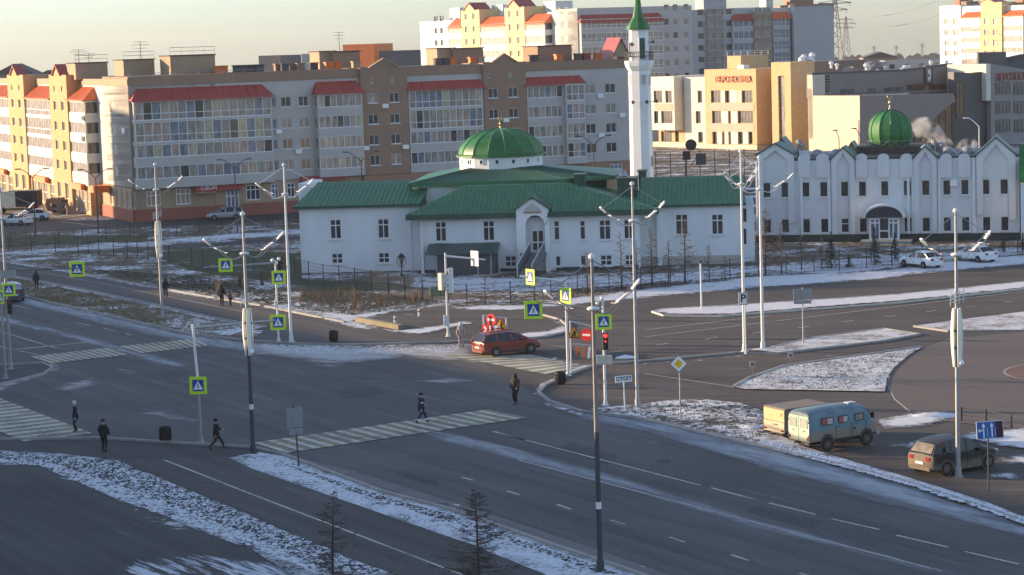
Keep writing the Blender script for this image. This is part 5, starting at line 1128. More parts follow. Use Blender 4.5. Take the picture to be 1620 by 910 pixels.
# right-hand block with the red name
xs_ = xb2-0.6
q = [B.l(px, py, xs_) for px, py in ((1568,250), (1568,101), (1600,106), (1660,118), (1660,250))]
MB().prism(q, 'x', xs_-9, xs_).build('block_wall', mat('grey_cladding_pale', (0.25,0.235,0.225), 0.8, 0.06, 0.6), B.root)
MB().box(xs_-9.2, xs_+0.05, q[0][0]-1.2, q[0][0]-0.003, 8.0, q[1][1]).build('block_edge', CREAMP, B.root)
for (u0_, u1_) in ((130,149),(160,179),(189,209)):
    for (p0, p1) in ((1575,1597),(1603.5,1627),(1633,1655)):
        ya, yc = B.l(p0, 150, xs_)[0], B.l(p1, 150, xs_)[0]; za, zb = B.l((p0+p1)/2, u1_, xs_)[1], B.l((p0+p1)/2, u0_, xs_)[1]
        w_ = place('window', win_mesh(yc-ya, zb-za, 4, 2, FRAMED, 0.1, .6), B.root, (xs_+0.06, (ya+yc)/2, za), math.pi/2); place('pane', pane_mesh(yc-ya-0.1, zb-za-0.1, WG), w_, (0, 0.02, 0.05))
ya, yc = B.l(1576, 121, xs_+.2)[0], B.l(1640, 121, xs_+.2)[0]; tm = text_mesh('ПЕРСПЕКТИВА', 1.5, 0.12, mat('sign_dark_red', (0.32, 0.04, 0.03), 0.5, 0), 0.0)
lt = place('lettering', tm, B.root, (xs_+0.15, (ya+yc)/2, B.l(1608, 121.5, xs_)[1]), math.pi/2)
kk = (yc-ya)/(max(v.co.x for v in tm.vertices)-min(v.co.x for v in tm.vertices)); lt.scale = (kk, 1, 1.25)
# shiny ventilation cowls along the school roof
HOOD = mat('shiny_zinc', (0.75, 0.75, 0.74), 0.35, 0.08, 3, metal=0.4)
for px, py, yy, s in ((1268,97,6,.9),(1272,93,7,.9),(1282,95,8,.85),(1285,90,9,.9),(1289,97,8,0.6)):
    x_, z_ = B.f(px, py+5, yy); MB().lathe([(0.35*s, 0), (0.35*s, 1.2*s), (0.65*s, 1.4*s), (0.65*s, 1.8*s), (0.3*s, 2.2*s)], 8, (x_, yy, z_-0.6)).build('roof_cowl', HOOD, B.root)
for px, py, s in ((1315,101,1.0),(1324,103,0.9),(1371,107,1.3),(1374,110,1.0),(1388,111,0.8),(1400,107,0.9),(1428,111,1.0),(1432,108,1.1),(1437,107,1.0),(1473,100,0.9),(1472,96,0.7),(1497,98,0.9),(1515,107,1.0)):
    y_, z_ = B.l(px, py, xu-4); s *= .7; MB().lathe([(0.32*s, 0), (0.32*s, 0.9*s), (0.6*s, 1.1*s), (0.6*s, 1.5*s), (0.25*s, 1.8*s)], 8, (xu-4, y_, z_-0.8)).build('roof_cowl', HOOD, B.root)
for (p0, p1, u0_, u1_) in ((1340,1358,105,116), (1376,1394,97,113)):
    ya, za = B.l(p0, u1_, xu-6); yc, zc_ = B.l(p1, u0_, xu-6); MB().prism([(ya, za), (yc, za), (yc, zc_-0.4), ((ya*0.4+yc*0.6), zc_)], 'x', xu-8, xu-6).build('roof_hatch', GREYC, B.root)

# ------------------------------------------------------------ tall far blocks
FR2 = [(0.9+2.8*k, 2.4+2.8*k) for k in range(10)]
P2 = yat(450, 918)
B = Bld('tower_block', P2, 24, 'tall white and yellow apartment block far behind the flats, left of the minaret', 'apartment building')
GREY2 = mat('far_grey_plaster', (0.40, 0.385, 0.38), 0.85, 0.04, 0.3); WHT2 = mat('far_white_plaster', (0.66, 0.66, 0.62), 0.85, 0.04, 0.3); OCH2 = mat('far_ochre_plaster', (0.60, 0.47, 0.24), 0.85, 0.04, 0.3)
Y2 = lambda px, py=60, x=0.0: B.l(px, py, x)[0]
X2 = lambda px, py=60, y=0.0: B.f(px, py, y)[0]
rows2 = [(4.0+2.8*k, 5.4+2.8*k) for k in range(3, 9)]
yT = 27.0
def w2l(px, wid, rows=rows2, x=0.0, gl=GLASS): return [dict(face='l', a=Y2(px, 60, x), z=a, w=wid, h=c-a, cols=1, pm=gl) for a, c in rows]
B.wall('wing_wall', 0, 12, 0, Y2(867), 0, yT, WHT2, [d for px in (885, 896) for d in w2l(px, 1.7)], roof=ROOFD)
B.wall('wing_wall', 0.01, 12, Y2(867), Y2(665), 0, yT-0.4, WHT2, [d for px in (690, 699) for d in w2l(px, 1.8)], roof=ROOFD)
for (p0, p1, ztop, kind) in ((831,862,0,'b'),(800,831,0,'t'),(760,800,0,'b'),(731,760,0,'t'),(709,731,0,'b')):
    ya, yb2 = Y2(p1, 60, -1.7), Y2(p0, 60, -1.7)
    if kind == 't':
        wt = []
        for t in (0.3, 0.72): wt += [dict(face='l', a=ya+(yb2-ya)*t, z=a, w=1.7, h=c-a, cols=1, pm=GLASSL) for a, c in rows2]
        B.wall('stair_tower', -1.8, 3, ya, yb2, 0, yT+1.5, OCH2, wt, roof=ROOFD); gable(B, -1.9, 2, ya+(yb2-ya)*0.2, yb2-(yb2-ya)*0.2, yT+1.5, yT+3.0, OCH2, REDR, face='l')
    else:
        bay(B, -1.7, 0.4, ya, yb2, 0, yT-2.2, [(a-0.2, c+0.2, None) for a, c in rows2[:-1]], WHT2, face='l', cellw=1.8, panes=[GLASSG], split=False)
        lean_roof(B, (-1.7, yb2, 0), -math.pi/2, yb2-ya, 1.8, yT-2.2, yT-0.2, 0.4, mat('sunlit_red_roof', (0,0,0)))
B.wall('wall', 0.0, X2(1095), -0.05, 12, 0, yT+0.5, GREY2, [dict(face='f', a=X2(p), z=a, w=1.15, h=c-a, cols=1, pm=rp(GLASS, GLASSL)) for p in (1055, 1069, 1086) for a, c in rows2], roof=ROOFD)
for (p0, p1) in ((920, 1000), (1003, 1050)):
    bay(B, X2(p0,60,-1.2), X2(p1,60,-1.2), -1.2, 0.5, 0, yT-2.4, [(a-0.2, c+0.25, .35) for a, c in rows2[:-1]], GREY2, ends='', cellw=1.15, split=False, panes=[GLASSL])
lean_roof(B, (X2(920,60,-1.2), -1.2, 0), 0, X2(1050)-X2(920), 1.4, yT-2.4, yT-0.6, 0.9, REDR)
for (p0, p1, pt) in ((712,726,9),(858,880,-4),(781,792,-3),(1005,1030,-4)):
    y_ = Y2((p0+p1)/2, 10, 3); 
    if p0 < 1000: B.wall('stair_head', 3, 7, y_-3, y_+3, yT-1, yT+2.4, WHT2, roof=ROOFD)
# second far block right of the minaret
P3 = yat(530, 1094)
B = Bld('tower_block', P3, 12, 'grey end-on apartment block with a blank wall, far behind the school', 'apartment building')
rows3 = [(3.6+2.8*k, 5.1+2.8*k) for k in range(2, 9)]
z3 = lambda px, py, y=0: B.Z(px, py, y)
def zone3(p0, p1, pt, y0, mt, cols=(), wid=1.6, gl=GLASS, name='wall', d=12):
    ws = [dict(face='f', a=X2(p, 60, y0), z=a, w=wid, h=c-a, cols=1, pm=gl) for p in cols for a, c in rows3]
    return B.wall(name, X2(p0,60,y0), X2(p1,60,y0), y0, d, 0, z3((p0+p1)/2, pt, y0), mt, ws, roof=ROOFD)
zone3(1094, 1119, 15.5, 0.6, GREY2, (1109,)); zone3(1119, 1143, 16, 0.0, mat('far_brown_grey', (0.27,0.235,0.20), 0.85, 0.04, 0.3), (1124.5, 1138.5), 2.4, GLASSL, 'stair_tower')
zone3(1143, 1192, 15, 0.3, GREY2, (1154,)); MB().box(X2(1113,5,2), X2(1149,5,2), 2, 9, z3(1130,16), z3(1130,-8)).build('stair_head', GREY2, B.root)
bay(B, X2(1158), X2(1192), -0.9, 0.5, 0, z3(1175, 32), [(a-0.2, c+0.2, None) for a, c in rows3[:-1]], GREY2, ends='', cellw=1.3, split=False, panes=[GLASSB])
lean_roof(B, (X2(1158), -0.9, 0), 0, X2(1192)-X2(1158), 1.2, z3(1175,32), z3(1175,22), 1.0, REDR)
B.wall('roof_wall', X2(1162,10,3), X2(1223,10,3), 3.0, 9, 20, z3(1190, 12, 3), CREAM, roof=ROOFD)
zone3(1192, 1223, 20, -1.0, mat('far_brown', (0.27,0.19,0.145), 0.85, 0.05, 0.3), (1200.5, 1214.5), 1.7, GLASSL, 'stair_tower')
zone3(1223, 1256, 12, 0.4, CREAM)
bay(B, X2(1224,60,-1.2), X2(1250,60,-1.2), -1.2, 0.5, 0, z3(1237, 29), [(a-0.2, c+0.45, .4) for a, c in rows3[:-1]], GREY2, ends='', cellw=1.1, split=False, panes=[GLASSB])
lean_roof(B, (X2(1224,60,-1.2), -1.2, 0), 0, X2(1252)-X2(1224), 1.2, z3(1237,29), z3(1237,19), 0.8, mat('sunlit_red_roof', (0,0,0)))
zone3(1256.5, 1319.5, 9, -2.5, GREY2, name='blank_wall'); 
MB().box(X2(1256,9,-2.6), X2(1320,9,-2.6), -2.7, 12, z3(1288,9,-2.5)+0.003, z3(1288,6.5,-2.5)).build('coping', BROWN, B.root)
MB().box(X2(1250,5,4), X2(1287,5,4), 4, 9, z3(1270,9,4), z3(1270,-12,4)).build('stair_head', BROWN, B.root)
MB().box(X2(1212,5,4), X2(1223,5,4), 4, 9, z3(1217,12,4), z3(1217,-2,4)).build('stair_head', CREAM, B.root)
# far right white block
P4 = yat(640, 1487)
B = Bld('tower_block', P4, -60, 'brilliant white and yellow sunlit block at the far upper right', 'apartment building')
rows4 = [(3.4+2.95*k, 4.9+2.95*k) for k in range(3, 9)]
z4 = lambda px, py: B.Z(px, py)
def zone4(p0, p1, pt, y0, mt, cols=(), name='wall'):
    ws = [dict(face='f', a=X2(p, 60, y0), z=B.Z(p, q+4, y0), w=2.0, h=1.7, cols=1, pm=GLASSL) for p in cols for q in (35, 52, 69, 85)]
    B.wall(name, X2(p0,60,y0), X2(p1,60,y0), y0, 14, 0, z4((p0+p1)/2, pt), mt, ws, roof=ROOFD)
zone4(1487, 1520, 9, 0, WHITE, (1498, 1512)); zone4(1520, 1552, 10, 0.4, WHITE); zone4(1552, 1585, 4, -1.5, OCH2, (1561, 1575), 'stair_tower'); zone4(1585, 1645, 8, 0.3, WHITE, (1592,))
for (p0, p1) in ((1521, 1551), (1588, 1618)):
    bay(B, X2(p0,60,-1.2), X2(p1,60,-1.2), -1.2, 0.6, 0, z4(1536,28), [(B.Z(1536,q+7,-1.2), B.Z(1536,q-2,-1.2), None) for q in (95, 78, 61, 44)][:4], WHITE, ends='', cellw=2.6, split=False, panes=[GLASSL])
    lean_roof(B, (X2(p0,60,-1.2), -1.2, 0), 0, X2(p1)-X2(p0), 1.4, z4(1536,28), z4(1536,19), 0.8, mat('sunlit_red_roof', (0,0,0)))
gable(B, X2(1557), X2(1580), -1.6, 3, z4(1568,4), z4(1568,-1), OCH2, REDR)
for p0, p1, pt in ((1497,1506,0),(1508,1517,3),(1593,1606,-4)): MB().box(X2(p0), X2(p1), 3, 8, z4(1500,9), z4(p0,pt)).build('stair_head', BROWN, B.root)
# ------------------------------------------------------------ low distant buildings
def lowb(name, px0, px1, pyb, pyt, Y, mt, label, ang=5, d=14, z0=-3, rows=0, roof=None, cat='building', gz=None):
    P = yat(Y, px0, pyb); B_ = Bld(name, P, ang, label, cat)
    x1 = B_.X(px1, pyb); zt = B_.Z((px0+px1)/2, pyt)
    ws = []
    if rows:
        n = max(3, int(x1/4))
        for r in range(rows): ws += [dict(face='f', a=x1*(i+0.5)/n, z=zt-2.6-3*r, w=1.8, h=1.6, cols=1, pm=GLASS) for i in range(n)]
    B_.wall('wall', 0, x1, 0, d, z0, zt, mt, ws, roof=roof or ROOFD)
    if gz: 
        b = MB(); b.prism([(-0.4, zt), (x1+0.4, zt), (x1/2, B_.Z((px0+px1)/2, gz))], 'y', -0.4, d); b.build('roof', roof or ROOFD, B_.root)
    return B_
lowb('distant_building', 410, 443, 112, 88, 560, GREYC, 'pale grey flat building peeping over the flats roof left of centre')
lowb('distant_building', 443, 477, 112, 87, 580, mat('blue_grey_wall', (0.10,0.115,0.14), 0.8, 0.1, 0.5), 'dark blue-grey flat building peeping over the flats roof')
lowb('distant_building', 478, 507, 110, 85, 570, mat('light_grey_wall', (0.34,0.34,0.33), 0.8, 0.1, 0.5), 'light grey flat building between the blue-grey one and the yellow stair head')
bo = lowb('distant_building', 543, 592, 92, 70, 640, ORF, 'orange and red flat-topped building far behind the flats', ang=-20)
lowb('distant_building', 594, 666, 100, 80, 640, mat('slate_wall', (0.08,0.085,0.10), 0.8, 0.1, 0.5), 'long dark slate roofed building left of the tall white block', roof=mat('slate_roof', (0.05,0.055,0.07), 0.7, 0.15, 0.5))
lowb('distant_house', -10, 55, 128, 118, 460, mat('mauve_grey_wall', (0.26,0.22,0.22), 0.8, 0.1, 0.5), 'grey gabled house rising behind the left end of the sunlit wing', gz=101)
lowb('distant_house', 62, 90, 126, 119, 470, GREYW, 'small low building with a rounded roof behind the sunlit wing', gz=111)
lowb('distant_building', 1316, 1366, 118, 96, 640, mat('pale_blue_wall', (0.30,0.33,0.38), 0.8, 0.1, 0.5), 'pale blue-grey shed just right of the blank grey end wall', ang=-5)
lowb('distant_building', 1340, 1402, 122, 99, 560, mat('dusty_wall', (0.36,0.35,0.36), 0.8, 0.1, 0.5), 'dusty grey low building behind the school roof', rows=1, ang=-4)
lowb('distant_building', 1366, 1420, 110, 91, 720, GREYC, 'grey long hall with a sloping roof on the skyline', ang=-4, gz=82)
lowb('distant_building', 1400, 1492, 116, 95, 680, mat('dusty_wall', (0,0,0)), 'long colonnaded grey building left of the white block', rows=2, ang=-3)
lowb('distant_building', 1548, 1592, 112, 83, 560, mat('dark_lattice_wall', (0.10,0.095,0.095), 0.7, 0.1, 0.5), 'dark boxy structure in front of the white block', ang=-10)
lowb('distant_building', 1592, 1650, 118, 92, 560, mat('slate_wall', (0,0,0)), 'dark low roof at the far right below the white block', ang=-10, gz=86)
# off to the left: the blocks whose long shadows lie over the junction
def shade_block(A, Bp, h, d, label):
    A, Bp = Vector(A), Vector(Bp); L = (Bp-A).length; ang = math.degrees(math.atan2(Bp.y-A.y, Bp.x-A.x))
    B_ = Bld('apartment_building', A, ang, label, 'apartment building')
    n = int(L/4); ws = [dict(face='f', a=L*(i+0.5)/n, z=1.2+2.9*r, w=1.8, h=1.5, cols=1, pm=GLASSL) for i in range(n) for r in range(int(h/2.9)-1)][:280]
    B_.wall('wall', 0, L, 0, d, -0.2, h, CREAM, ws, roof=ROOFD); return B_
tanE = math.tan(R(SUN_EL)); h1 = 15.0; L1 = h1/tanE; S = Vector((SUN_AZ[0], SUN_AZ[1], 0))
p_far, p_near = G(205, 458), G(1620, 792)
dirr = (p_near-p_far).normalized(); p_near2 = p_near+dirr*60
a_, b_ = p_far+S*L1, p_near2+S*L1
shade_block((a_.x, a_.y), (b_.x, b_.y), h1, -14.0, 'long five storey block along the road, out of view to the left')
h2 = 32.5; xq = -155.0
def along(P, X0): t = (X0-P.x)/S.x; return P+S*t
pc1, pc2 = G(166, 345), G(420, 452)
s1, s2 = along(pc1, xq), along(pc2, xq)
shade_block((s1.x, s1.y), (s2.x, s2.y), h2, -14.0, 'unseen block added to shade the yard, out of view to the left')  # unseen block, added to shade the yard and the corner of the flats
# ------------------------------------------------------------ skyline: forest belt, pylons, wires
rnd = random.Random(5); b = MB()
for i in range(1500):
    x = rnd.uniform(-900, 1500); y = 2600+rnd.uniform(-120, 120); z = -(y-660)*0.0104; h = rnd.uniform(7, 15); w_ = rnd.uniform(5, 12)
    b.add([(x-w_, y, z), (x+w_, y, z), (x+w_*0.55, y, z+h*0.8), (x+w_*0.1, y, z+h), (x-w_*0.5, y, z+h*0.75), (x, y+w_, z), (x, y+w_*0.4, z+h*0.7)], [(0,1,2,3,4), (1,5,6,2), (5,0,4,6), (4,3,2,6)])
tag(b.build('forest', mat('far_forest', (0.10,0.095,0.09), 0.95, 0.3, 0.05)), 'low dark forest belt on the horizon', 'forest', kind='stuff')
def pylon(px, pyb, pyt, Y, label):
    P = yat(Y, px, pyb); zb = world_at(px, pyb, Y).z; zt = world_at(px, pyt, Y).z; h = zt-zb; b = MB(); w_ = h*0.09; t = 0.10+h*0.002
    lv = [0, .18, .34, .48, .6, .7, .8, .9, 1.0]
    def c(k, i): u = lv[i]; s = w_*(1-u*0.88); return Vector(((-s, s, s, -s)[k], (-s, -s, s, s)[k], h*u))
    for i in range(len(lv)-1):
        for k in range(4):
            b.tube([c(k, i), c(k, i+1)], t, 4); b.tube([c(k, i), c((k+1) % 4, i+1)], t*0.7, 3); b.tube([c(k, i+1), c((k+1) % 4, i+1)], t*0.6, 3)
    for u, l in ((.72, .2), (.82, .26), (.92, .18)):
        for s in (-1, 1): b.tube([(0, 0, h*u), (s*h*l, 0, h*(u+.01))], t, 4); b.tube([(0, 0, h*(u+.05)), (s*h*l, 0, h*(u+.012))], t*.7, 3); b.tube([(s*h*l*.9, 0, h*u), (s*h*l*.9, 0, h*u-h*.04)], t*0.8, 4)
    return tag(b.build('power_pylon', mat('pylon_steel', (0.16,0.16,0.165), 0.6, 0.1, 1), None, (P.x, P.y, zb), 0.25), label, 'pylon', 'power pylons on the skyline')
PY = [pylon(1339, 92, 26, 1150, 'lattice power pylon with its whole top showing right of the grey block'), pylon(1322, 95, -14, 700, 'tall lattice pylon running out of the top of the picture beside the grey wall'),
      pylon(1383, 92, 72, 2200, 'tiny faint pylon left of the pair on the skyline'), pylon(1418, 92, 72, 2200, 'tiny faint pylon above the long grey building'), pylon(1459, 90, 68, 2000, 'small distant pylon nearest the white block')]
def wire(a, b_, sag, label, r=0.10):
    A, C = world_at(*a), world_at(*b_); pts = [A.lerp(C, k/14)-Vector((0, 0, sag*4*(k/14)*(1-k/14))) for k in range(15)]
    return tag(MB().tube(pts, r, 4).build('power_line', mat('wire_dark', (0.22,0.22,0.21), 0.6, 0), None), label, 'cable', 'power lines in the upper right sky')
for i, (a, b_, sg_) in enumerate([((1322,14,700),(1500,-6,420),3), ((1322,17,700),(1540,-2,420),5), ((1339,33,1150),(1600,3,500),8), ((1339,36,1150),(1640,6,500),10), ((1383,74,2200),(1490,33,900),8)]):
    wire(a, b_, sg_, ['upper wire rising from the cropped pylon', 'second wire rising from the cropped pylon', 'upper wire leaving the whole pylon towards the right', 'lower wire leaving the whole pylon towards the right', 'faint wire rising from the tiny pylons'][i], 0.055 if i < 4 else 0.07)
# ------------------------------------------------------------ street furniture
SIGNY = mat('fluorescent_yellow_green', (0.55, 0.80, 0.03), 0.4, 0.03, 3)
SIGNB = mat('sign_blue', (0.015, 0.06, 0.30), 0.35, 0.03, 3)
SIGNW = mat('sign_white', (0.85, 0.85, 0.83), 0.5, 0)
SIGNR = mat('sign_red', (0.65, 0.02, 0.015), 0.4, 0.03, 3)
SIGNO = mat('sign_yellow', (0.80, 0.50, 0.02), 0.4, 0.03, 3)
SIGNK = mat('sign_black', (0.01, 0.01, 0.012), 0.5, 0)
SIGNG = mat('sign_back_grey', (0.27, 0.28, 0.28), 0.5, 0.05, 3, metal=0.3)
LAMPW = mat('lamp_lens', (0.85, 0.85, 0.85), 0.25, 0)
def scl(Y): return F/Y
def mark(parent, name, pts, mt, y, loc=(0, 0, 0)):
    return MB().prism(pts, 'y', y-0.006, y).build(name, mt, parent, loc)
def ped_sign(parent, loc, s=1.05, rz=0.0, edge=None):
    b = MB(); h = s/2
    o = MB().cbox(-h, h, -0.02, 0.02, -h, h, 0.008).build('sign_board', edge or SIGNY, parent, loc, rz)
    k = h*0.66; mark(o, 'sign_field', [(-k, -k), (k, -k), (k, k), (-k, k)], SIGNB, -0.022)
    k *= 0.86; mark(o, 'sign_triangle', [(-k, -k*0.8), (k, -k*0.8), (0, k*0.95)], SIGNW, -0.030)
    f = MB(); u = k*0.16
    def P(x, z): return (x*u, z*u)
    y0, y1 = -0.046, -0.038
    f.prism([P(.55*math.cos(a)+.1, 2.3+.55*math.sin(a)) for a in [math.pi*i/4 for i in range(8)]], 'y', y0, y1)
    f.prism([P(-.55, -.6), P(.55, -.6), P(.5, 1.6), P(-.35, 1.6)], 'y', y0, y1)
    f.prism([P(-.5, -.6), P(.1, -.6), P(-1.3, -3.6), P(-1.9, -3.3)], 'y', y0-.002, y1-.002); f.prism([P(-.1, -.6), P(.55, -.6), P(1.6, -3.4), P(1.0, -3.7)], 'y', y0-.004, y1-.004)
    f.prism([P(-.3, 1.5), P(0, 1.3), P(-1.3, .0), P(-1.6, .3)], 'y', y0-.006, y1-.006); f.prism([P(.4, 1.5), P(.1, 1.2), P(1.3, .1), P(1.5, .5)], 'y', y0-.008, y1-.008)
    f.build('walking_figure', SIGNK, o)
    b2 = MB().box(-h*0.85, h*0.85, 0.021, 0.05, -h*0.6, -h*0.5).box(-h*0.85, h*0.85, 0.021, 0.05, h*0.5, h*0.6); b2.build('sign_bracket', SIGNG, o)
    return o
def post(o, h, r=0.05, mt=STEEL, taper=0.8, name='pole', base=True, z0=0.0, loc=(0,0,0)):
    if base: MB().lathe([(r*2.6, 0), (r*2.6, 0.05), (r*1.5, 0.08), (r*1.4, 0.28), (r, 0.3)], 10).build('base_plate', mt, o, loc)
    return MB().tube([(0, 0, z0), (0, 0, h*0.5), (0, 0, h)], [r, r*(1+taper)/2, r*taper], 10).build(name, mt, o, loc, smooth=True, angle=50)
def gz_(g, py): return zat(g, py)
def local(o, px, py, Y=None):
    """point seen at (px,py) at the depth of thing o (or Y), as a local offset"""
    p = world_at(px, py, Y or o.location.y); return p-Vector(o.location)

def lamp_post(px, py, pyt, label, rz=0.65, mt=STEEL, deco=False, dark=False, band=None, ratio=0.84, dy=None):
    g = G(px, py); o = empty('street_lamp', (g.x, g.y, 0), 0, label, 'street lamp', 'street lamps with two swept arms'); h = zat(g, pyt)
    low = STEELD if dark else mt
    MB().lathe([(0.26, 0), (0.26, 0.06), (0.17, 0.1), (0.15, 0.5), (0.12, 0.52)], 12).build('base_plate', low, o)
    MB().tube([(0, 0, 0.1), (0, 0, h*0.45)], [0.115, 0.10], 12).build('pole', low, o, smooth=True, angle=50)
    MB().tube([(0, 0, h*0.45-0.02), (0, 0, h*0.7), (0, 0, h)], [0.096, 0.08, 0.055], 12).build('upper_pole', mt, o, smooth=True, angle=50)
    MB().lathe([(0.03, 0), (0.13, 0.05), (0.13, 0.16), (0.02, 0.24)], 10, (0, 0, h-0.06)).build('pole_cap', WPOLE, o)
    hc = h*ratio
    MB().lathe([(0.08, -0.08), (0.22, -0.05), (0.26, 0.0), (0.22, 0.05), (0.08, 0.10)], 14, (0, 0, hc)).build('collar', WPOLE, o)
    if band: MB().lathe([(0.112, -0.14), (0.112, 0.14)], 12, (0, 0, band)).build('reflective_band', WPOLE, o)
    for s in (1, -1):
        a = empty_arm = MB(); L_ = 2.15; rise = 0.85
        for dy_ in (-0.16, 0.16):
            pts = [(s*(0.1+L_*t), dy_*(0.3+0.7*min(1, t*3)), hc-0.05-0.28*math.sin(math.pi*min(1, t*1.6))*(1 if t < .62 else 0)+rise*t*t) for t in [k/10 for k in range(11)]]
            a.tube(pts, 0.019, 6)
        for t in (0.45, 0.75, 1.0): x = s*(0.1+L_*t); a.tube([(x, -0.16, hc-0.05+rise*t*t), (x, 0.16, hc-0.05+rise*t*t)], 0.025, 5)
        ar = a.build('arm', mt, o, rz=rz)
        MB().tube([(0, 0, h-0.1), (s*(0.1+L_)*0.97, 0, hc+rise)], 0.022 if not deco else 0.018, 5).build('stay', mt, o, rz=rz)
        for t, w_ in ((0.98, 0.20), (0.62, 0.24)):
            x = s*(0.1+L_*t); z = hc-0.05+rise*t*t; b = MB()
            sl_ = rise*2*t/L_*s
            b.add([(x-w_, -.08, z-w_*sl_-.03), (x+w_, -.06, z+w_*sl_-.03), (x+w_, .06, z+w_*sl_-.03), (x-w_, .08, z-w_*sl_-.03), (x-w_*.8, -.08, z-w_*sl_+.04), (x+w_*.9, -.06, z+w_*sl_+.03), (x+w_*.9, .06, z+w_*sl_+.03), (x-w_*.8, .08, z-w_*sl_+.04)],
                  [(0,3,2,1), (4,5,6,7), (0,1,5,4), (1,2,6,5), (2,3,7,6), (3,0,4,7)])
            b.build('lamp_head', WPOLE, ar)
    if deco:
        zb_, zt_ = zat(g, deco[0]), zat(g, deco[1])
        for k in range(4):
            a = math.pi/2*k+0.35; b = MB(); n = 8; H_ = zt_-zb_
            c, s_ = math.cos(a), math.sin(a); L_, R_ = [], []
            for i in range(n+1):
                t = i/n; rr = 0.15+0.10*math.sin(math.pi*(0.15+0.85*(1-t)))-0.03*t; w_ = 0.04+0.08*math.sin(math.pi*min(1, t*0.8+0.1)); z = zb_+H_*t
                ctr = Vector((c*rr, s_*rr, z)); tn = Vector((-s_, c, 0)); L_.append((ctr-tn*w_, ctr+Vector((c, s_, 0))*0.035-tn*w_)); R_.append((ctr+tn*w_, ctr+Vector((c, s_, 0))*0.035+tn*w_))
            for i in range(n):
                b.quad(L_[i][1], R_[i][1], R_[i+1][1], L_[i+1][1]); b.quad(L_[i][0], L_[i+1][0], R_[i+1][0], R_[i][0]); b.quad(L_[i][0], L_[i][1], L_[i+1][1], L_[i+1][0]); b.quad(R_[i][0], R_[i+1][0], R_[i+1][1], R_[i][1])
            b.quad(L_[0][0], R_[0][0], R_[0][1], L_[0][1]); b.quad(L_[-1][0], L_[-1][1], R_[-1][1], R_[-1][0])
            b.build('light_blade', mat('blade_white', (0.80, 0.78, 0.66), 0.4, 0.03, 2), o)
        for z in (zb_+0.9, zb_+1.7): MB().lathe([(0.11, -.03), (0.22, -.03), (0.22, .03), (0.11, .03)], 12, (0, 0, z)).build('blade_ring', STEELD, o)
        MB().lathe([(0.02, -0.16), (0.13, -0.06), (0.14, 0.04), (0.02, 0.16)], 10, (0.16, -0.16, zb_+0.2)).build('bulb', LAMPW, o)
        b = MB()
        for i in range(3): b.tube([(-0.35, -0.1, zt_+0.25+0.17*i), (0.38, -0.1, zt_+0.5+0.17*i)], 0.02, 4)
        for i in range(4): x = -0.3+0.2*i; b.tube([(x, -0.1, zt_+0.1+(x+.3)*.35), (x+0.03, -0.1, zt_+0.75+(x+.3)*.35)], 0.02, 4)
        b.build('bracket_grid', WPOLE, o)
    return o
lamp_post(950, 905, 408, 'tallest and nearest street lamp, in the centre foreground by the snowy verge', mt=mat('dull_steel', (0.22,0.20,0.19), 0.5, 0.15, 3, metal=0.4), dark=True, band=2.7)
lamp_post(1516, 755, 335, 'street lamp with folded white blades standing beside the muddy parked crossover', deco=(580, 488))
lamp_post(401, 718, 340, 'street lamp with folded white blades at the near end of the long crosswalk', deco=(562, 488), dark=True, band=2.5)
lamp_post(257, 503, 261, 'street lamp with folded white blades on the verge by the left path', deco=(408, 350))
lamp_post(461, 542, 262, 'pale street lamp right of the pair of stacked pedestrian signs', mt=WPOLE)
lamp_post(1009, 645, 292, 'grey street lamp just right of the red traffic light')
lamp_post(1207, 553, 250, 'pale street lamp right of the parking sign, right one of the tangled pair', mt=WPOLE, rz=0.25)
lamp_post(1178, 557, 240, 'pale street lamp behind the parking sign, left one of the tangled pair', mt=WPOLE, rz=1.0)
lamp_post(17, 585, 300, 'street lamp at the left edge of the picture on the dark island')

SLENS = {'r': mat('lit_red_lens', (0.9, 0.02, 0.02), 0.3, 0, emit=(1.0, 0.02, 0.02, 2.2)), 'o': mat('dark_lens', (0.03, 0.03, 0.03), 0.25, 0), 'a': mat('dull_red_lens', (0.25, 0.03, 0.02), 0.3, 0)}
def signal(o, loc, rz, lit='', s=1.0, mt=BLACK, n=3):
    h = 0.33*n*s; b = MB().cbox(-0.16*s, 0.16*s, -0.1*s, 0.1*s, 0, h, 0.02); c = b.build('signal_head', mt, o, loc, rz)
    for i in range(n):
        z = h-0.165*s-0.33*s*i; k = 'r' if (i == 0 and 'r' in lit) else ('a' if (i == 0 and 'a' in lit) else 'o')
        MB().lathe([(0.11*s, -0.015), (0.11*s, 0.015)], 12, (0, -0.115*s, z), 0, 'y').build('lens', SLENS[k], c)
        v = MB(); pts = [(0.13*s*math.cos(a), 0.13*s*math.sin(a)) for a in [math.pi*j/6 for j in range(7)]]
        for j in range(6): v.quad((pts[j][0], -0.1*s, z+pts[j][1]), (pts[j+1][0], -0.1*s, z+pts[j+1][1]), (pts[j+1][0], -0.26*s, z+pts[j+1][1]), (pts[j][0], -0.26*s, z+pts[j][1]))
        v.build('visor', mt, c)
    return c
def arm(o, a, b_, r=0.05, mt=WPOLE, Ya=None, Yb=None):
    A, C = local(o, *a, Ya), local(o, *b_, Yb); return MB().tube([A, A.lerp(C, .5), C], [r, r*.9, r*.75], 8).build('arm', mt, o)
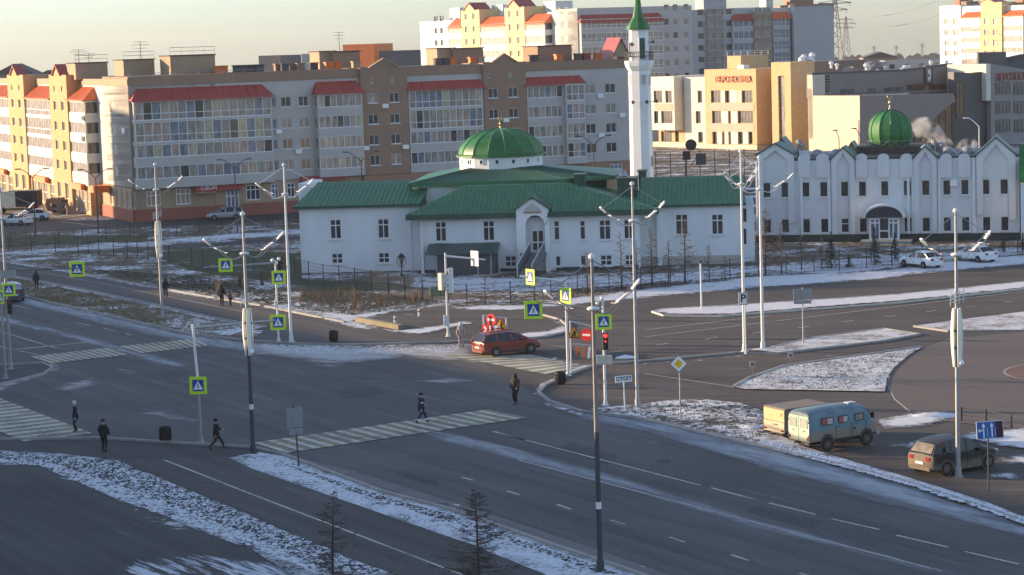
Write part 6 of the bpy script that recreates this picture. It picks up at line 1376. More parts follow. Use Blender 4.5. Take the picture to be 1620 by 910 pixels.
# signal post with the long arm by the drive (seen from behind)
g = G(709, 533); o = empty('traffic_light', (g.x, g.y, 0), 0, 'traffic light post with a blank sign back on its arm, left of the red car', 'traffic light'); h = zat(g, 400)
post(o, h, 0.085, WPOLE); A = local(o, 704, 405); Bq = local(o, 768, 411, g.y-0.5); MB().tube([A, Bq], [0.09, 0.06], 8).build('arm', WPOLE, o)
sb = MB().cbox(-0.45, 0.45, -0.02, 0.02, -0.55, 0.55, 0.01).build('sign_back', SIGNG if False else WPOLE, o, local(o, 751, 409, g.y-0.7), -0.9)
signal(o, local(o, 698, 459), 2.4, '', 1.25, mat('signal_back_cream', (0.6,0.58,0.5), 0.5, 0.05, 3)); signal(o, local(o, 714, 463), -1.8, '', 1.35, WPOLE, 4)
MB().cbox(-0.2, 0.2, -0.12, 0.12, 0, 0.8, 0.02).build('control_box', WPOLE, o, local(o, 706.5, 516))
# post with arm and two lit pedestrian signs
g = G(899, 595); o = empty('sign_post', (g.x, g.y, 0), 0, 'pale post with a horizontal arm holding sunlit pedestrian signs, right of the red car', 'sign post'); h = zat(g, 440)
post(o, h, 0.09, WPOLE); MB().tube([local(o, 894, 445), local(o, 822, 437, g.y+1.0)], [0.09, 0.06], 8).build('arm', WPOLE, o)
ped_sign(o, local(o, 839, 438.5, g.y+.6), 1.0, -1.0); ped_sign(o, local(o, 895, 468, g.y-.2), 1.0, -0.85)
MB().tube([local(o, 878, 478), local(o, 906, 489)], 0.03, 5).build('bracket', STEEL, o)
for px in (882, 900): MB().cbox(-.1, .1, -.15, .15, -.08, .08, .02).build('lamp_head', WPOLE, o, local(o, px, 480 if px < 890 else 486))
# hanging sign in the middle of the street
g = G(958, 642); o = empty('traffic_light', (g.x, g.y, 0), 0, 'traffic light showing red under a pedestrian sign, beside the tallest lamp', 'traffic light'); h = zat(g, 473)
post(o, h, 0.085, WPOLE); ped_sign(o, local(o, 955, 509, g.y-.25), 0.92, 0.08)
sgn = signal(o, local(o, 958, 553.5, g.y-.2), 0.05, 'r', 1.0)
MB().lathe([(0.06, -.01), (0.06, .01)], 10, (0, -0.13, 0.5), 0, 'y').build('lens', mat('red_digits', (0.5,0.02,0.02), 0.4, 0, emit=(1.0,0.03,0.02,0.9)), sgn)
MB().cbox(-0.2, 0.2, -0.12, 0.12, -0.25, 0.25, 0.02).build('control_box', mat('box_cream', (0.5,0.48,0.40), 0.5, 0.05, 3), o, local(o, 949, 569)); MB().cbox(-0.2, 0.2, -0.12, 0.12, -0.25, 0.25, 0.02).build('control_box', MATS['box_cream'], o, local(o, 963, 569))
for px, py in ((941, 475), (952, 472), (945, 480)): MB().lathe([(0.02, -.16), (0.11, -.08), (0.11, .1), (0.02, .16)], 8, (0, 0, 0), 0, 'y').build('camera_unit', WPOLE, o, local(o, px, py))
MB().tube([local(o, 950, 488), local(o, 846, 478, g.y+3.4)], 0.045, 6).build('arm', STEELD, o); ped_sign(o, local(o, 844, 490.5, g.y+3.3), 1.08, -0.15)
# left posts
g = G(441, 541); o = empty('traffic_light', (g.x, g.y, 0), 0, 'post with two stacked pedestrian signs and a third on its arm, left of centre', 'traffic light'); h = zat(g, 412)
post(o, h, 0.08, WPOLE); ped_sign(o, local(o, 441, 439, g.y-.15), 0.98, 0.05); ped_sign(o, local(o, 440, 510, g.y-.15), 1.12, 0.05)
MB().tube([local(o, 434, 416), local(o, 322, 423.5, g.y-1.0)], [0.08, 0.05], 8).build('arm', STEEL, o); ped_sign(o, local(o, 357, 419.5, g.y-.9), 0.98, 0.05)
for px, py in ((431, 412), (437, 416), (441, 410)): MB().lathe([(0.03, -.2), (0.14, -.1), (0.14, .12), (0.03, .2)], 8, (0, 0, 0), 0, 'y').build('camera_unit', WPOLE, o, local(o, px, py))
signal(o, local(o, 443, 427, g.y+.1), 1.2, '', 0.9); signal(o, local(o, 436, 487), -1.3, '', 0.8, WPOLE, 2)
g = G(318, 700); o = empty('sign_post', (g.x, g.y, 0), 0, 'post with a pedestrian sign and a long dark horizontal arm, left of the walking person', 'sign post'); h = zat(g, 513)
A = local(o, 304, 514); post(o, h*0.5, 0.085, STEEL); MB().tube([(0, 0, h*.5-.01), (A.x*.6, 0, h*.8), (A.x*0.8, 0, h)], [0.08, 0.075, 0.07], 10).build('pole', WPOLE, o)
MB().tube([(A.x*.8, 0, h-.2), local(o, 434, 507, g.y+14)], [0.08, 0.06], 8).build('arm', STEEL, o); ped_sign(o, local(o, 313.5, 610, g.y-.15), 0.95, -0.12)
g = G(9, 600); o = empty('traffic_light', (g.x, g.y, 0), 0, 'traffic light with pedestrian sign at the left edge of the picture', 'traffic light'); h = zat(g, 425)
post(o, h, 0.09, STEEL); ped_sign(o, local(o, 14, 458.5, g.y-.2), 0.85, 0.0); ped_sign(o, local(o, 1.5, 470, g.y-.1), 0.9, -0.9)
signal(o, local(o, 16, 497, g.y-.2), 0.1, 'a', 1.0, mat('signal_dark', (0.02,0.02,0.02), 0.6, 0.1, 3)); MB().tube([local(o, 8, 428), local(o, 133, 424, g.y+18)], [0.07, 0.05], 6).build('arm', STEELD, o)
ped_sign(o, local(o, 122, 426, g.y+17.6), 1.12, 0.0)
MB().cbox(-.5, .5, -.02, .02, -.25, .25, .01).build('sign_back', SIGNG, o, local(o, 13, 434), 0.4)
# parking sign, sign backs, small signs
g = G(1177, 556.5); o = empty('sign_post', (g.x, g.y-1.2, 0), 0, 'parking sign with a black P on white, in front of the left pale lamp', 'sign'); h = zat(g, 462); g = o.location
post(o, h, 0.05, WPOLE); pl = MB().cbox(-.29, .29, -.02, .02, -.42, .42, .01).build('sign_board', SIGNW, o, local(o, 1175.5, 472.5, g.y-.1))
b = MB(); 
for x0, x1, z0, z1 in ((-.26,.26,-.40,-.365),(-.26,.26,.365,.40),(-.26,-.23,-.36,.36),(.23,.26,-.36,.36)): b.box(x0, x1, -.032, -.022, z0, z1)
b.build('sign_border', SIGNK, pl); place('lettering', text_mesh('P', 0.72, 0.012, SIGNK, 0.015), pl, (0, -.03, 0))
g = G(1271, 545); o = empty('sign_post', (g.x, g.y, 0), 0, 'post with four grey sign backs on the far snowy island', 'sign post'); post(o, zat(g, 455), 0.05, STEEL)
for dx, z0, z1 in ((-.33, 474, 457), (.33, 474, 457), (-.3, 481, 475.5), (.3, 481, 475.5)):
    a, c = zat(g, z0), zat(g, z1); MB().cbox(-.30, .30, -.015, .015, a, c, .008).build('sign_back', SIGNG, o, (dx, .07, 0))
g = G(473, 738); o = empty('sign_post', (g.x, g.y, 0), 0, 'leaning post with grey sign backs on the near verge, left of centre', 'sign post'); h = zat(g, 641)
tp = local(o, 464.5, 641); MB().tube([(0, 0, 0), (tp.x, 0, h)], 0.045, 8).build('pole', STEELD, o)
for dx, z0, z1, w_ in ((-.20, 677, 645, .21), (.21, 675, 643, .21), (-.17, 688, 678, .17), (.18, 687, 677, .17)):
    a, c = zat(g, z0), zat(g, z1); xx = tp.x*((a+c)/2)/h; MB().cbox(-w_, w_, -.015, .015, a, c, .008).build('sign_back', SIGNG, o, (xx+dx, -.07, 0))
g = G(1077, 668); o = empty('sign_post', (g.x, g.y, 0), 0, 'priority road sign, white diamond with yellow centre, on the roadside lawn', 'sign'); h = zat(g, 590); c = zat(g, 575.5); post(o, h, 0.045, STEEL, base=False)
tp = local(o, 1073.5, 575.5, g.y-.1); r = 0.47
s_ = MB().prism([(0, -r), (r, 0), (0, r), (-r, 0)], 'y', -.02, .02).build('sign_board', SIGNK, o, tp); mark(s_, 'sign_field', [(0, -r*.95), (r*.95, 0), (0, r*.95), (-r*.95, 0)], SIGNW, -.022); mark(s_, 'sign_centre', [(0, -r*.55), (r*.55, 0), (0, r*.55), (-r*.55, 0)], SIGNO, -.030)
g = G(989, 655); o = empty('sign_post', (g.x, g.y, 0), 0, 'small white sign reading СТОП on a leaning post by the corner', 'sign'); tp = local(o, 986.5, 599.5, g.y-.05); MB().tube([(0, 0, 0), (tp.x*.9, 0, tp.z)], 0.035, 8).build('pole', WPOLE, o)
s_ = MB().cbox(-.47, .47, -.015, .015, -.19, .19, .01).build('sign_board', SIGNW, o, tp); s_.rotation_euler = (0, -0.07, 0); tm = text_mesh('СТОП', 0.30, .012, SIGNK, .008); place('lettering', tm, s_, (0, -.024, 0))
g = G(1564, 779); o = empty('sign_post', (g.x, g.y, 0), 0, 'blue lane direction sign with white arrows, right of the crossover', 'sign'); post(o, zat(g, 671), 0.04, STEELD, base=False); tp = local(o, 1566, 680, g.y-.08)
s_ = MB().cbox(-.60, .60, -.02, .02, -.40, .40, .012).build('sign_board', WPOLE, o, tp, -0.12)
s_.rotation_euler = (0, -0.06, -0.12)
mark(s_, 'sign_field', [(-.58, -.38), (.25, -.38), (.25, .38), (-.58, .38)], mat('lane_sign_blue', (0.03,0.13,0.42), 0.35, 0.05, 3), -.022); mark(s_, 'sign_field', [(.25, -.38), (.58, -.38), (.58, .38), (.25, .38)], mat('maroon_sign_film', (0.05,0.02,0.04), 0.35, 0.05, 3), -.022)
b = MB()
for x in (-.28, .09):
    b.box(x-.028, x+.028, -.034, -.028, -.34, .17); b.prism([(x-.09, .15), (x+.09, .15), (x, .33)], 'y', -.034, -.028)
b.box(-.46, -.32, -.034, -.028, -.04, .02); b.prism([(-.44, -.11), (-.44, .09), (-.54, -.01)], 'y', -.034, -.028); b.box(-.12, -.105, -.034, -.028, -.3, .1); b.box(.24, .255, -.034, -.028, -.3, .1)
b.build('arrows', SIGNW, s_)
for px, py, pt, lb in ((1191, 608, 571, 'small square sign on a rusty stake at the left tip of the big snowy lawn'), (1251, 581, 557, 'small square sign on a stake at the upper edge of the big snowy lawn')):
    g = G(px, py); o = empty('small_sign', (g.x, g.y, 0), 0, lb, 'sign', 'small lawn signs'); h = zat(g, pt); MB().tube([(0, 0, 0), (0, 0, h-.1)], .022, 5).build('stake', mat('rusty_metal', (0.20,0.10,0.07), 0.8, 0.2, 5), o); s_ = MB().cbox(-.17, .17, -.015, .015, h-.36, h, .01).build('sign_board', mat('faded_sign', (0.40,0.37,0.35), 0.7, 0.1, 4), o, (0, -.03, 0)); MB().box(-.12, .12, -.022, -.0155, h-.3, h-.12).build('sign_mark', MATS['rusty_metal'], s_)
# plain pale post on the median tip, bollards, bins
g = G(1110, 492); o = empty('marker_post', (g.x, g.y, 0), 0, 'plain pale post with a dark cap on the snowy median tip', 'post'); post(o, zat(g, 417), .07, WPOLE, 1.0, base=False); MB().lathe([(.09, 0), (.09, .2), (.02, .26)], 8, (0, 0, zat(g, 417))).build('post_cap', BLACK, o)
for px, py, pt, lb in ((625, 513, 503, 'white bollard left, on the entrance drive'), (663, 501, 491, 'white bollard right, on the entrance drive')):
    g = G(px, py); o = empty('bollard', (g.x, g.y, 0), 0, lb, 'bollard', 'bollards on the drive'); MB().lathe([(.09, 0), (.09, .55), (.06, .62), (.02, .64)], 10).build('shaft', WPOLE, o); MB().lathe([(.093, .35), (.093, .45)], 10).build('band', STEELD, o)
def bin_(px, py, pt, label, w_=0.32):
    g = G(px, py); o = empty('litter_bin', (g.x, g.y, 0), 0, label, 'litter bin', 'dark street bins'); h = max(.8, zat(g, pt))
    MB().lathe([(w_*.8, 0.06), (w_, .15), (w_, h-.1), (w_*1.04, h-.09), (w_*1.04, h), (w_*.86, h), (w_*.86, h-.3)], 14).build('drum', BLACK, o, smooth=True, angle=40); MB().lathe([(w_*.7, 0), (w_*.7, .06)], 10).build('foot', STEELD, o)
    sl = MB()
    for k in range(10): a = 2*math.pi*k/10; sl.box(w_*math.cos(a)-.02, w_*math.cos(a)+.02, w_*math.sin(a)-.02, w_*math.sin(a)+.02, .18, h-.14)
    sl.build('rib', mat('bin_brown', (0.035,0.025,0.02), 0.7, 0.1, 4), o)
bin_(528, 541, 523, 'black litter bin on the brown pavement left of the drive'); bin_(262, 700, 675, 'black litter bin at the near kerb between the pedestrians'); bin_(887, 609, 588, 'black litter bin on the rounded corner below the armed sign post')
# low pale wall along the drive
A, C = G(566, 509), G(635, 522); ang = math.atan2(C.y-A.y, C.x-A.x)
o = MB().cbox(0, (C-A).length, -.25, .25, 0, .38, .03).build('low_wall', mat('ochre_concrete', (0.22,0.185,0.125), 0.9, 0.12, 1.5), None, (A.x, A.y, 0), ang); tag(o, 'low sandy concrete wall at the near edge of the drive', 'low wall')
# work-zone frames
def frame_thing(pts, label, cat='barrier frame'):
    g = G(*pts[0]); o = empty('roadworks_barrier', (g.x, g.y, 0), 0, label, cat); return o, g
o, g = frame_thing([(767, 556)], 'white tube frame with roadworks signs standing behind the red car'); 
P = [local(o, 766, 548), local(o, 765, 499), local(o, 801, 503.5), local(o, 801, 550)]
MB().tube([P[0], P[1]], .06, 6).tube([P[1], P[2]], .04, 6).tube([P[2], P[3]], .06, 6).tube([local(o, 766, 530), local(o, 801, 529)], .04, 6).build('frame', WPOLE, o)
def disc(o, loc, r, mt, rz=0): return MB().lathe([(r, -.02), (r, .02)], 20, (0, 0, 0), 0, 'y').build('sign_board', mt, o, loc, rz)
d_ = disc(o, local(o, 777, 506, g.y-.15), .42, SIGNR, -.7); MB().box(-.3, .3, -.03, -.022, -.08, .08).build('bar', SIGNW, d_)
def tri(o, loc, s, rz=0):
    t = MB().prism([(-s, -s*.8), (s, -s*.8), (0, s*.95)], 'y', -.02, .02).build('sign_board', SIGNR, o, loc, rz); k = s*.8; mark(t, 'sign_field', [(-k, -k*.78), (k, -k*.78), (0, k*.9)], SIGNO, -.022)
    b = MB(); b.prism([(.0, -.3*s/.5), (.1, -.3*s/.5), (.12, .1*s/.5), (-.02, .12*s/.5)], 'y', -.036, -.030).prism([(-.2, -.3), (-.1, -.3), (.02, 0), (-.04, 0)], 'y', -.04, -.034).prism([(.14, -.32), (.26, -.32), (.2, -.18)], 'y', -.036, -.030); b.build('digging_figure', SIGNK, t); return t
tri(o, local(o, 792.5, 513, g.y-.15), .52, -.5)
for px, py, m_ in ((768, 521, SIGNR), (779, 521, SIGNW), (787, 523, SIGNW)):
    s_ = MB().box(-.24, .24, -.02, .02, -.32, .32).build('sign_board', m_, o, local(o, px, py, g.y-.15), -.6); mark(s_, 'chevron', [(-.15, -.2), (0, -.2), (.15, 0), (0, .2), (-.15, .2), (0, 0)], SIGNW if m_ is SIGNR else SIGNR, -.024)
g0 = G(752, 560); o = empty('lane_marker', (g0.x, g0.y, 0), -.5, 'small orange and white striped plate beside the rear of the red car', 'traffic cone plate')
MB().box(-.3, .3, -.15, .15, 0, .12).build('foot', BLACK, o); pl_ = MB().box(-.16, .16, -.02, .02, .12, 1.15).build('board', SIGNW, o)
for k in range(3): mark(pl_, 'stripe', [(-.15, .2+.33*k), (.15, .35+.33*k), (.15, .5+.33*k), (-.15, .35+.33*k)], ORF, -.022)
o, g = frame_thing([(904, 594)], 'white tube frame with yellow triangle and red no entry sign beside the traffic light')
P = [local(o, 904, 590), local(o, 902, 508), local(o, 938, 517), local(o, 941, 590)]
MB().tube([P[0], P[1]], .05, 6).tube([P[1], P[2]], .04, 6).tube([P[2], P[3]], .05, 6).build('frame', WPOLE, o); tri(o, local(o, 908, 526, g.y-.1), .46, -.25)
d_ = disc(o, local(o, 928, 530, g.y-.1), .40, SIGNR, -.5); MB().box(-.27, .27, -.03, -.022, -.07, .07).build('bar', SIGNW, d_)
for i, (px, lb) in enumerate(((909, 'left striped plastic barrier block under the no entry sign'), (919, 'middle striped plastic barrier block under the no entry sign'), (930, 'right striped plastic barrier block under the no entry sign'))):
    g0 = G(px, 566+i); o = empty('plastic_barrier', (g0.x, g0.y, 0), -.35, lb, 'barrier', 'striped barriers'); BG = mat('barrier_grey', (0.20,0.20,0.22), 0.6, 0.1, 3)
    MB().prism([(-.28, 0), (.28, 0), (.2, .35), (.12, .95), (-.12, .95), (-.2, .35)], 'x', -.42, .42).build('body', BG, o)
    for k in range(2): mark(o, 'stripe', [(-.3+.35*k, .1), (-.12+.35*k, .1), (-.02+.35*k, .85), (-.2+.35*k, .85)], WHITE2 if k else ORF, -.29)
g0 = G(990, 594.5)
bw = MB(); rnd = random.Random(4)
# snow-capped rubble heap by the post
def lump(name, px, py, w_, d, h, mt, label, cat, seed=1):
    g = G(px, py); rnd = random.Random(seed); b = MB(); n, m_ = 14, 5; v = []
    for j in range(m_):
        t = j/(m_-1)
        for k in range(n): a = 2*math.pi*k/n; q_ = (1-t**1.6)*(1+rnd.uniform(-.15, .15)); v.append((w_*q_*math.cos(a), d*q_*math.sin(a), h*t*(1+rnd.uniform(-.15, .15))))
    f = [(j*n+k, j*n+(k+1) % n, (j+1)*n+(k+1) % n, (j+1)*n+k) for j in range(m_-1) for k in range(n)]
    b.add(v, f); o = b.build(name, mt, None, (g.x, g.y, .02), smooth=True); return tag(o, label, cat)
lump('snow_heap', 990, 567, .7, .4, .22, SNOW, 'small snow heap on the corner right of the red traffic light', 'snow heap', 2)
lump('snow_heap', 1190, 679, 0.8, .6, .22, SNOW, 'low sunlit snow heap on the roadside lawn left of the beige trailer', 'snow heap', 3)
lump('snow_heap', 1478, 660, 1.5, .7, .24, SNOW, 'long ploughed snow heap by the plaza edge right of the blue van', 'snow heap', 5)
# short posts and rail of the plaza edge
g0 = G(1521, 667); o = empty('railing', (g0.x, g0.y, 0), 0, 'low railing of dark posts at the plaza edge behind the crossover', 'railing')
prev = None
for px, py in ((1521, 667), (1560, 671), (1600, 680), (1640, 689)):
    q_ = G(px, py)-g0; MB().box(-.05, .05, -.05, .05, 0, .8).build('post', STEELD, o, q_)
    if prev is not None: 
        for z in (.35, .72): MB().tube([prev+Vector((0,0,z)), q_+Vector((0,0,z))], .02, 5).build('rail', STEELD, o)
    prev = q_

# ------------------------------------------------------------ fences
def fence(pts, h, label, mt=STEELD, cat='fence', wires=6, name='fence', sub=1):
    P = [G(*p) for p in pts]; o = empty(name, tuple(P[0]), 0, label, cat); pm = MB().box(-.04, .04, -.04, .04, 0, h+.12).mesh('post', mt)
    for i, p in enumerate(P):
        place('post', pm, o, p-P[0])
        if i:
            a, c = P[i-1]-P[0], p-P[0]; b = MB(); L = (c-a).length
            for k in range(wires): z = Vector((0, 0, .12+(h-.12)*k/(wires-1))); b.tube([a+z, c+z], .012 if 0 < k < wires-1 else .022, 3)
            n = int(L/.45)
            for k in range(1, n): q_ = a.lerp(c, k/n); b.tube([q_+Vector((0, 0, .1)), q_+Vector((0, 0, h))], .008, 3)
            b.build('mesh_panel', mt, o)
    return o
def dens(pts, n):
    out = []
    for a, c in zip(pts[:-1], pts[1:]): out += [(a[0]+(c[0]-a[0])*k/n, a[1]+(c[1]-a[1])*k/n) for k in range(n)]
    return out+[pts[-1]]
fence(dens([(-20,392),(93,386),(206,376),(316,368),(423,360),(475,357)], 3), 1.5, 'long dark mesh fence in front of the flats, the farther of two on the left')
fence([(-25,396),(14,398),(50,399),(88,399),(124,401),(140,402),(157,404),(180,406),(202,408),(218,410),(235,412),(268,416),(304,421),(321,424),(360,429),(402,434),(436,436),(467,438),(489,445),(512,450),(537,453),(562,457),(588,461),(615,467),(641,472),(669,477),(739,486),(808,481),(872,473),(914,467),(964,463),(1014,458),(1061,454),(1108,449),(1155,443),(1200,438),(1244,435),(1288,431),(1328,429),(1371,425),(1411,421)], 1.75, 'long mesh fence curving round the mosque yard to the annexe')
fence([(1411,421),(1459,416),(1510,411),(1560,406),(1610,401),(1650,398)], 1.6, 'short continuation of the mesh fence behind the white saloons')
# ornate sunlit railing with rings
o = fence([(562,444),(598,447),(634,451),(668,455),(702,458)], 1.0, 'low ornate railing with rings left of the dark shed', mat('tan_railing', (0.25,0.2,0.14), 0.6, 0.1, 3), 'railing', 3, 'railing')
a = G(562, 444)
for px, py in ((573,445.5),(592,447),(616,449.5),(644,452),(658,454)):
    q_ = G(px, py)-a; MB().tube([(q_.x+.38*math.cos(t), q_.y, .52+.38*math.sin(t)) for t in [2*math.pi*k/16 for k in range(17)]], .025, 4).build('ring', MATS['tan_railing'], o)
# court fence and hoop behind the minaret
P0 = yat(300, 1036); o = empty('court_fence', (P0.x, 300, 0), 0, 'tall steel court fence between the minaret and the yellow school', 'fence')
for i in range(8):
    x = i*2.0; zt = world_at(1040, 240, 300).z; MB().tube([(x, 0, 0), (x, 0, zt)], .06, 5).build('post', STEELD, o)
b = MB()
for k in range(7): b.tube([(0, 0, .5+k*zt/7.5), (14, 0, .5+k*zt/7.5)], .03, 4)
b.build('rail', STEELD, o)
P0 = yat(285, 1085); zc = world_at(1092, 233, 285).z; z0_ = world_at(1105, 260, 285).z
o = empty('sports_frame', (P0.x, 285, 0), 0, 'dark leaning sports hoop and board in the court right of the minaret', 'basketball hoop')
MB().tube([(-.1, 0, 0), (.0, 0, zc-.8)], .08, 6).build('pole', STEELD, o); MB().lathe([(.2, -.15), (.75, -.1), (.75, .1), (.2, .15)], 10, (.6, 0, zc+.3), 0, 'y').build('hoop', BLACK, o); MB().box(-.5, .5, -.1, .1, zc-1.6, zc-.5).build('board', BLACK, o)
MB().box(1.2, 2.5, -.1, .1, z0_-.1, z0_+1.4).build('panel', STEELD, o); MB().tube([(0.2, 0, z0_-.5), (1.3, 0, z0_+.9)], .05, 4).build('strut', STEELD, o)
tag(MB().quad((4, 262, .03), (60, 262, .03), (66, 330, .03), (4, 330, .03)).build('court', ASPHL), kind='structure')
for y_ in (272, 288, 303): tag(MB().quad((10, y_, .06), (40, y_-2, .06), (40, y_+1.5, .06), (10, y_+4, .06)).build('court_snow', SNOW), kind='structure')

# ------------------------------------------------------------ small far lamps
def ylamp(px, pyt, Y, label, two=True, curve=False, s=1.0):
    P = yat(Y, px); h = world_at(px, pyt, Y).z; o = empty('far_lamp', (P.x, Y, 0), 0, label, 'street lamp', 'slim lamps near the buildings')
    MB().tube([(0, 0, 0), (0, 0, h-1.0)], [.09, .06], 6).build('pole', STEELD if not curve else WPOLE, o)
    for sg_ in ((-1, 1) if two else (-1,)):
        pts = [(0, 0, h-1.1)]+[(sg_*1.7*s*t, 0, h-1.1+1.1*math.sin(t*math.pi/2)) for t in (.25, .5, .75, 1)]; ar = MB().tube(pts, [.06, .055, .05, .045, .04], 5).build('arm', STEELD if not curve else WPOLE, o)
        MB().cbox(sg_*1.7*s-.35, sg_*1.7*s+.35, -.12, .12, h-.08, h+.06, .03).build('lamp_head', STEELD if not curve else WPOLE, ar)
ylamp(47, 267, 262, 'double-armed slim lamp by the truck at the far left'); ylamp(147, 268, 262, 'double-armed slim lamp by the corner of the sunlit wing'); ylamp(368, 252, 258, 'double-armed slim lamp above the silver estate car')
ylamp(569, 240, 250, 'double-armed slim lamp behind the left mosque wing'); ylamp(938, 215, 250, 'double-armed slim lamp right of the flat green dome')
ylamp(1549, 186, 262, 'tall white curved lamp behind the annexe roof', False, True, 0.9); ylamp(1361, 203, 300, 'slim lamp against the beige school wall near its corner', False, False, .5); ylamp(1327, 206, 300, 'slim short lamp against the beige school wall', False, False, .3)
g = G(636, 437); o = empty('garden_lantern', (g.x, g.y, 0), 0, 'black ornate garden lantern before the left mosque wing', 'lantern'); h = zat(g, 402)
MB().lathe([(.16, 0), (.16, .1), (.07, .2), (.05, h*.45), (.09, h*.5)], 8).build('pole', BLACK, o); MB().lathe([(.10, h*.5), (.28, h*.85)], 6).build('lantern_glass', GLASSL, o); MB().lathe([(.34, h*.85), (.2, h*.95), (.03, h)], 6).build('lantern_roof', BLACK, o)
b = MB()
for k in range(4):
    a = math.pi/2*k; c, s_ = math.cos(a), math.sin(a); b.tube([(.08*c, .08*s_, h*.42), (.42*c, .42*s_, h*.6), (.36*c, .36*s_, h*.85), (.05*c, .05*s_, h*1.02)], .035, 5)
b.build('bracket', BLACK, o)
for px, py, pt, lb in ((706, 480, 448, 'green utility cabinet behind the traffic light post'),):
    g = G(698, 478); o = empty('utility_cabinet', (g.x, g.y, 0), 0, lb, 'cabinet'); GC = mat('cabinet_green', (0.10,0.16,0.09), 0.6, 0.1, 2); MB().cbox(-.9, .9, -.3, .3, .5, 1.3, .03).build('box', GC, o)
    for x in (-.7, .6): MB().box(x-.04, x+.04, -.05, .05, 0, .5).build('leg', STEELD, o)
    MB().box(-.02, .02, -.31, -.301, .55, 1.25).build('door_gap', BLACK, o)
# ------------------------------------------------------------ vehicles
def loft(b, rings, mi=0, caps=True):
    n = len(rings[0]); v = [p for r_ in rings for p in r_]; f = []
    for i in range(len(rings)-1):
        for k in range(n): j = (k+1) % n; f.append((i*n+k, i*n+j, (i+1)*n+j, (i+1)*n+k))
    if caps: f += [tuple(range(n)), tuple(range((len(rings)-1)*n, len(rings)*n))[::-1]]
    b.add(v, f, mi); return b
CGLASS = mat('car_glass', (0.012, 0.014, 0.017), 0.12, 0.2, 2, spec=0.35)
HLAMP = mat('headlight_lens', (0.6, 0.62, 0.62), 0.15, 0); TLAMP = mat('tail_lens', (0.28, 0.015, 0.012), 0.25, 0)
PLATE = mat('number_plate', (0.6, 0.6, 0.58), 0.5, 0); CHROME = mat('chrome', (0.6, 0.6, 0.6), 0.2, 0, metal=1)
def wheel(o, x, y, r, w_=0.2, rim=None, side=1):
    b = MB().lathe([(r*.62, -w_/2), (r*.93, -w_/2), (r, -w_*.36), (r, w_*.36), (r*.93, w_/2), (r*.62, w_/2)], 20, (0, 0, 0), 0, 'y', cap=False)
    wh = empty('wheel', (x, y, r)); wh.parent = o; b.build('tyre', RUBBER, wh, smooth=True, angle=35)
    d = MB(); yy = side*w_*.40
    d.lathe([(r*.63, -.01), (r*.60, .01)], 16, (0, yy-side*.05, 0), 0, 'y')
    d.lathe([(r*.64, -.05), (r*.66, .02), (r*.60, .02), (r*.60, -.05)] if side > 0 else [(r*.60, .05), (r*.60, -.02), (r*.66, -.02), (r*.64, .05)], 18, (0, yy, 0), 0, 'y', cap=False)
    for k in range(7):
        a = 2*math.pi*k/7; c, s_ = math.cos(a), math.sin(a); n_ = Vector((-s_, 0, c))*r*.07
        p, q = Vector((c*r*.12, yy, s_*r*.12)), Vector((c*r*.58, yy, s_*r*.58)); t = Vector((0, side*.02, 0))
        d.add([p-n_, p+n_, q+n_, q-n_, p-n_+t, p+n_+t, q+n_+t, q-n_+t], [(0,1,2,3), (4,7,6,5), (0,4,5,1), (1,5,6,2), (2,6,7,3), (3,7,4,0)])
    d.lathe([(r*.14, -.02), (r*.12, .03)], 10, (0, yy, 0), 0, 'y'); d.build('rim', rim or RIM, wh)
    return wh
def place_car(label, cat, rear, front, wb, rearx, W, vis, **k):
    """put the car so that its visible wheels stand at the picked points; vis=-1: right side seen, +1: left side seen"""
    A, C = G(*rear), G(*front); d = (C-A).normalized(); ang = math.atan2(d.y, d.x); nrm = Vector((-d.y, d.x, 0)); mid = (A+C)/2-nrm*vis*(W/2-0.1)
    return empty(k.get('name', 'parked_car'), (mid.x, mid.y, 0.03), ang, label, cat, k.get('group'))
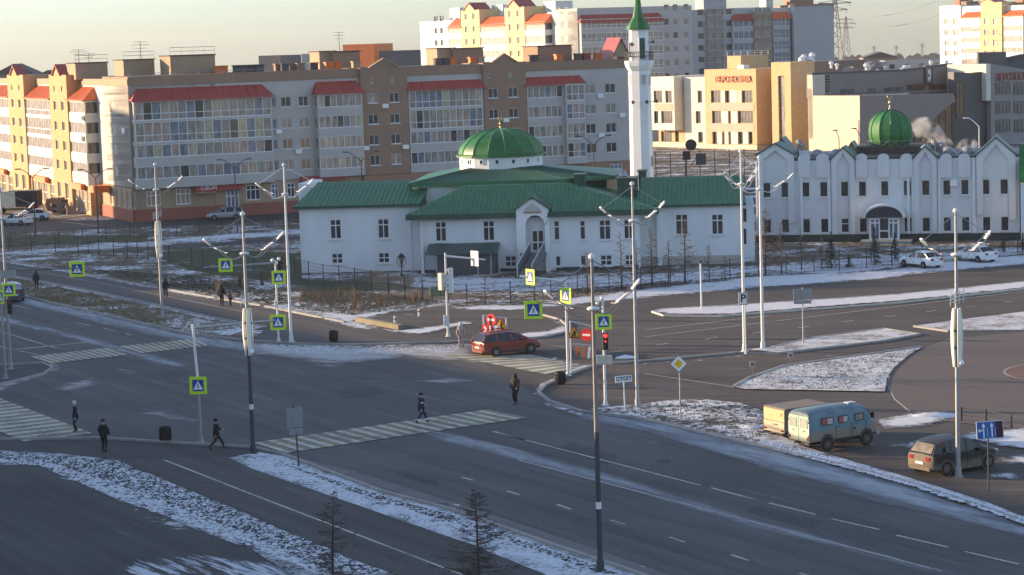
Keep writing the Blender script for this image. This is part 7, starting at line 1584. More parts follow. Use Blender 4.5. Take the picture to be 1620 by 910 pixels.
def car(o, kind, paint, rim=None, dirt=None, rear_glass=None, clad=None, roofm=None):
    S = {'suv': dict(L=4.55, W=1.84, wb=2.70, r=.36, body=[(-2.22,.42,.80,.86,.84),(-2.14,.30,1.00,1.05,.95),(-1.8,.24,1.10,1.13,1),(-.6,.24,1.08,1.12,1),(.5,.24,1.05,1.10,1),(1.05,.24,1.03,1.12,.99),(1.75,.26,.95,1.02,.96),(2.12,.32,.80,.88,.86),(2.28,.40,.62,.66,.66)],
            cab=[(-2.12,1.02,1.06,.82),(-1.78,1.08,1.55,.78),(-1.2,1.08,1.66,.78),(-.2,1.08,1.69,.79),(.35,1.08,1.60,.79),(1.1,1.08,1.13,.82)], roof=(-1.95,.42)),
         'sedan': dict(L=4.4, W=1.72, wb=2.57, r=.31, body=[(-2.16,.42,.78,.90,.86),(-2.08,.28,.96,1.02,.94),(-1.7,.22,.98,1.05,.99),(-.9,.20,.95,1.0,1),(.6,.20,.92,.98,1),(1.0,.20,.90,.99,.99),(1.7,.24,.82,.90,.95),(2.06,.30,.70,.76,.84),(2.2,.38,.55,.58,.62)],
            cab=[(-1.85,.98,1.02,.80),(-1.2,.98,1.38,.74),(-.5,.98,1.46,.75),(.15,.98,1.43,.76),(.45,.98,1.30,.78),(1.1,.97,1.0,.82)], roof=(-1.25,.25)),
         'wagon': dict(L=4.7, W=1.78, wb=2.75, r=.33, body=[(-2.3,.42,.80,.88,.86),(-2.24,.28,1.0,1.06,.95),(-1.8,.22,1.03,1.08,1),(-.6,.21,1.02,1.06,1),(.6,.21,.98,1.04,1),(1.1,.21,.95,1.05,.99),(1.85,.24,.85,.93,.95),(2.2,.30,.70,.78,.84),(2.34,.38,.55,.6,.64)],
            cab=[(-2.26,1.0,1.04,.82),(-2.0,1.04,1.50,.78),(-1.2,1.04,1.58,.78),(-.1,1.04,1.60,.78),(.4,1.04,1.48,.79),(1.25,1.04,1.07,.82)], roof=(-2.1,.45))}[kind]
    W = S['W']/2; b = MB(); rings = []
    for (x, zb, zs, zt, k) in S['body']:
        w_ = W*k; rings.append([(x, -w_*.82, zb), (x, -w_*.98, zb+.10), (x, -w_, (zb+zs)/2), (x, -w_*.97, zs-.05), (x, -w_*.88, zs+.02), (x, -w_*.5, zt), (x, 0, zt+.015), (x, w_*.5, zt), (x, w_*.88, zs+.02), (x, w_*.97, zs-.05), (x, w_, (zb+zs)/2), (x, w_*.98, zb+.10), (x, w_*.82, zb)])
    loft(b, rings); bo = b.build('body', paint, o, smooth=True, angle=38)
    g = MB(); rg = []; c = S['cab']
    for (x, z0, z1, k) in c:
        wb_ = W*(.93 if x > c[0][0]+.05 else .84); wt = W*k if z1-z0 > .2 else wb_*.97; rg.append([(x, -wb_, z0-.04), (x, -wt, z1-.03 if z1-z0 > .2 else z1), (x, -wt*.6, z1+.015), (x, 0, z1+.03), (x, wt*.6, z1+.015), (x, wt, z1-.03 if z1-z0 > .2 else z1), (x, wb_, z0-.04)])
    loft(g, rg); g.build('windows', CGLASS, o, smooth=True, angle=30)
    def at(x):
        for p, q in zip(c[:-1], c[1:]):
            if p[0] <= x <= q[0]: t = (x-p[0])/(q[0]-p[0]); return [p[i]+(q[i]-p[i])*t for i in range(4)]
        return c[-1] if x > 0 else c[0]
    # roof skin, a little proud of the glass
    r_ = MB(); rr = []
    for i in range(9):
        x = S['roof'][0]+(S['roof'][1]-S['roof'][0])*i/8; _, z0, z1, k = at(x); wt = W*k
        rr.append([(x, -wt-.012, z1-.09), (x, -wt*.98, z1-.015), (x, -wt*.6, z1+.03), (x, 0, z1+.045), (x, wt*.6, z1+.03), (x, wt*.98, z1-.015), (x, wt+.012, z1-.09), (x, wt*.9, z1-.06), (x, -wt*.9, z1-.06)])
    loft(r_, rr); r_.build('roof', roofm or paint, o, smooth=True, angle=40)
    # pillars
    for s in (-1, 1):
        xs = {'suv': [(-1.98,-1.72,.15), (-.95,-.98,.08), (.05,.0,.07)], 'sedan': [(-1.8,-1.2,.10), (-.28,-.3,.07)], 'wagon': [(-2.24,-2.0,.12), (-1.2,-1.22,.08), (-.05,-.1,.07)]}[kind]
        fr = c[-1][0]-.05; xs = xs+[(fr, c[-3][0]+.2 if kind != 'suv' else .40, .09)]
        for (xb, xt, w_) in xs:
            _, z0, _, _ = at(xb); _, _, z1, k = at(xt); yb_, yt = s*W*(.935 if xb > c[0][0]+.2 else .86), s*(W*k+.012)
            zt_ = z1-.06; p_ = MB(); p_.add([(xb-w_, yb_, z0-.02), (xb+w_, yb_, z0-.02), (xt+w_*.8, yt, zt_), (xt-w_*.8, yt, zt_), (xb-w_, yb_-s*.05, z0-.02), (xb+w_, yb_-s*.05, z0-.02), (xt+w_*.8, yt-s*.05, zt_), (xt-w_*.8, yt-s*.05, zt_)], [(0,1,2,3), (4,7,6,5), (0,4,5,1), (1,5,6,2), (2,6,7,3), (3,7,4,0)]); p_.build('pillar', paint, o)
    for x in (-S['wb']/2, S['wb']/2):
        for s in (-1, 1):
            a = MB(); a.lathe([(S['r']*1.17, -.006), (S['r']*1.15, .006)], 20, (x, s*(W+.002), S['r']*1.02), 0, 'y'); a.build('wheel_arch', BLACK if clad is None else clad, o)
            wheel(o, x, s*(W-.065), S['r'], .21, rim, s)
    xr, xf = S['body'][0][0], S['body'][-1][0]; zr = S['body'][1][2]
    for s in (-1, 1):
        MB().cbox(xr-.02, xr+.22, s*W*.60-.16, s*W*.60+.17, zr-.24, zr-.06, .03).build('taillight', TLAMP, o)
        MB().cbox(xf-.38, xf-.06, s*W*.62-.16, s*W*.62+.14, .58 if kind != 'suv' else .70, .72 if kind != 'suv' else .84, .03).build('headlight', HLAMP, o)
        m_ = MB().cbox(.62, .80, s*(W+.02)-.08, s*(W+.02)+.10*s*0+.08, zr-.03, zr+.12, .03); m_.build('mirror', paint, o)
        for x in (-.75, .25): MB().box(x, x+.17, s*W*.985-.015, s*W*.985+.02, zr-.17, zr-.135).build('door_handle', CHROME, o)
        for x in (-.98, .0, .95): MB().box(x-.006, x+.006, s*W*.997-.004, s*W*.997+.006, .38, zr-.05).build('door_gap', BLACK, o)
        MB().box(-S['wb']/2+.45, S['wb']/2-.45, s*W*.99-.02, s*W*.99+.015, .22, .34).build('sill_trim', clad or BLACK, o)
    MB().box(xr-.03, xr, -.26, .26, .58, .70).build('number_plate', PLATE, o); MB().box(xf-.02, xf+.03, -.26, .26, .42, .53).build('number_plate', PLATE, o)
    MB().cbox(xr-.05, xr+.2, -W*.8, W*.8, .30, .48, .04).build('rear_bumper', clad or paint, o); MB().cbox(xf-.22, xf+.02, -W*.60, W*.60, .26, .42, .03).build('front_bumper', clad or BLACK, o)
    # rear window proud of the shell
    rx, rz0, rz1, rk = c[0][0], c[1][1], c[1][2], c[1][3]; x1 = c[1][0]
    t0, t1 = .12, .92; zA, zB = c[0][2]+(rz1-c[0][2])*t0, c[0][2]+(rz1-c[0][2])*t1; xA, xB = rx+(x1-rx)*t0-.03, rx+(x1-rx)*t1-.03; yA, yB = W*.74, W*rk*.86
    MB().quad((xA, -yA, zA), (xA, yA, zA), (xB, yB, zB+.02), (xB, -yB, zB+.02)).build('rear_window', rear_glass or CGLASS, o)
    return o
def dirtpaint(name, top, dirt, z=0.85, soft=0.25, rough=0.35, front=None):
    """paint with dried road dirt rising from the sills; the rear end carries most of it"""
    m = bpy.data.materials.new(name); m.use_nodes = True; T, N, L = nodes_of(m); b = N['Principled BSDF']; b.inputs['Specular IOR Level'].default_value = 0.35
    tc = N.new('ShaderNodeTexCoord'); sp = N.new('ShaderNodeSeparateXYZ'); L.new(tc.outputs['Object'], sp.inputs[0]); no = N.new('ShaderNodeTexNoise'); no.inputs['Scale'].default_value = 2.5; no.inputs['Detail'].default_value = 6; L.new(tc.outputs['Object'], no.inputs['Vector'])
    ma = N.new('ShaderNodeMath'); ma.operation = 'MULTIPLY_ADD'; ma.inputs[1].default_value = 0.35; L.new(no.outputs['Fac'], ma.inputs[0]); L.new(sp.outputs['Z'], ma.inputs[2])
    r = ramp(N, [(0, (1,)*3), (1, (0,)*3)]); mr = N.new('ShaderNodeMapRange'); mr.inputs[1].default_value = z-soft+.17; mr.inputs[2].default_value = z+soft+.17; L.new(ma.outputs[0], mr.inputs[0]); L.new(mr.outputs[0], r.inputs[0])
    fac = r.outputs[0]
    if front is not None:
        mr2 = N.new('ShaderNodeMapRange'); mr2.inputs[1].default_value = front-.12; mr2.inputs[2].default_value = front+.12; mr2.inputs[3].default_value = 1; mr2.inputs[4].default_value = 0; L.new(sp.outputs['X'], mr2.inputs[0])
        mx_ = N.new('ShaderNodeMath'); mx_.operation = 'MAXIMUM'; L.new(fac, mx_.inputs[0]); L.new(mr2.outputs[0], mx_.inputs[1]); fac = mx_.outputs[0]
    mx = N.new('ShaderNodeMixRGB'); L.new(fac, mx.inputs[0]); mx.inputs[1].default_value = tuple(top)+(1,); mx.inputs[2].default_value = tuple(dirt)+(1,); L.new(mx.outputs[0], b.inputs['Base Color'])
    rr = N.new('ShaderNodeMapRange'); rr.inputs[3].default_value = rough; rr.inputs[4].default_value = .85; L.new(fac, rr.inputs[0]); L.new(rr.outputs[0], b.inputs['Roughness']); return m
WPAINT = dirtpaint('white_car_paint', (0.70, 0.72, 0.73), (0.42, 0.40, 0.37), .32, .15)
DIRT = (0.30, 0.245, 0.175)
o = place_car('muddy dark crossover car parked behind the right street lamp, rear towards the road', 'car', (1495, 754), (1562, 742), 2.7, 0, 1.84, -1)
car(o, 'suv', dirtpaint('muddy_graphite_paint', (0.018, 0.018, 0.02), (0.16,0.13,0.09), .58, .14, .4, front=-2.12), dirt=True, clad=mat('muddy_cladding', (0.14, 0.115, 0.085), 0.9, 0.15, 3), rim=mat('muddy_rim', (0.14,0.125,0.105), 0.7, 0.2, 5), roofm=mat('dusty_roof_paint', (0.035,0.034,0.035), 0.45, 0.2, 2), rear_glass=mat('dusty_rear_glass', (0.22,0.18,0.13), 0.5, 0.5, 2.5, c2=(0.05,0.045,0.04)))
for z, t in ((1.66, 0),): MB().cbox(-.1, .1, -.05, .05, z+.03, z+.1, .02).build('roof_aerial', BLACK, o)
MB().box(-1.55, -1.0, -.935, -.925, 1.12, 1.16).build('window_trim', CHROME, o)
o = place_car('white saloon parked on the snow bank, left of the pair before the annexe', 'car', (1463, 426), (1430, 422.5), 2.57, 0, 1.72, 1, group='white saloons parked before the annexe')
car(o, 'sedan', WPAINT)
o = place_car('white saloon parked behind the street lamp, right of the pair before the annexe', 'car', (1547, 416.5), (1519, 413.5), 2.57, 0, 1.72, 1, group='white saloons parked before the annexe')
car(o, 'sedan', WPAINT)
o = place_car('silver estate car parked at the shop under the red sign', 'car', (371, 347.7), (342, 349), 2.75, 0, 1.78, 1)
car(o, 'wagon', mat('silver_paint', (0.36, 0.37, 0.38), 0.3, 0.06, 2, metal=0.5))
o = place_car('dark red estate car turning across the worn yellow crosswalk', 'car', (790, 564.5), (833, 559.5), 2.75, 0, 1.78, -1, name='moving_car')
car(o, 'wagon', dirtpaint('red_car_paint', (0.22, 0.03, 0.018), (0.17, 0.06, 0.04), .5, .25))
for s in (-.62, .62): MB().tube([(-1.7, s, 1.66), (.1, s, 1.68)], .025, 5).build('roof_rail', BLACK, o)
o = place_car('white car in front, parked at the far left edge below the truck', 'car', (33, 357), (7, 357), 2.57, 0, 1.72, 1, group='white cars at the far left'); car(o, 'sedan', WPAINT)
o = place_car('white car half sunlit, parked right of the truck at the far left', 'car', (64, 349), (41, 349.5), 2.57, 0, 1.72, 1, group='white cars at the far left'); car(o, 'sedan', WPAINT)
g = G(22, 479); A = G(22, 478); Bq = G(-20, 463); dv = (Bq-A).normalized()
o = empty('moving_car', (A.x+dv.x*1.6, A.y+dv.y*1.6, .03), math.atan2(dv.y, dv.x), 'dark car with a snow-dusted roof driving away at the left edge', 'car'); car(o, 'wagon', mat('dark_grey_paint', (0.05, 0.05, 0.055), 0.4, 0.1, 2), roofm=SNOW, rear_glass=mat('frosted_glass', (0.30,0.33,0.36), 0.5, 0.2, 3))
# box truck at the far left
A = G(-8, 340); o = empty('box_truck', (A.x, A.y+1.2, 0), R(-6), 'box truck with its dark open rear at the far left before the shops', 'truck')
TB = mat('truck_box_cream', (0.62, 0.60, 0.45), 0.6, 0.06, 1); L_ = 4.6; b = MB()
for (x0, x1, y0, y1, z0, z1) in ((-L_, 0, -1.25, -1.19, .95, 3.1), (-L_, 0, 1.19, 1.25, .95, 3.1), (-L_, 0, -1.19, 1.19, 3.04, 3.1), (-L_, 0, -1.19, 1.19, .95, 1.02), (-L_, -L_+.06, -1.19, 1.19, 1.02, 3.04)): b.box(x0, x1, y0, y1, z0, z1)
o.location.x += 3.0
b.build('cargo_box', TB, o); 
MB().box(-.9, 3.0, -1.24, 1.24, .97, 3.08).build('open_cargo_bay', mat('canvas_dark', (0.03,0.033,0.035), 0.9, 0.3, 2), o)
MB().box(-.95, 3.05, -1.27, 1.27, 3.08, 3.16).build('roof_tarpaulin', mat('tarpaulin_green_grey', (0.22,0.24,0.18), 0.8, 0.1, 1), o)
MB().cbox(-L_-1.7, -L_-.05, -1.05, 1.05, .5, 2.2, .15).build('cab', WPAINT, o); MB().box(-L_-6, 3, -.5, .5, .5, .7).box(-L_-5.9, -L_-5.8, -.4, .4, .5, .7).build('chassis', BLACK, o)
for x in (-L_-1.1, -2.6, 2.0):
    for s in (-1, 1): wheel(o, x, s*1.05, .42, .24, STEELD, s)
# things unloaded near the truck and along the shop fronts
rnd = random.Random(12)
for i, (px, py, w_, h, m_, lb) in enumerate([(45,333,.9,1.6,BLACK,'dark bulky figure-high stack left of the orange board'),(77,335,.8,1.5,BROWN,'brown crate pile by the shop door'),(88,336,1.2,1.9,STEELD,'tall dark stack under the tall shop windows'),(97,338,1.2,2.1,BROWN,'highest brown stack before the second ochre tower'),(104,338,1.0,1.6,STEELD,'dark stack at the right of the piled goods'),(110,339,1.0,1.0,GREYC,'low grey pallet stack at the right end of the goods')]):
    g = G(px, py); o = empty('goods_stack', (g.x, g.y, 0), .3, lb, 'stack', 'goods piled before the shops'); z = 0
    while z < h:
        hh = rnd.uniform(.3, .5); k = rnd.uniform(.75, 1); dx = rnd.uniform(-.1, .1); MB().cbox(-w_/2*k+dx, w_/2*k+dx, -.35*k, .35*k, z+.003, z+hh, .03).build('box', rp(m_, m_, BROWN, GREYC), o); z += hh
g = G(53, 334); o = MB().box(-.75, .75, -.04, .04, .3, 1.9).build('advert_board', ORF, None, (g.x, g.y, 0), .2); tag(o, 'orange board leaning by the shop left of the glazed doors', 'board')

# ---- grey-blue van with rounded roof
A, C = G(1307, 714.5), G(1369, 705); d = (C-A).normalized(); ang = math.atan2(d.y, d.x); nrm = Vector((-d.y, d.x, 0)); WB = (C-A).length
mid = (A+C)/2+nrm*.85
o = empty('van', (mid.x, mid.y, .03), ang, 'old light blue van with rounded roof, mint rear doors and muddy flanks', 'van'); W = .96; Lr, Lf = -WB/2-1.0, WB/2+.72
UPL = dirtpaint('van_blue_paint', (0.12, 0.21, 0.25), (0.24, 0.20, 0.16), 1.08, .12, .45); 
ROOFB = mat('van_roof_paint', (0.16, 0.25, 0.25), 0.45, 0.15, 1.5, c2=(0.07, 0.11, 0.16)); MINT = dirtpaint('van_mint_paint', (0.36, 0.46, 0.36), (0.36, 0.36, 0.27), .75, .25, .5)
def vring(x, k=1.0, zt=2.05, zb=.52, tz=0):
    w_ = W*k; return [(x, -w_*.9, zb), (x, -w_, zb+.08), (x, -w_, 1.2), (x, -w_*.985, 1.45), (x, -w_*.93, zt-.28), (x, -w_*.86, zt-.13), (x, -w_*.68, zt-.03), (x, 0, zt+.03), (x, w_*.68, zt-.03), (x, w_*.86, zt-.13), (x, w_*.93, zt-.28), (x, w_*.985, 1.45), (x, w_, 1.2), (x, w_, zb+.08), (x, w_*.9, zb)]
b = MB(); loft(b, [vring(Lr, .93, 1.96), vring(Lr+.08, .985, 2.02), vring(Lr+.3, 1), vring(0, 1, 2.09), vring(Lf-1.0, 1, 2.07), vring(Lf-.62, .99, 2.0)]); b.build('body', UPL, o, smooth=True, angle=32)
b = MB()
fr = [vring(Lf-.618, .989, 1.998), [(x_, y, z) for (x_, y, z) in vring(Lf-.42, .97, 1.86)]]
def nose(x, k, zt, zmid): 
    w_ = W*k; return [(x, -w_*.9, .55), (x, -w_, .62), (x, -w_, .95), (x, -w_*.99, zmid), (x, -w_*.96, zmid+(zt-zmid)*.4), (x, -w_*.9, zmid+(zt-zmid)*.7), (x, -w_*.7, zt), (x, 0, zt+.03), (x, w_*.7, zt), (x, w_*.9, zmid+(zt-zmid)*.7), (x, w_*.96, zmid+(zt-zmid)*.4), (x, w_*.99, zmid), (x, w_, .95), (x, w_, .62), (x, w_*.9, .55)]
loft(b, [vring(Lf-.618, .989, 1.998), nose(Lf-.36, .97, 1.62, 1.2), nose(Lf-.18, .94, 1.34, 1.1), nose(Lf-.05, .88, 1.24, 1.05), nose(Lf, .8, 1.1, .95)]); b.build('nose', UPL, o, smooth=True, angle=40)
b = MB(); rr = []
for x, k, zt in ((Lr-.02, .935, 1.965), (Lr+.08, .99, 2.025), (Lr+.3, 1.004, 2.055), (0, 1.004, 2.095), (Lf-1.0, 1.004, 2.075), (Lf-.62, .995, 2.005)):
    w_ = W*k; rr.append([(x, -w_*.945, zt-.27), (x, -w_*.875, zt-.12), (x, -w_*.69, zt-.015), (x, 0, zt+.045), (x, w_*.69, zt-.015), (x, w_*.875, zt-.12), (x, w_*.945, zt-.27), (x, w_*.5, zt-.2), (x, -w_*.5, zt-.2)])
loft(b, rr); b.build('roof', ROOFB, o, smooth=True, angle=40)
MB().box(Lf-1.25, Lf-.75, -.2, .2, 2.12, 2.16).build('roof_hatch', mat('hatch_frost', (0.5,0.52,0.54), 0.6, 0.1, 3), o)
for s in (-1, 1):
    dd = MB(); y0, y1 = (.02, .84) if s > 0 else (-.84, -.02); xx = Lr-.03
    dd.prism([(y0, .58), (y1, .58), (y1, 1.55), (y1-.04*s*0-(0.08 if s > 0 else 0), 1.82), (y0+(0 if s > 0 else .08), 1.82), (y0, 1.55)], 'x', xx-.03, xx+.02); dr_ = dd.build('rear_door', MINT, o)
    cyy = (y0+y1)/2; MB().prism([(cyy-.24, 1.28), (cyy+.24, 1.28), (cyy+.26, 1.36), (cyy+.24, 1.66), (cyy-.24, 1.66), (cyy-.26, 1.36)], 'x', xx-.05, xx-.031).build('window', mat('dusty_van_glass', (0.26,0.27,0.23), 0.5, 0.15, 2), dr_)
    b = MB()
    for (a, c) in (((-.27,1.25),(.27,1.25)), ((.27,1.25),(.26,1.69)), ((.26,1.69),(-.26,1.69)), ((-.26,1.69),(-.27,1.25))): b.tube([(xx-.045, cyy+a[0], a[1]), (xx-.045, cyy+c[0], c[1])], .018, 4)
    b.build('window_seal', MINT, dr_); MB().box(xx-.06, xx-.031, cyy-.06, cyy+.06, 1.05, 1.09).build('handle', BLACK, dr_)
    for z in (.8, 1.5): MB().box(xx-.05, xx-.0, y1-.05 if s > 0 else y0, y1 if s > 0 else y0+.05, z, z+.1).build('hinge', BLACK, dr_)
    MB().box(xx-.055, xx-.031, (y1-.16 if s > 0 else y0+.04), (y1-.04 if s > 0 else y0+.16), .62, .8).build('taillight', TLAMP, o)
    # flank windows with curtains, doors
    for x0, x1, cur in ((Lr+.62, Lr+1.42, 1), (Lr+1.72, Lr+2.38, 1), (Lf-1.5, Lf-.86, 0)):
        zz0, zz1 = 1.32, 1.72; yy = s*W*.975; b = MB(); b.prism([(x0+.05, zz0), (x1-.05, zz0), (x1, zz0+.05), (x1, zz1-.05), (x1-.05, zz1), (x0+.05, zz1), (x0, zz1-.05), (x0, zz0+.05)], 'y', min(yy, yy+s*.02), max(yy, yy+s*.02)); wd = b.build('side_window', BLACK, o)
        k = max(1, int((x1-x0)/.28)) if cur else 1
        for i in range(k):
            a, c = x0+.05+(x1-x0-.1)*i/k+.012, x0+.05+(x1-x0-.1)*(i+1)/k-.012
            MB().box(a, c, min(yy+s*.018, yy+s*.026), max(yy+s*.018, yy+s*.026), zz0+.05, zz1-.05).build('curtain' if cur else 'glass', mat('curtain_'+('red', 'pale')[(i) % 2], ((0.34,0.09,0.08), (0.46,0.40,0.40))[i % 2], 0.6, 0.2, 6) if cur else GLASSL, wd)
    for x in (Lr+1.56, Lr+2.52, Lf-1.62, Lf-.76): MB().box(x-.008, x+.008, s*W-.012, s*W+.008, .62, 1.3).build('door_gap', BLACK, o)
    for x in (Lr+1.62, Lf-1.45): MB().box(x, x+.16, s*W-.01, s*W+.035, 1.18, 1.215).build('door_handle', BLACK, o)
    MB().lathe([(.07, -.01), (.07, .01)], 10, (Lr+2.75, s*(W+.005), .98), 0, 'y').build('fuel_cap', BLACK, o)
    for x in (-WB/2, WB/2):
        MB().lathe([(.45, -.006), (.44, .006)], 18, (x, s*(W+.002), .44), 0, 'y').build('wheel_arch', mat('arch_mud', (0.075,0.06,0.05), 0.9, 0.2, 4), o); wheel(o, x, s*.90, .37, .21, mat('steel_wheel_mud', (0.14,0.115,0.09), 0.8, 0.2, 5), s)
    MB().lathe([(.13, -.02), (.11, .04)], 12, (Lf-.01, s*.62, .93), 0, 'x').build('headlight', HLAMP, o)
    MB().tube([(Lf-.5, s*.95, 1.35), (Lf-.42, s*1.12, 1.5)], .015, 4).cbox(Lf-.5, Lf-.4, s*1.12-.1, s*1.12+.1, 1.42, 1.72, .02).build('mirror', BLACK, o)
MB().quad((Lf-.56, -.80, 1.88), (Lf-.56, .80, 1.88), (Lf-.30, .86, 1.46), (Lf-.30, -.86, 1.46)).build('windscreen', CGLASS, o)
MB().cbox(Lf, Lf+.14, -.95, .95, .48, .66, .04).build('front_bumper', mat('pale_bumper', (0.4,0.4,0.38), 0.6, 0.1, 3), o); MB().cbox(Lr-.12, Lr-.03, .2, .9, .42, .52, .02).cbox(Lr-.12, Lr-.03, -.9, -.5, .42, .52, .02).build('rear_bumper', STEELD, o)
MB().box(Lr+.1, Lf-.2, -.6, .6, .34, .56).build('chassis', BLACK, o); MB().tube([(Lr-.1, .1, .46), (Lr-.3, .1, .46)], .035, 6).build('tow_bar', STEELD, o)
# ---- boxy beige light truck beyond the van
A = G(1236, 697); d2 = Vector((math.cos(ang), math.sin(ang), 0)); n2 = Vector((-d2.y, d2.x, 0))
q_ = G(1243, 699)
o = empty('box_van', (q_.x+n2.x*.9, q_.y+n2.y*.9, .03), ang, 'boxy beige vehicle with a yellow sunlit tail, left of the blue van', 'van'); YB = mat('dusty_yellow_paint', (0.55, 0.40, 0.20), 0.7, 0.1, 2); GB = mat('dusty_grey_side', (0.16, 0.15, 0.145), 0.7, 0.12, 2)
MB().cbox(0, 2.9, -.9, .9, .45, 1.60, .06).build('body', GB, o); MB().cbox(-.02, 2.92, -.93, .93, 1.60, 1.68, .03).build('roof', mat('dusty_brown_roof', (0.20,0.165,0.14), 0.85, 0.12, 2), o)
MB().cbox(-.05, -.002, -.88, .88, .98, 1.59, .015).build('tailgate_upper', YB, o); MB().cbox(-.06, -.002, -.88, .88, .40, .94, .015).build('tailgate_lower', mat('dusty_beige_paint', (0.48,0.40,0.27), 0.7, 0.12, 2.5), o)
MB().box(-.075, -.06, -.35, .05, .76, .82).build('handle', BLACK, o); MB().box(-.065, -.051, -.7, -.55, 1.25, 1.45).build('sticker', mat('dusty_beige_dark', (0.36,0.26,0.13), 0.8, 0.1, 2), o)
for s in (-1, 1):
    MB().box(-.09, -.061, s*.72-.09, s*.72+.09, .46, .56).build('taillight', TLAMP, o)
    for x in (.65, 2.4): wheel(o, x, s*.78, .30, .2, STEELD, s)
    MB().box(1.2, 1.7, s*.905-.006, s*.905+.006, 1.1, 1.4).build('side_window', CGLASS, o)
MB().box(.1, 2.8, -.5, .5, .28, .46).build('chassis', BLACK, o)
# ------------------------------------------------------------ people
SKIN = mat('skin', (0.50, 0.32, 0.24), 0.6, 0.05, 6)
def skinmesh(name, V, E, Rr, mt, parent, sub=1):
    me = bpy.data.meshes.new(name); bm = bmesh.new(); lay = bm.verts.layers.skin.verify(); vs = [bm.verts.new(v) for v in V]
    for a_, c_ in E: bm.edges.new((vs[a_], vs[c_]))
    for i, r_ in enumerate(Rr): vs[i][lay].radius = (r_, r_) if not hasattr(r_, '__len__') else r_; vs[i][lay].use_root = (i == 0)
    bm.to_mesh(me); bm.free(); me.materials.append(mt)
    o = place(name, me, parent); k = o.modifiers.new('Skin', 'SKIN'); k.use_smooth_shade = True
    s_ = o.modifiers.new('Sub', 'SUBSURF'); s_.levels = sub; s_.render_levels = sub; return o
def person(px, py, h, ang, label, coat, trousers, boots=None, hat=None, hatc=None, step=0.3, long_coat=0.0, arms=(0.1, -0.1), lean=0.0, bend=(0.15, 0.15), z=0.03, group=None, coatw=1.1, bands=None, hood=None, head_turn=0, cat='person'):
    """ang: heading in the plane, 0 = to the right; step: half stride in metres"""
    g = G(px, py); o = empty('person', (g.x, g.y, z), ang, label, cat, group); u = h/1.75
    hipz = .90*u-abs(step)*.14; cx = lean
    def leg(s, fx_):
        y = s*.10*u; knee = (fx_*.5+.07*u+(.05 if fx_ < 0 else .02), y, .49*u); foot = (fx_, y*1.05, .09*u+(0.05 if fx_ < -.15 else 0)); toe = (fx_+.16*u, y*1.15, .04*u); return [(0, y, hipz), knee, foot, toe]
    LL, RL = leg(1, step), leg(-1, -step)
    sh = 1.42*u-abs(step)*.14
    def armp(s, a, bnd):
        y = s*.21*u; el = (cx+math.sin(a)*.29*u, y+s*.05*u, sh-.02-math.cos(a)*.29*u); f_ = a+bnd; wr_ = (el[0]+math.sin(f_)*.25*u, el[1]-s*.0, el[2]-math.cos(f_)*.25*u); hd = (wr_[0]+math.sin(f_)*.07*u, wr_[1], wr_[2]-math.cos(f_)*.07*u); return [(cx, s*.18*u, sh), el, wr_, hd]
    LA, RA = armp(1, arms[0], bend[0]), armp(-1, arms[1], bend[1])
    neck, head0, head1 = (cx+.01, 0, 1.50*u-abs(step)*.14), (cx+.02*u, 0, 1.58*u-abs(step)*.14), (cx+.03*u, 0, 1.70*u-abs(step)*.14)
    V = [(0, 0, hipz), (cx*.5, 0, 1.15*u), (cx, 0, sh-.04), neck, head0, head1]+LL+RL+LA+RA
    E = [(0,1), (1,2), (2,3), (3,4), (4,5), (0,6), (6,7), (7,8), (8,9), (0,10), (10,11), (11,12), (12,13), (2,14), (14,15), (15,16), (16,17), (2,18), (18,19), (19,20), (20,21)]
    Rr = [.13*u, .12*u, .14*u, .055*u, .085*u, .075*u]+[.085*u, .055*u, .04*u, .03*u]*2+[.055*u, .042*u, .03*u, .032*u]*2
    skinmesh('body', V, E, Rr, SKIN, o)
    # nose, ears, eyes
    f = MB(); hx, hz = head0[0], head0[2]+.045*u; f.add([(hx+.085*u, -.012, hz-.03), (hx+.085*u, .012, hz-.03), (hx+.11*u, 0, hz-.03), (hx+.088*u, 0, hz+.02)], [(0,1,2), (0,2,3), (2,1,3), (0,3,1)]); 
    for s in (-1, 1): f.cbox(hx-.015, hx+.015, s*.085*u-.008, s*.085*u+.008, hz-.03, hz+.025, .004)
    f.build('face_feature', SKIN, o)
    e_ = MB()
    for s in (-1, 1): e_.cbox(hx+.072*u, hx+.084*u, s*.03*u-.010, s*.03*u+.010, hz+.015, hz+.03, .003)
    e_.build('eyes', BLACK, o)
    # trousers, boots
    skinmesh('trousers', [(0, 0, hipz+.06)]+LL[:1]+[LL[1]]+[(LL[2][0], LL[2][1], LL[2][2]+.06)]+RL[:1]+[RL[1]]+[(RL[2][0], RL[2][1], RL[2][2]+.06)], [(0,1), (1,2), (2,3), (0,4), (4,5), (5,6)], [.15*u, .105*u, .08*u, .065*u, .105*u, .08*u, .065*u], trousers, o)
    for L2 in (LL, RL): skinmesh('boot', [(L2[2][0]-.01, L2[2][1], L2[2][2]+.10), (L2[2][0], L2[2][1], L2[2][2]-.02), (L2[3][0], L2[3][1], L2[3][2]+.005)], [(0,1), (1,2)], [.06*u, .055*u, .042*u], boots or BLACK, o)
    hem = hipz-.05-long_coat
    VC = [(cx*.5, 0, 1.12*u), (cx, 0, sh-.03), (cx, 0, sh+.07*u), (0, 0, hipz), (0, 0, hem)]+LA[:3]+RA[:3]
    EC = [(0,1), (1,2), (0,3), (3,4), (1,5), (5,6), (6,7), (1,8), (8,9), (9,10)]
    cw = coatw; skinmesh('coat', VC, EC, [(.16*u*cw, .19*u*cw), (.16*u*cw, .19*u*cw), .075*u, (.165*u*cw, .19*u*cw), (.17*u*cw, .20*u*cw)]+[.105*u*cw, .072*u*cw, .052*u*cw]*2, coat, o)
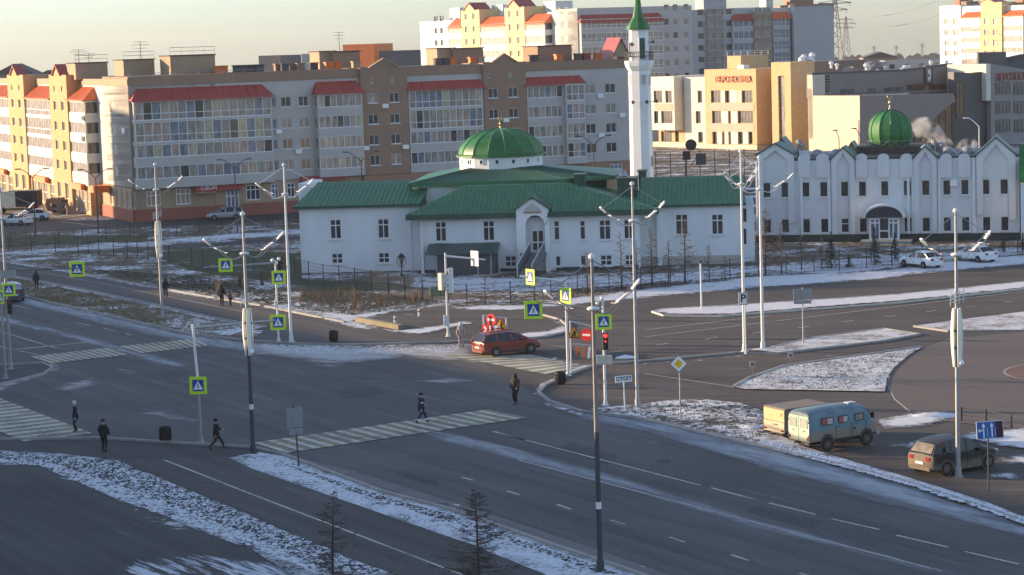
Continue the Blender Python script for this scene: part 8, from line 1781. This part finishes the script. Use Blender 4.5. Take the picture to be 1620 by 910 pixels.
    for A_ in (LA, RA):   # gloved or bare hands: palm with five curled fingers
        w_, hd = Vector(A_[2]), Vector(A_[3]); dv_ = (hd-w_).normalized(); side = Vector((1, 0, 0)).cross(dv_).normalized() if abs(dv_.x) < .9 else Vector((0, 1, 0)); fw_ = dv_.cross(side).normalized(); b = MB()
        for k in range(4):
            r0__ = hd+fw_*(-.03+.02*k)*u; l = (.058, .068, .064, .05)[k]*u; b.tube([r0__, r0__+dv_*l*.55, r0__+dv_*l+side*.02*u], [.0095, .009, .007], 5)
        t0 = w_+dv_*.02; b.tube([t0, t0+dv_*.03*u-fw_*.04*u, t0+dv_*.06*u-fw_*.05*u], [.011, .010, .008], 5); b.build('fingers', SKIN, o)
    if hat:
        hm = MB(); r_ = .112*u; base = head0[2]+.05*u
        if hat == 'cap': hm.lathe([(r_, 0), (r_*1.02, .05*u), (r_*.85, .12*u), (r_*.3, .16*u), (.01, .165*u)], 14, (head1[0]-.012, 0, base)); hm.box(head1[0]+r_*.7, head1[0]+r_*1.5, -.06, .06, base, base+.015)
        elif hat == 'beanie': hm.lathe([(r_*1.02, -.02*u), (r_*1.06, .04*u), (r_*.95, .11*u), (r_*.55, .165*u), (.01, .18*u)], 14, (head1[0]-.012, 0, base))
        elif hat == 'hood': hm.lathe([(r_*.75, -.14*u), (r_*1.15, -.07*u), (r_*1.2, .03*u), (r_*1.0, .12*u), (r_*.5, .17*u), (.01, .18*u)], 14, (head1[0]-.035, 0, base))
        hm.build('hat' if hat != 'hood' else 'hood', hatc or BLACK, o, smooth=True)
    if bands:
        b = MB()
        for A_ in (LA, RA):
            p = Vector(A_[1])*.4+Vector(A_[2])*.6 if False else Vector(A_[0])*.35+Vector(A_[1])*.65; dv_ = (Vector(A_[1])-Vector(A_[0])).normalized(); b.tube([p-dv_*.025, p+dv_*.025], .088*u, 10)
        for L2 in (LL, RL):
            p = Vector(L2[1])*.3+Vector(L2[2])*.7; dv_ = (Vector(L2[2])-Vector(L2[1])).normalized(); b.tube([p-dv_*.035, p+dv_*.035], .088*u, 10)
        b.build('reflective_band', mat('reflective_grey', (0.65,0.66,0.66), 0.4, 0), o)
    return o
DK = mat('black_cloth', (0.018, 0.018, 0.02), 0.9, 0.15, 8); NV = mat('navy_cloth', (0.022, 0.026, 0.045), 0.9, 0.15, 8); OL = mat('dark_olive_cloth', (0.030, 0.030, 0.022), 0.9, 0.15, 8)
PL = mat('pale_grey_cloth', (0.36, 0.30, 0.27), 0.9, 0.12, 6); CM = mat('dusty_maroon_cloth', (0.10, 0.05, 0.045), 0.9, 0.12, 6); GW = mat('pale_wool', (0.50, 0.50, 0.48), 0.95, 0.08, 8); BRN = mat('brown_cloth', (0.07, 0.045, 0.035), 0.9, 0.1, 6)
person(667, 671, 1.78, R(25), 'person in navy work suit with reflective bands striding over the long crosswalk', NV, NV, hat='cap', hatc=DK, step=.36, arms=(.35, -.3), bend=(.6, .3), bands=True)
person(816, 641, 1.80, R(-120), 'person in long dark olive hooded parka standing on the road beyond the long crosswalk', OL, DK, hat='hood', hatc=OL, step=.10, long_coat=.28, arms=(.25, .25), bend=(.9, .9))
person(120.5, 684, 1.74, R(200), 'person in black jacket with a pale wool hat at the left crosswalk tip', DK, NV, hat='beanie', hatc=GW, step=.06, arms=(.05, -.05), coatw=.95)
person(165, 716, 1.76, R(75), 'person all in black with a cap standing on the dark near pavement', DK, DK, hat='cap', hatc=DK, step=.05, arms=(.15, .1), bend=(.7, .5), long_coat=.12)
person(343, 712, 1.70, R(20), 'person in black jacket hurrying right along the near kerb', DK, DK, hat='beanie', hatc=DK, step=.40, arms=(.5, -.4), bend=(.9, .5), long_coat=.12)
person(262.5, 473, 1.74, R(-75), 'distant person in black walking behind the left bladed street lamp', DK, DK, hat='hood', hatc=DK, step=.12)
person(351, 485.5, 1.80, R(80), 'adult in black holding a child by the hand on the left path', DK, DK, hat='hood', hatc=DK, step=.12, arms=(-.1, .35), bend=(.1, .1), long_coat=.1)
person(364.5, 485, 1.15, R(80), 'small child in a dusty maroon coat beside the adult on the left path', CM, DK, hat='beanie', hatc=DK, step=.12, arms=(.6, -.1), bend=(.3, .1))
person(730, 551, 1.78, R(-90), 'person in pale grey clothes waiting by the traffic light post left of the red car', PL, PL, hat='hood', hatc=GW, step=.05, arms=(.2, .1), boots=BRN)
person(58, 460, 1.75, R(-60), 'dim bluish person standing on the verge beyond the dark car at the left', NV, NV, hat='hood', hatc=NV, step=.06)
# ------------------------------------------------------------ trees and shrubs
TWIG = mat('bare_twig', (0.075, 0.052, 0.042), 0.9, 0.2, 6); TWIGB = mat('brown_larch_twig', (0.17, 0.105, 0.065), 0.9, 0.2, 4); NEED = mat('spruce_needle', (0.032, 0.045, 0.026), 0.9, 0.3, 2); BARK = mat('bark', (0.07, 0.05, 0.04), 0.95, 0.25, 5); SHR = mat('reddish_shrub', (0.13, 0.085, 0.055), 0.9, 0.25, 4)
def larch(px, py, h, label, seed, spread=.30, dens_=11, mt=TWIG, fine=1.0, name='bare_larch', group=None, base=.12, droop=.1):
    g = G(px, py); rnd = random.Random(seed); o = empty(name, (g.x, g.y, 0), 0, label, 'tree', group)
    lx, ly = rnd.uniform(-.03, .03), rnd.uniform(-.02, .02); tp = lambda t: Vector((lx*h*t*t+.015*math.sin(t*7+seed), ly*h*t*t, h*t))
    MB().tube([tp(k/8) for k in range(9)], [.028*h*(1-k/8)**.8*.5+.008 for k in range(9)], 7).build('trunk', BARK if mt is not NEED else BARK, o, smooth=True)
    b = MB(); n = int(dens_*h)
    for i in range(n):
        t = base+(1-base)*(i+rnd.random())/n; a = rnd.uniform(0, 2*math.pi); L = h*spread*(1-t)**.75*rnd.uniform(.3, 1.25)+.12; p0 = tp(t); up = rnd.uniform(-.05, .35)-droop
        d = Vector((math.cos(a), math.sin(a), up)); pts = [p0]
        for k in range(1, 5): pts.append(p0+d*L*k/4+Vector((rnd.uniform(-.04, .04)*L, rnd.uniform(-.04, .04)*L, -.10*L*(k/4)*(1-k/4)+.14*L*(k/4)**2)))
        b.tube(pts, [.010+.006*L, .009, .007, .005, .003], 4, cap=False)
        m_ = int((5+9*L)*fine)
        for j in range(m_):
            u = rnd.uniform(.15, 1); q = pts[int(u*3.99)].lerp(pts[min(4, int(u*3.99)+1)], (u*3.99) % 1); aa = a+rnd.choice((-1, 1))*rnd.uniform(.5, 1.3); l = L*.30*(1.2-u)*rnd.uniform(.5, 1.3)+.05; e = q+Vector((math.cos(aa), math.sin(aa), rnd.uniform(-.35, .35)))*l; mm = q.lerp(e, .5)+Vector((0, 0, rnd.uniform(-.03, .03)))
            b.tube([q, mm, e], [.006, .0045, .003], 3, cap=False)
            if mt is not TWIG or fine > .9:
                for s in range(3 if mt is TWIG else 5): c = q.lerp(e, rnd.random()); f = c+Vector((rnd.uniform(-1, 1), rnd.uniform(-1, 1), rnd.uniform(-1, .6)))*(.05 if mt is TWIG else .09); w_ = .012; b.add([c, c+Vector((w_, 0, w_)), f], [(0, 1, 2)])
    b.build('crown', mt, o); return o
larch(762, 985, 4.9, 'bare young larch in the bottom centre foreground, the bushier one', 1, .44, 25, TWIG, 1.5)
larch(529, 965, 4.5, 'thin bare young larch in the bottom foreground, left of the bushier one', 2, .32, 17, TWIG, 1.3)
larch(984, 459, 4.9, 'slim brown larch left of the grey street lamp before the mosque', 3, .22, 9, TWIGB, .7, group='brown larches by the fence')
larch(1032, 452, 5.0, 'brown larch just right of the grey street lamp before the mosque', 4, .22, 11, TWIGB, .9, group='brown larches by the fence')
larch(1084, 447, 5.6, 'fuller brown larch before the right mosque wing', 5, .25, 13, TWIGB, 1.0, group='brown larches by the fence')
larch(1211, 437, 5.9, 'tall brown larch between the mosque and the annexe', 6, .24, 14, TWIGB, 1.0, group='brown larches by the fence')
larch(1268, 428, 3.9, 'faint thin larch before the left end of the annexe', 7, .22, 9, TWIGB, .6, group='brown larches by the fence')
larch(1147, 442, 2.0, 'tiny larch sapling near the right end of the mosque', 8, .3, 10, TWIGB, .8, group='brown larches by the fence')
for i, (px, py, h, lb) in enumerate(((930,467,3.6,'thin larch sapling by the fence left of the red traffic light'),(1008,456,4.0,'larch hidden behind the grey street lamp before the mosque'),(1058,450,3.8,'slim larch between two taller ones before the right mosque wing'),(1122,446,3.2,'short larch behind the plain pale median post'),(1236,434,4.6,'larch left of the annexe, right of the tall brown one'),(1300,427,3.0,'thin larch left of the tallest spruce'),(768,482,2.6,'twiggy sapling by the fence right of the traffic light post'),(846,477,2.8,'twiggy sapling by the fence below the porch stairs'))):
    larch(px, py, h, lb, 60+i, .24, 11, TWIGB, .9, group='brown larches by the fence')
def spruce(px, py, h, label, seed, sp=.26):
    g = G(px, py); rnd = random.Random(seed); o = empty('spruce', (g.x, g.y, 0), 0, label, 'tree', 'young spruces before the annexe'); MB().tube([(0,0,0), (0,0,h)], [.06, .01], 6).build('trunk', BARK, o); b = MB()
    for i in range(int(230*h)):
        t = rnd.random()**.8; z = h*(.06+.93*t); a = rnd.uniform(0, 2*math.pi); L = (h*sp*(1-t)+.08)*rnd.uniform(.35, 1.1)
        lob = .75+.35*math.sin(a*3+seed+z*2.2); L *= lob; e = Vector((math.cos(a)*L, math.sin(a)*L, z-.25*L+rnd.uniform(-.05, .05))); s = e*rnd.uniform(.35, .7); s.z = z+(e.z-z)*.5; w_ = Vector((-math.sin(a), math.cos(a), 0))*rnd.uniform(.03, .08)
        b.add([s-w_, s+w_, e+w_*.5+Vector((0,0,.02)), e-w_*.5-Vector((0,0,.03))], [(0,1,2,3)])
    b.build('crown', NEED, o); return o
for i, (px, py, pt, lb) in enumerate(((1315,425,366,'tallest dark spruce, left of the arched annexe entrance'), (1343,423,404,'small squat spruce right of the tallest one'), (1384,419,358,'dark spruce in front of the arched entrance, left side'), (1416,410,367,'dark spruce in front of the arched entrance, right side'), (1587,399,370,'small spruce near the right end of the annexe'), (1618,398,368,'spruce cut by the right edge of the picture'))):
    g = G(px, py); spruce(px, py, zat(g, pt), lb, 20+i, .24 if i != 1 else .5)
def shrub(px, py, h, label, seed, w_=.5, mt=SHR):
    g = G(px, py); rnd = random.Random(seed); o = empty('shrub', (g.x, g.y, 0), 0, label, 'shrub', 'dry shrubs on the rough lawn'); b = MB()
    for i in range(38):
        a = rnd.uniform(0, 6.28); r_ = rnd.random()*w_; p = Vector((r_*.25*math.cos(a), r_*.25*math.sin(a), 0)); e = Vector((r_*math.cos(a), r_*math.sin(a), h*rnd.uniform(.5, 1))); m_ = p.lerp(e, .55)+Vector((0, 0, .05*h)); b.tube([p, m_, e], [.012, .008, .004], 3, cap=False)
        for k in range(3): q = m_.lerp(e, rnd.random()); f = q+Vector((rnd.uniform(-.15, .15), rnd.uniform(-.15, .15), rnd.uniform(0, .2))); b.tube([q, f], [.006, .003], 3, cap=False)
    b.build('twigs', mt, o)
rnd = random.Random(9)
for i, (px, py, h, lb) in enumerate(((560,492,2.3,'tall thin reddish sapling on the rough lawn left of the drive'),(571,494,1.2,'low reddish shrub beside the tall sapling'),(655,478,1.1,'rusty shrub below the ornate railing'),(664,474,1.0,'rusty shrub right of the one below the ornate railing'),(480,470,.9,'low dry shrub left on the rough lawn'),(505,478,.8,'second low dry shrub on the rough lawn'),(538,468,.9,'dry shrub near the dark fence posts'),(600,483,.8,'dry shrub above the pale low wall'),(905,470,.8,'dry shrub by the fence under the porch stairs'),(380,455,1.6,'thin twiggy shrub right of the adult and child'),(415,452,1.4,'thin twiggy shrub left of the stacked signs'),(345,462,1.5,'thin twiggy shrub behind the adult with the child'))):
    shrub(px, py, h, lb, 40+i, .35 if h > 1.5 else .6)
# grass tufts and clods that break up the lawns: uncountable
def tufts(name, poly_px, n, h, mt, label, seed, zoff=.03, wid=.02):
    P = [G(*p) for p in poly_px]; xs = [p.x for p in P]; ys = [p.y for p in P]; rnd = random.Random(seed); b = MB(); c = 0
    def inside(x, y):
        r_ = False; j = len(P)-1
        for i in range(len(P)):
            if (P[i].y > y) != (P[j].y > y) and x < (P[j].x-P[i].x)*(y-P[i].y)/(P[j].y-P[i].y)+P[i].x: r_ = not r_
            j = i
        return r_
    while c < n:
        x, y = rnd.uniform(min(xs), max(xs)), rnd.uniform(min(ys), max(ys))
        if not inside(x, y): continue
        c += 1
        for k in range(5):
            a = rnd.uniform(0, 6.28); hh = h*rnd.uniform(.5, 1.2); dx, dy = math.cos(a)*hh*.6, math.sin(a)*hh*.6; ox, oy = x+rnd.uniform(-.12, .12), y+rnd.uniform(-.12, .12); b.add([(ox-wid, oy, zoff), (ox+wid, oy, zoff), (ox+dx, oy+dy, zoff+hh)], [(0, 1, 2)])
    return tag(b.build(name, mt), label, 'grass', kind='stuff')
DG = mat('dry_grass', (0.22, 0.175, 0.11), 0.95, 0.3, 1.5); DG2 = mat('dull_grass', (0.10, 0.095, 0.07), 0.95, 0.3, 1.5)
tufts('grass', [(470,490),(480,455),(560,462),(640,470),(700,478),(690,482),(560,500)], 2600, .16, DG, 'dry tufts on the rough lawn before the mosque', 1)
tufts('grass', [(-20,432),(154,468),(247,488),(330,507),(390,520),(300,527),(160,495),(45,469)], 2600, .13, DG, 'dry tufts on the verge beside the left path', 2)
tufts('grass', [(930,655),(1000,645),(1110,637),(1170,643),(1215,657),(1222,684),(1180,700),(1010,662)], 700, .08, DG, 'dry tufts in the snowy roadside lawn', 4, .10)
tufts('grass', [(1170,612),(1240,583),(1340,570),(1450,555),(1413,585),(1400,615),(1300,618)], 500, .07, DG, 'dry tufts in the big snowy lawn by the plaza', 5, .10)
tufts('grass', [(740,470),(1060,447),(1150,440),(1150,446),(900,466),(800,476)], 500, .10, DG2, 'dark tufts along the fence before the mosque', 6, .03)
tufts('grass', [(60,420),(330,440),(460,470),(470,488),(330,465),(110,425)], 2200, .12, DG2, 'dull tufts between the left path and the fence', 7, .03)

# frozen clods and lumps of crusted snow on the verges: uncountable
def clods(name, poly_px, n, size, mt, label, seed, zoff):
    P = [G(*p) for p in poly_px]; xs = [p.x for p in P]; ys = [p.y for p in P]; rnd = random.Random(seed); b = MB(); c = 0
    def inside(x, y):
        r_ = False; j = len(P)-1
        for i in range(len(P)):
            if (P[i].y > y) != (P[j].y > y) and x < (P[j].x-P[i].x)*(y-P[i].y)/(P[j].y-P[i].y)+P[i].x: r_ = not r_
            j = i
        return r_
    while c < n:
        x, y = rnd.uniform(min(xs), max(xs)), rnd.uniform(min(ys), max(ys))
        if not inside(x, y): continue
        c += 1; s_ = size*rnd.uniform(.4, 1.3); a = rnd.uniform(0, 6.28); v = []
        for k in range(5): t = a+k*1.257; r_ = s_*rnd.uniform(.6, 1.2); v.append((x+r_*1.5*math.cos(t), y+r_*math.sin(t), zoff))
        v.append((x+rnd.uniform(-.3, .3)*s_, y+rnd.uniform(-.3, .3)*s_, zoff+s_*rnd.uniform(.35, .7))); b.add(v, [(k, (k+1) % 5, 5) for k in range(5)])
    return tag(b.build(name, mt), label, 'snow', kind='stuff')
CL = mat('crusted_snow', (0.62, 0.64, 0.68), 0.9, 0.1, 2); CD = mat('frozen_soil', (0.07, 0.065, 0.06), 0.95, 0.2, 3)
clods('snow_clods', [(0,716),(184,731),(400,820),(600,905),(600,950),(400,866),(300,832),(180,788),(60,737),(0,733)], 4200, .075, CL, 'crusted snow clods on the left verge', 1, .036)
clods('soil_clods', [(0,716),(184,731),(400,820),(600,905),(560,925),(400,850),(280,805),(180,765),(80,733),(0,727)], 4200, .065, CD, 'frozen dark clods on the left verge', 2, .036)
clods('snow_clods', [(370,725),(450,726),(604,784),(719,815),(860,866),(1000,912),(930,915),(744,858),(410,743)], 2600, .07, CL, 'crusted snow clods on the near verge', 3, .036)
clods('soil_clods', [(430,728),(604,786),(719,818),(860,870),(1000,915),(950,908),(744,838),(560,780)], 1500, .06, CD, 'frozen dark clods along the kerb of the near verge', 4, .036)
clods('snow_clods', [(1170,612),(1240,583),(1340,570),(1450,555),(1413,585),(1400,615),(1300,618)], 1500, .06, CL, 'crusted snow clods on the big lawn by the plaza', 5, .10)
clods('snow_clods', [(1205,696),(1330,731),(1440,763),(1560,802),(1700,850),(1690,858),(1560,812),(1440,772),(1330,742),(1200,707)], 1600, .08, CL, 'dirty snow lumps along the right kerb', 6, .12)
clods('snow_clods', [(400,545),(620,551),(735,546),(720,556),(560,562),(470,560)], 900, .06, CL, 'small slush lumps along the corner kerb', 7, .046)
# ------------------------------------------------------------ steam over the annexe roof
def puff(pts, label):
    b = MB(); rnd = random.Random(8); c0 = Vector(pts[0][:3])
    m_ = bpy.data.materials.new('steam'); m_.use_nodes = True; T, N, L = nodes_of(m_); N.remove(N['Principled BSDF']); v = N.new('ShaderNodeVolumePrincipled'); v.inputs['Color'].default_value = (.95, .95, .95, 1)
    tc = N.new('ShaderNodeTexCoord'); no = N.new('ShaderNodeTexNoise'); no.inputs['Scale'].default_value = .9; no.inputs['Detail'].default_value = 4; L.new(tc.outputs['Object'], no.inputs['Vector'])
    mr = N.new('ShaderNodeMapRange'); mr.inputs[1].default_value = .46; mr.inputs[2].default_value = .62; mr.inputs[3].default_value = 0; mr.inputs[4].default_value = 1.3; L.new(no.outputs['Fac'], mr.inputs[0]); L.new(mr.outputs[0], v.inputs['Density']); L.new(v.outputs[0], N['Material Output'].inputs['Volume'])
    P = [Vector(p[:3])-c0 for p in pts]; b.tube(P, [p[3] for p in pts], 12)
    o = b.build('steam', m_, None, c0, smooth=True); return tag(o, label, 'steam', kind='stuff')
q = lambda px, py: tuple(world_at(px, py, 236.0))
puff([(*q(1520,243), .25), (*q(1506,236), .6), (*q(1490,225), .9), (*q(1474,210), 1.2), (*q(1455,200), 1.3), (*q(1440,196), .5)], 'drifting steam plume right of the onion dome')
puff([(*q(1512,243), .3), (*q(1522,236), .8), (*q(1536,228), 1.0), (*q(1546,224), .35)], 'short thick puff of steam right of the drifting plume')
# haze over the whole place
hz = MB().box(-700, 700, -30, 3400, -60, 46); m_ = bpy.data.materials.new('haze_air'); m_.use_nodes = True; T, N, L = nodes_of(m_); N.remove(N['Principled BSDF']); v = N.new('ShaderNodeVolumePrincipled'); v.inputs['Color'].default_value = (.93, .93, .95, 1); v.inputs['Density'].default_value = 0.00007; v.inputs['Anisotropy'].default_value = 0.2; L.new(v.outputs[0], N['Material Output'].inputs['Volume'])
tag(hz.build('haze', m_), kind='stuff')
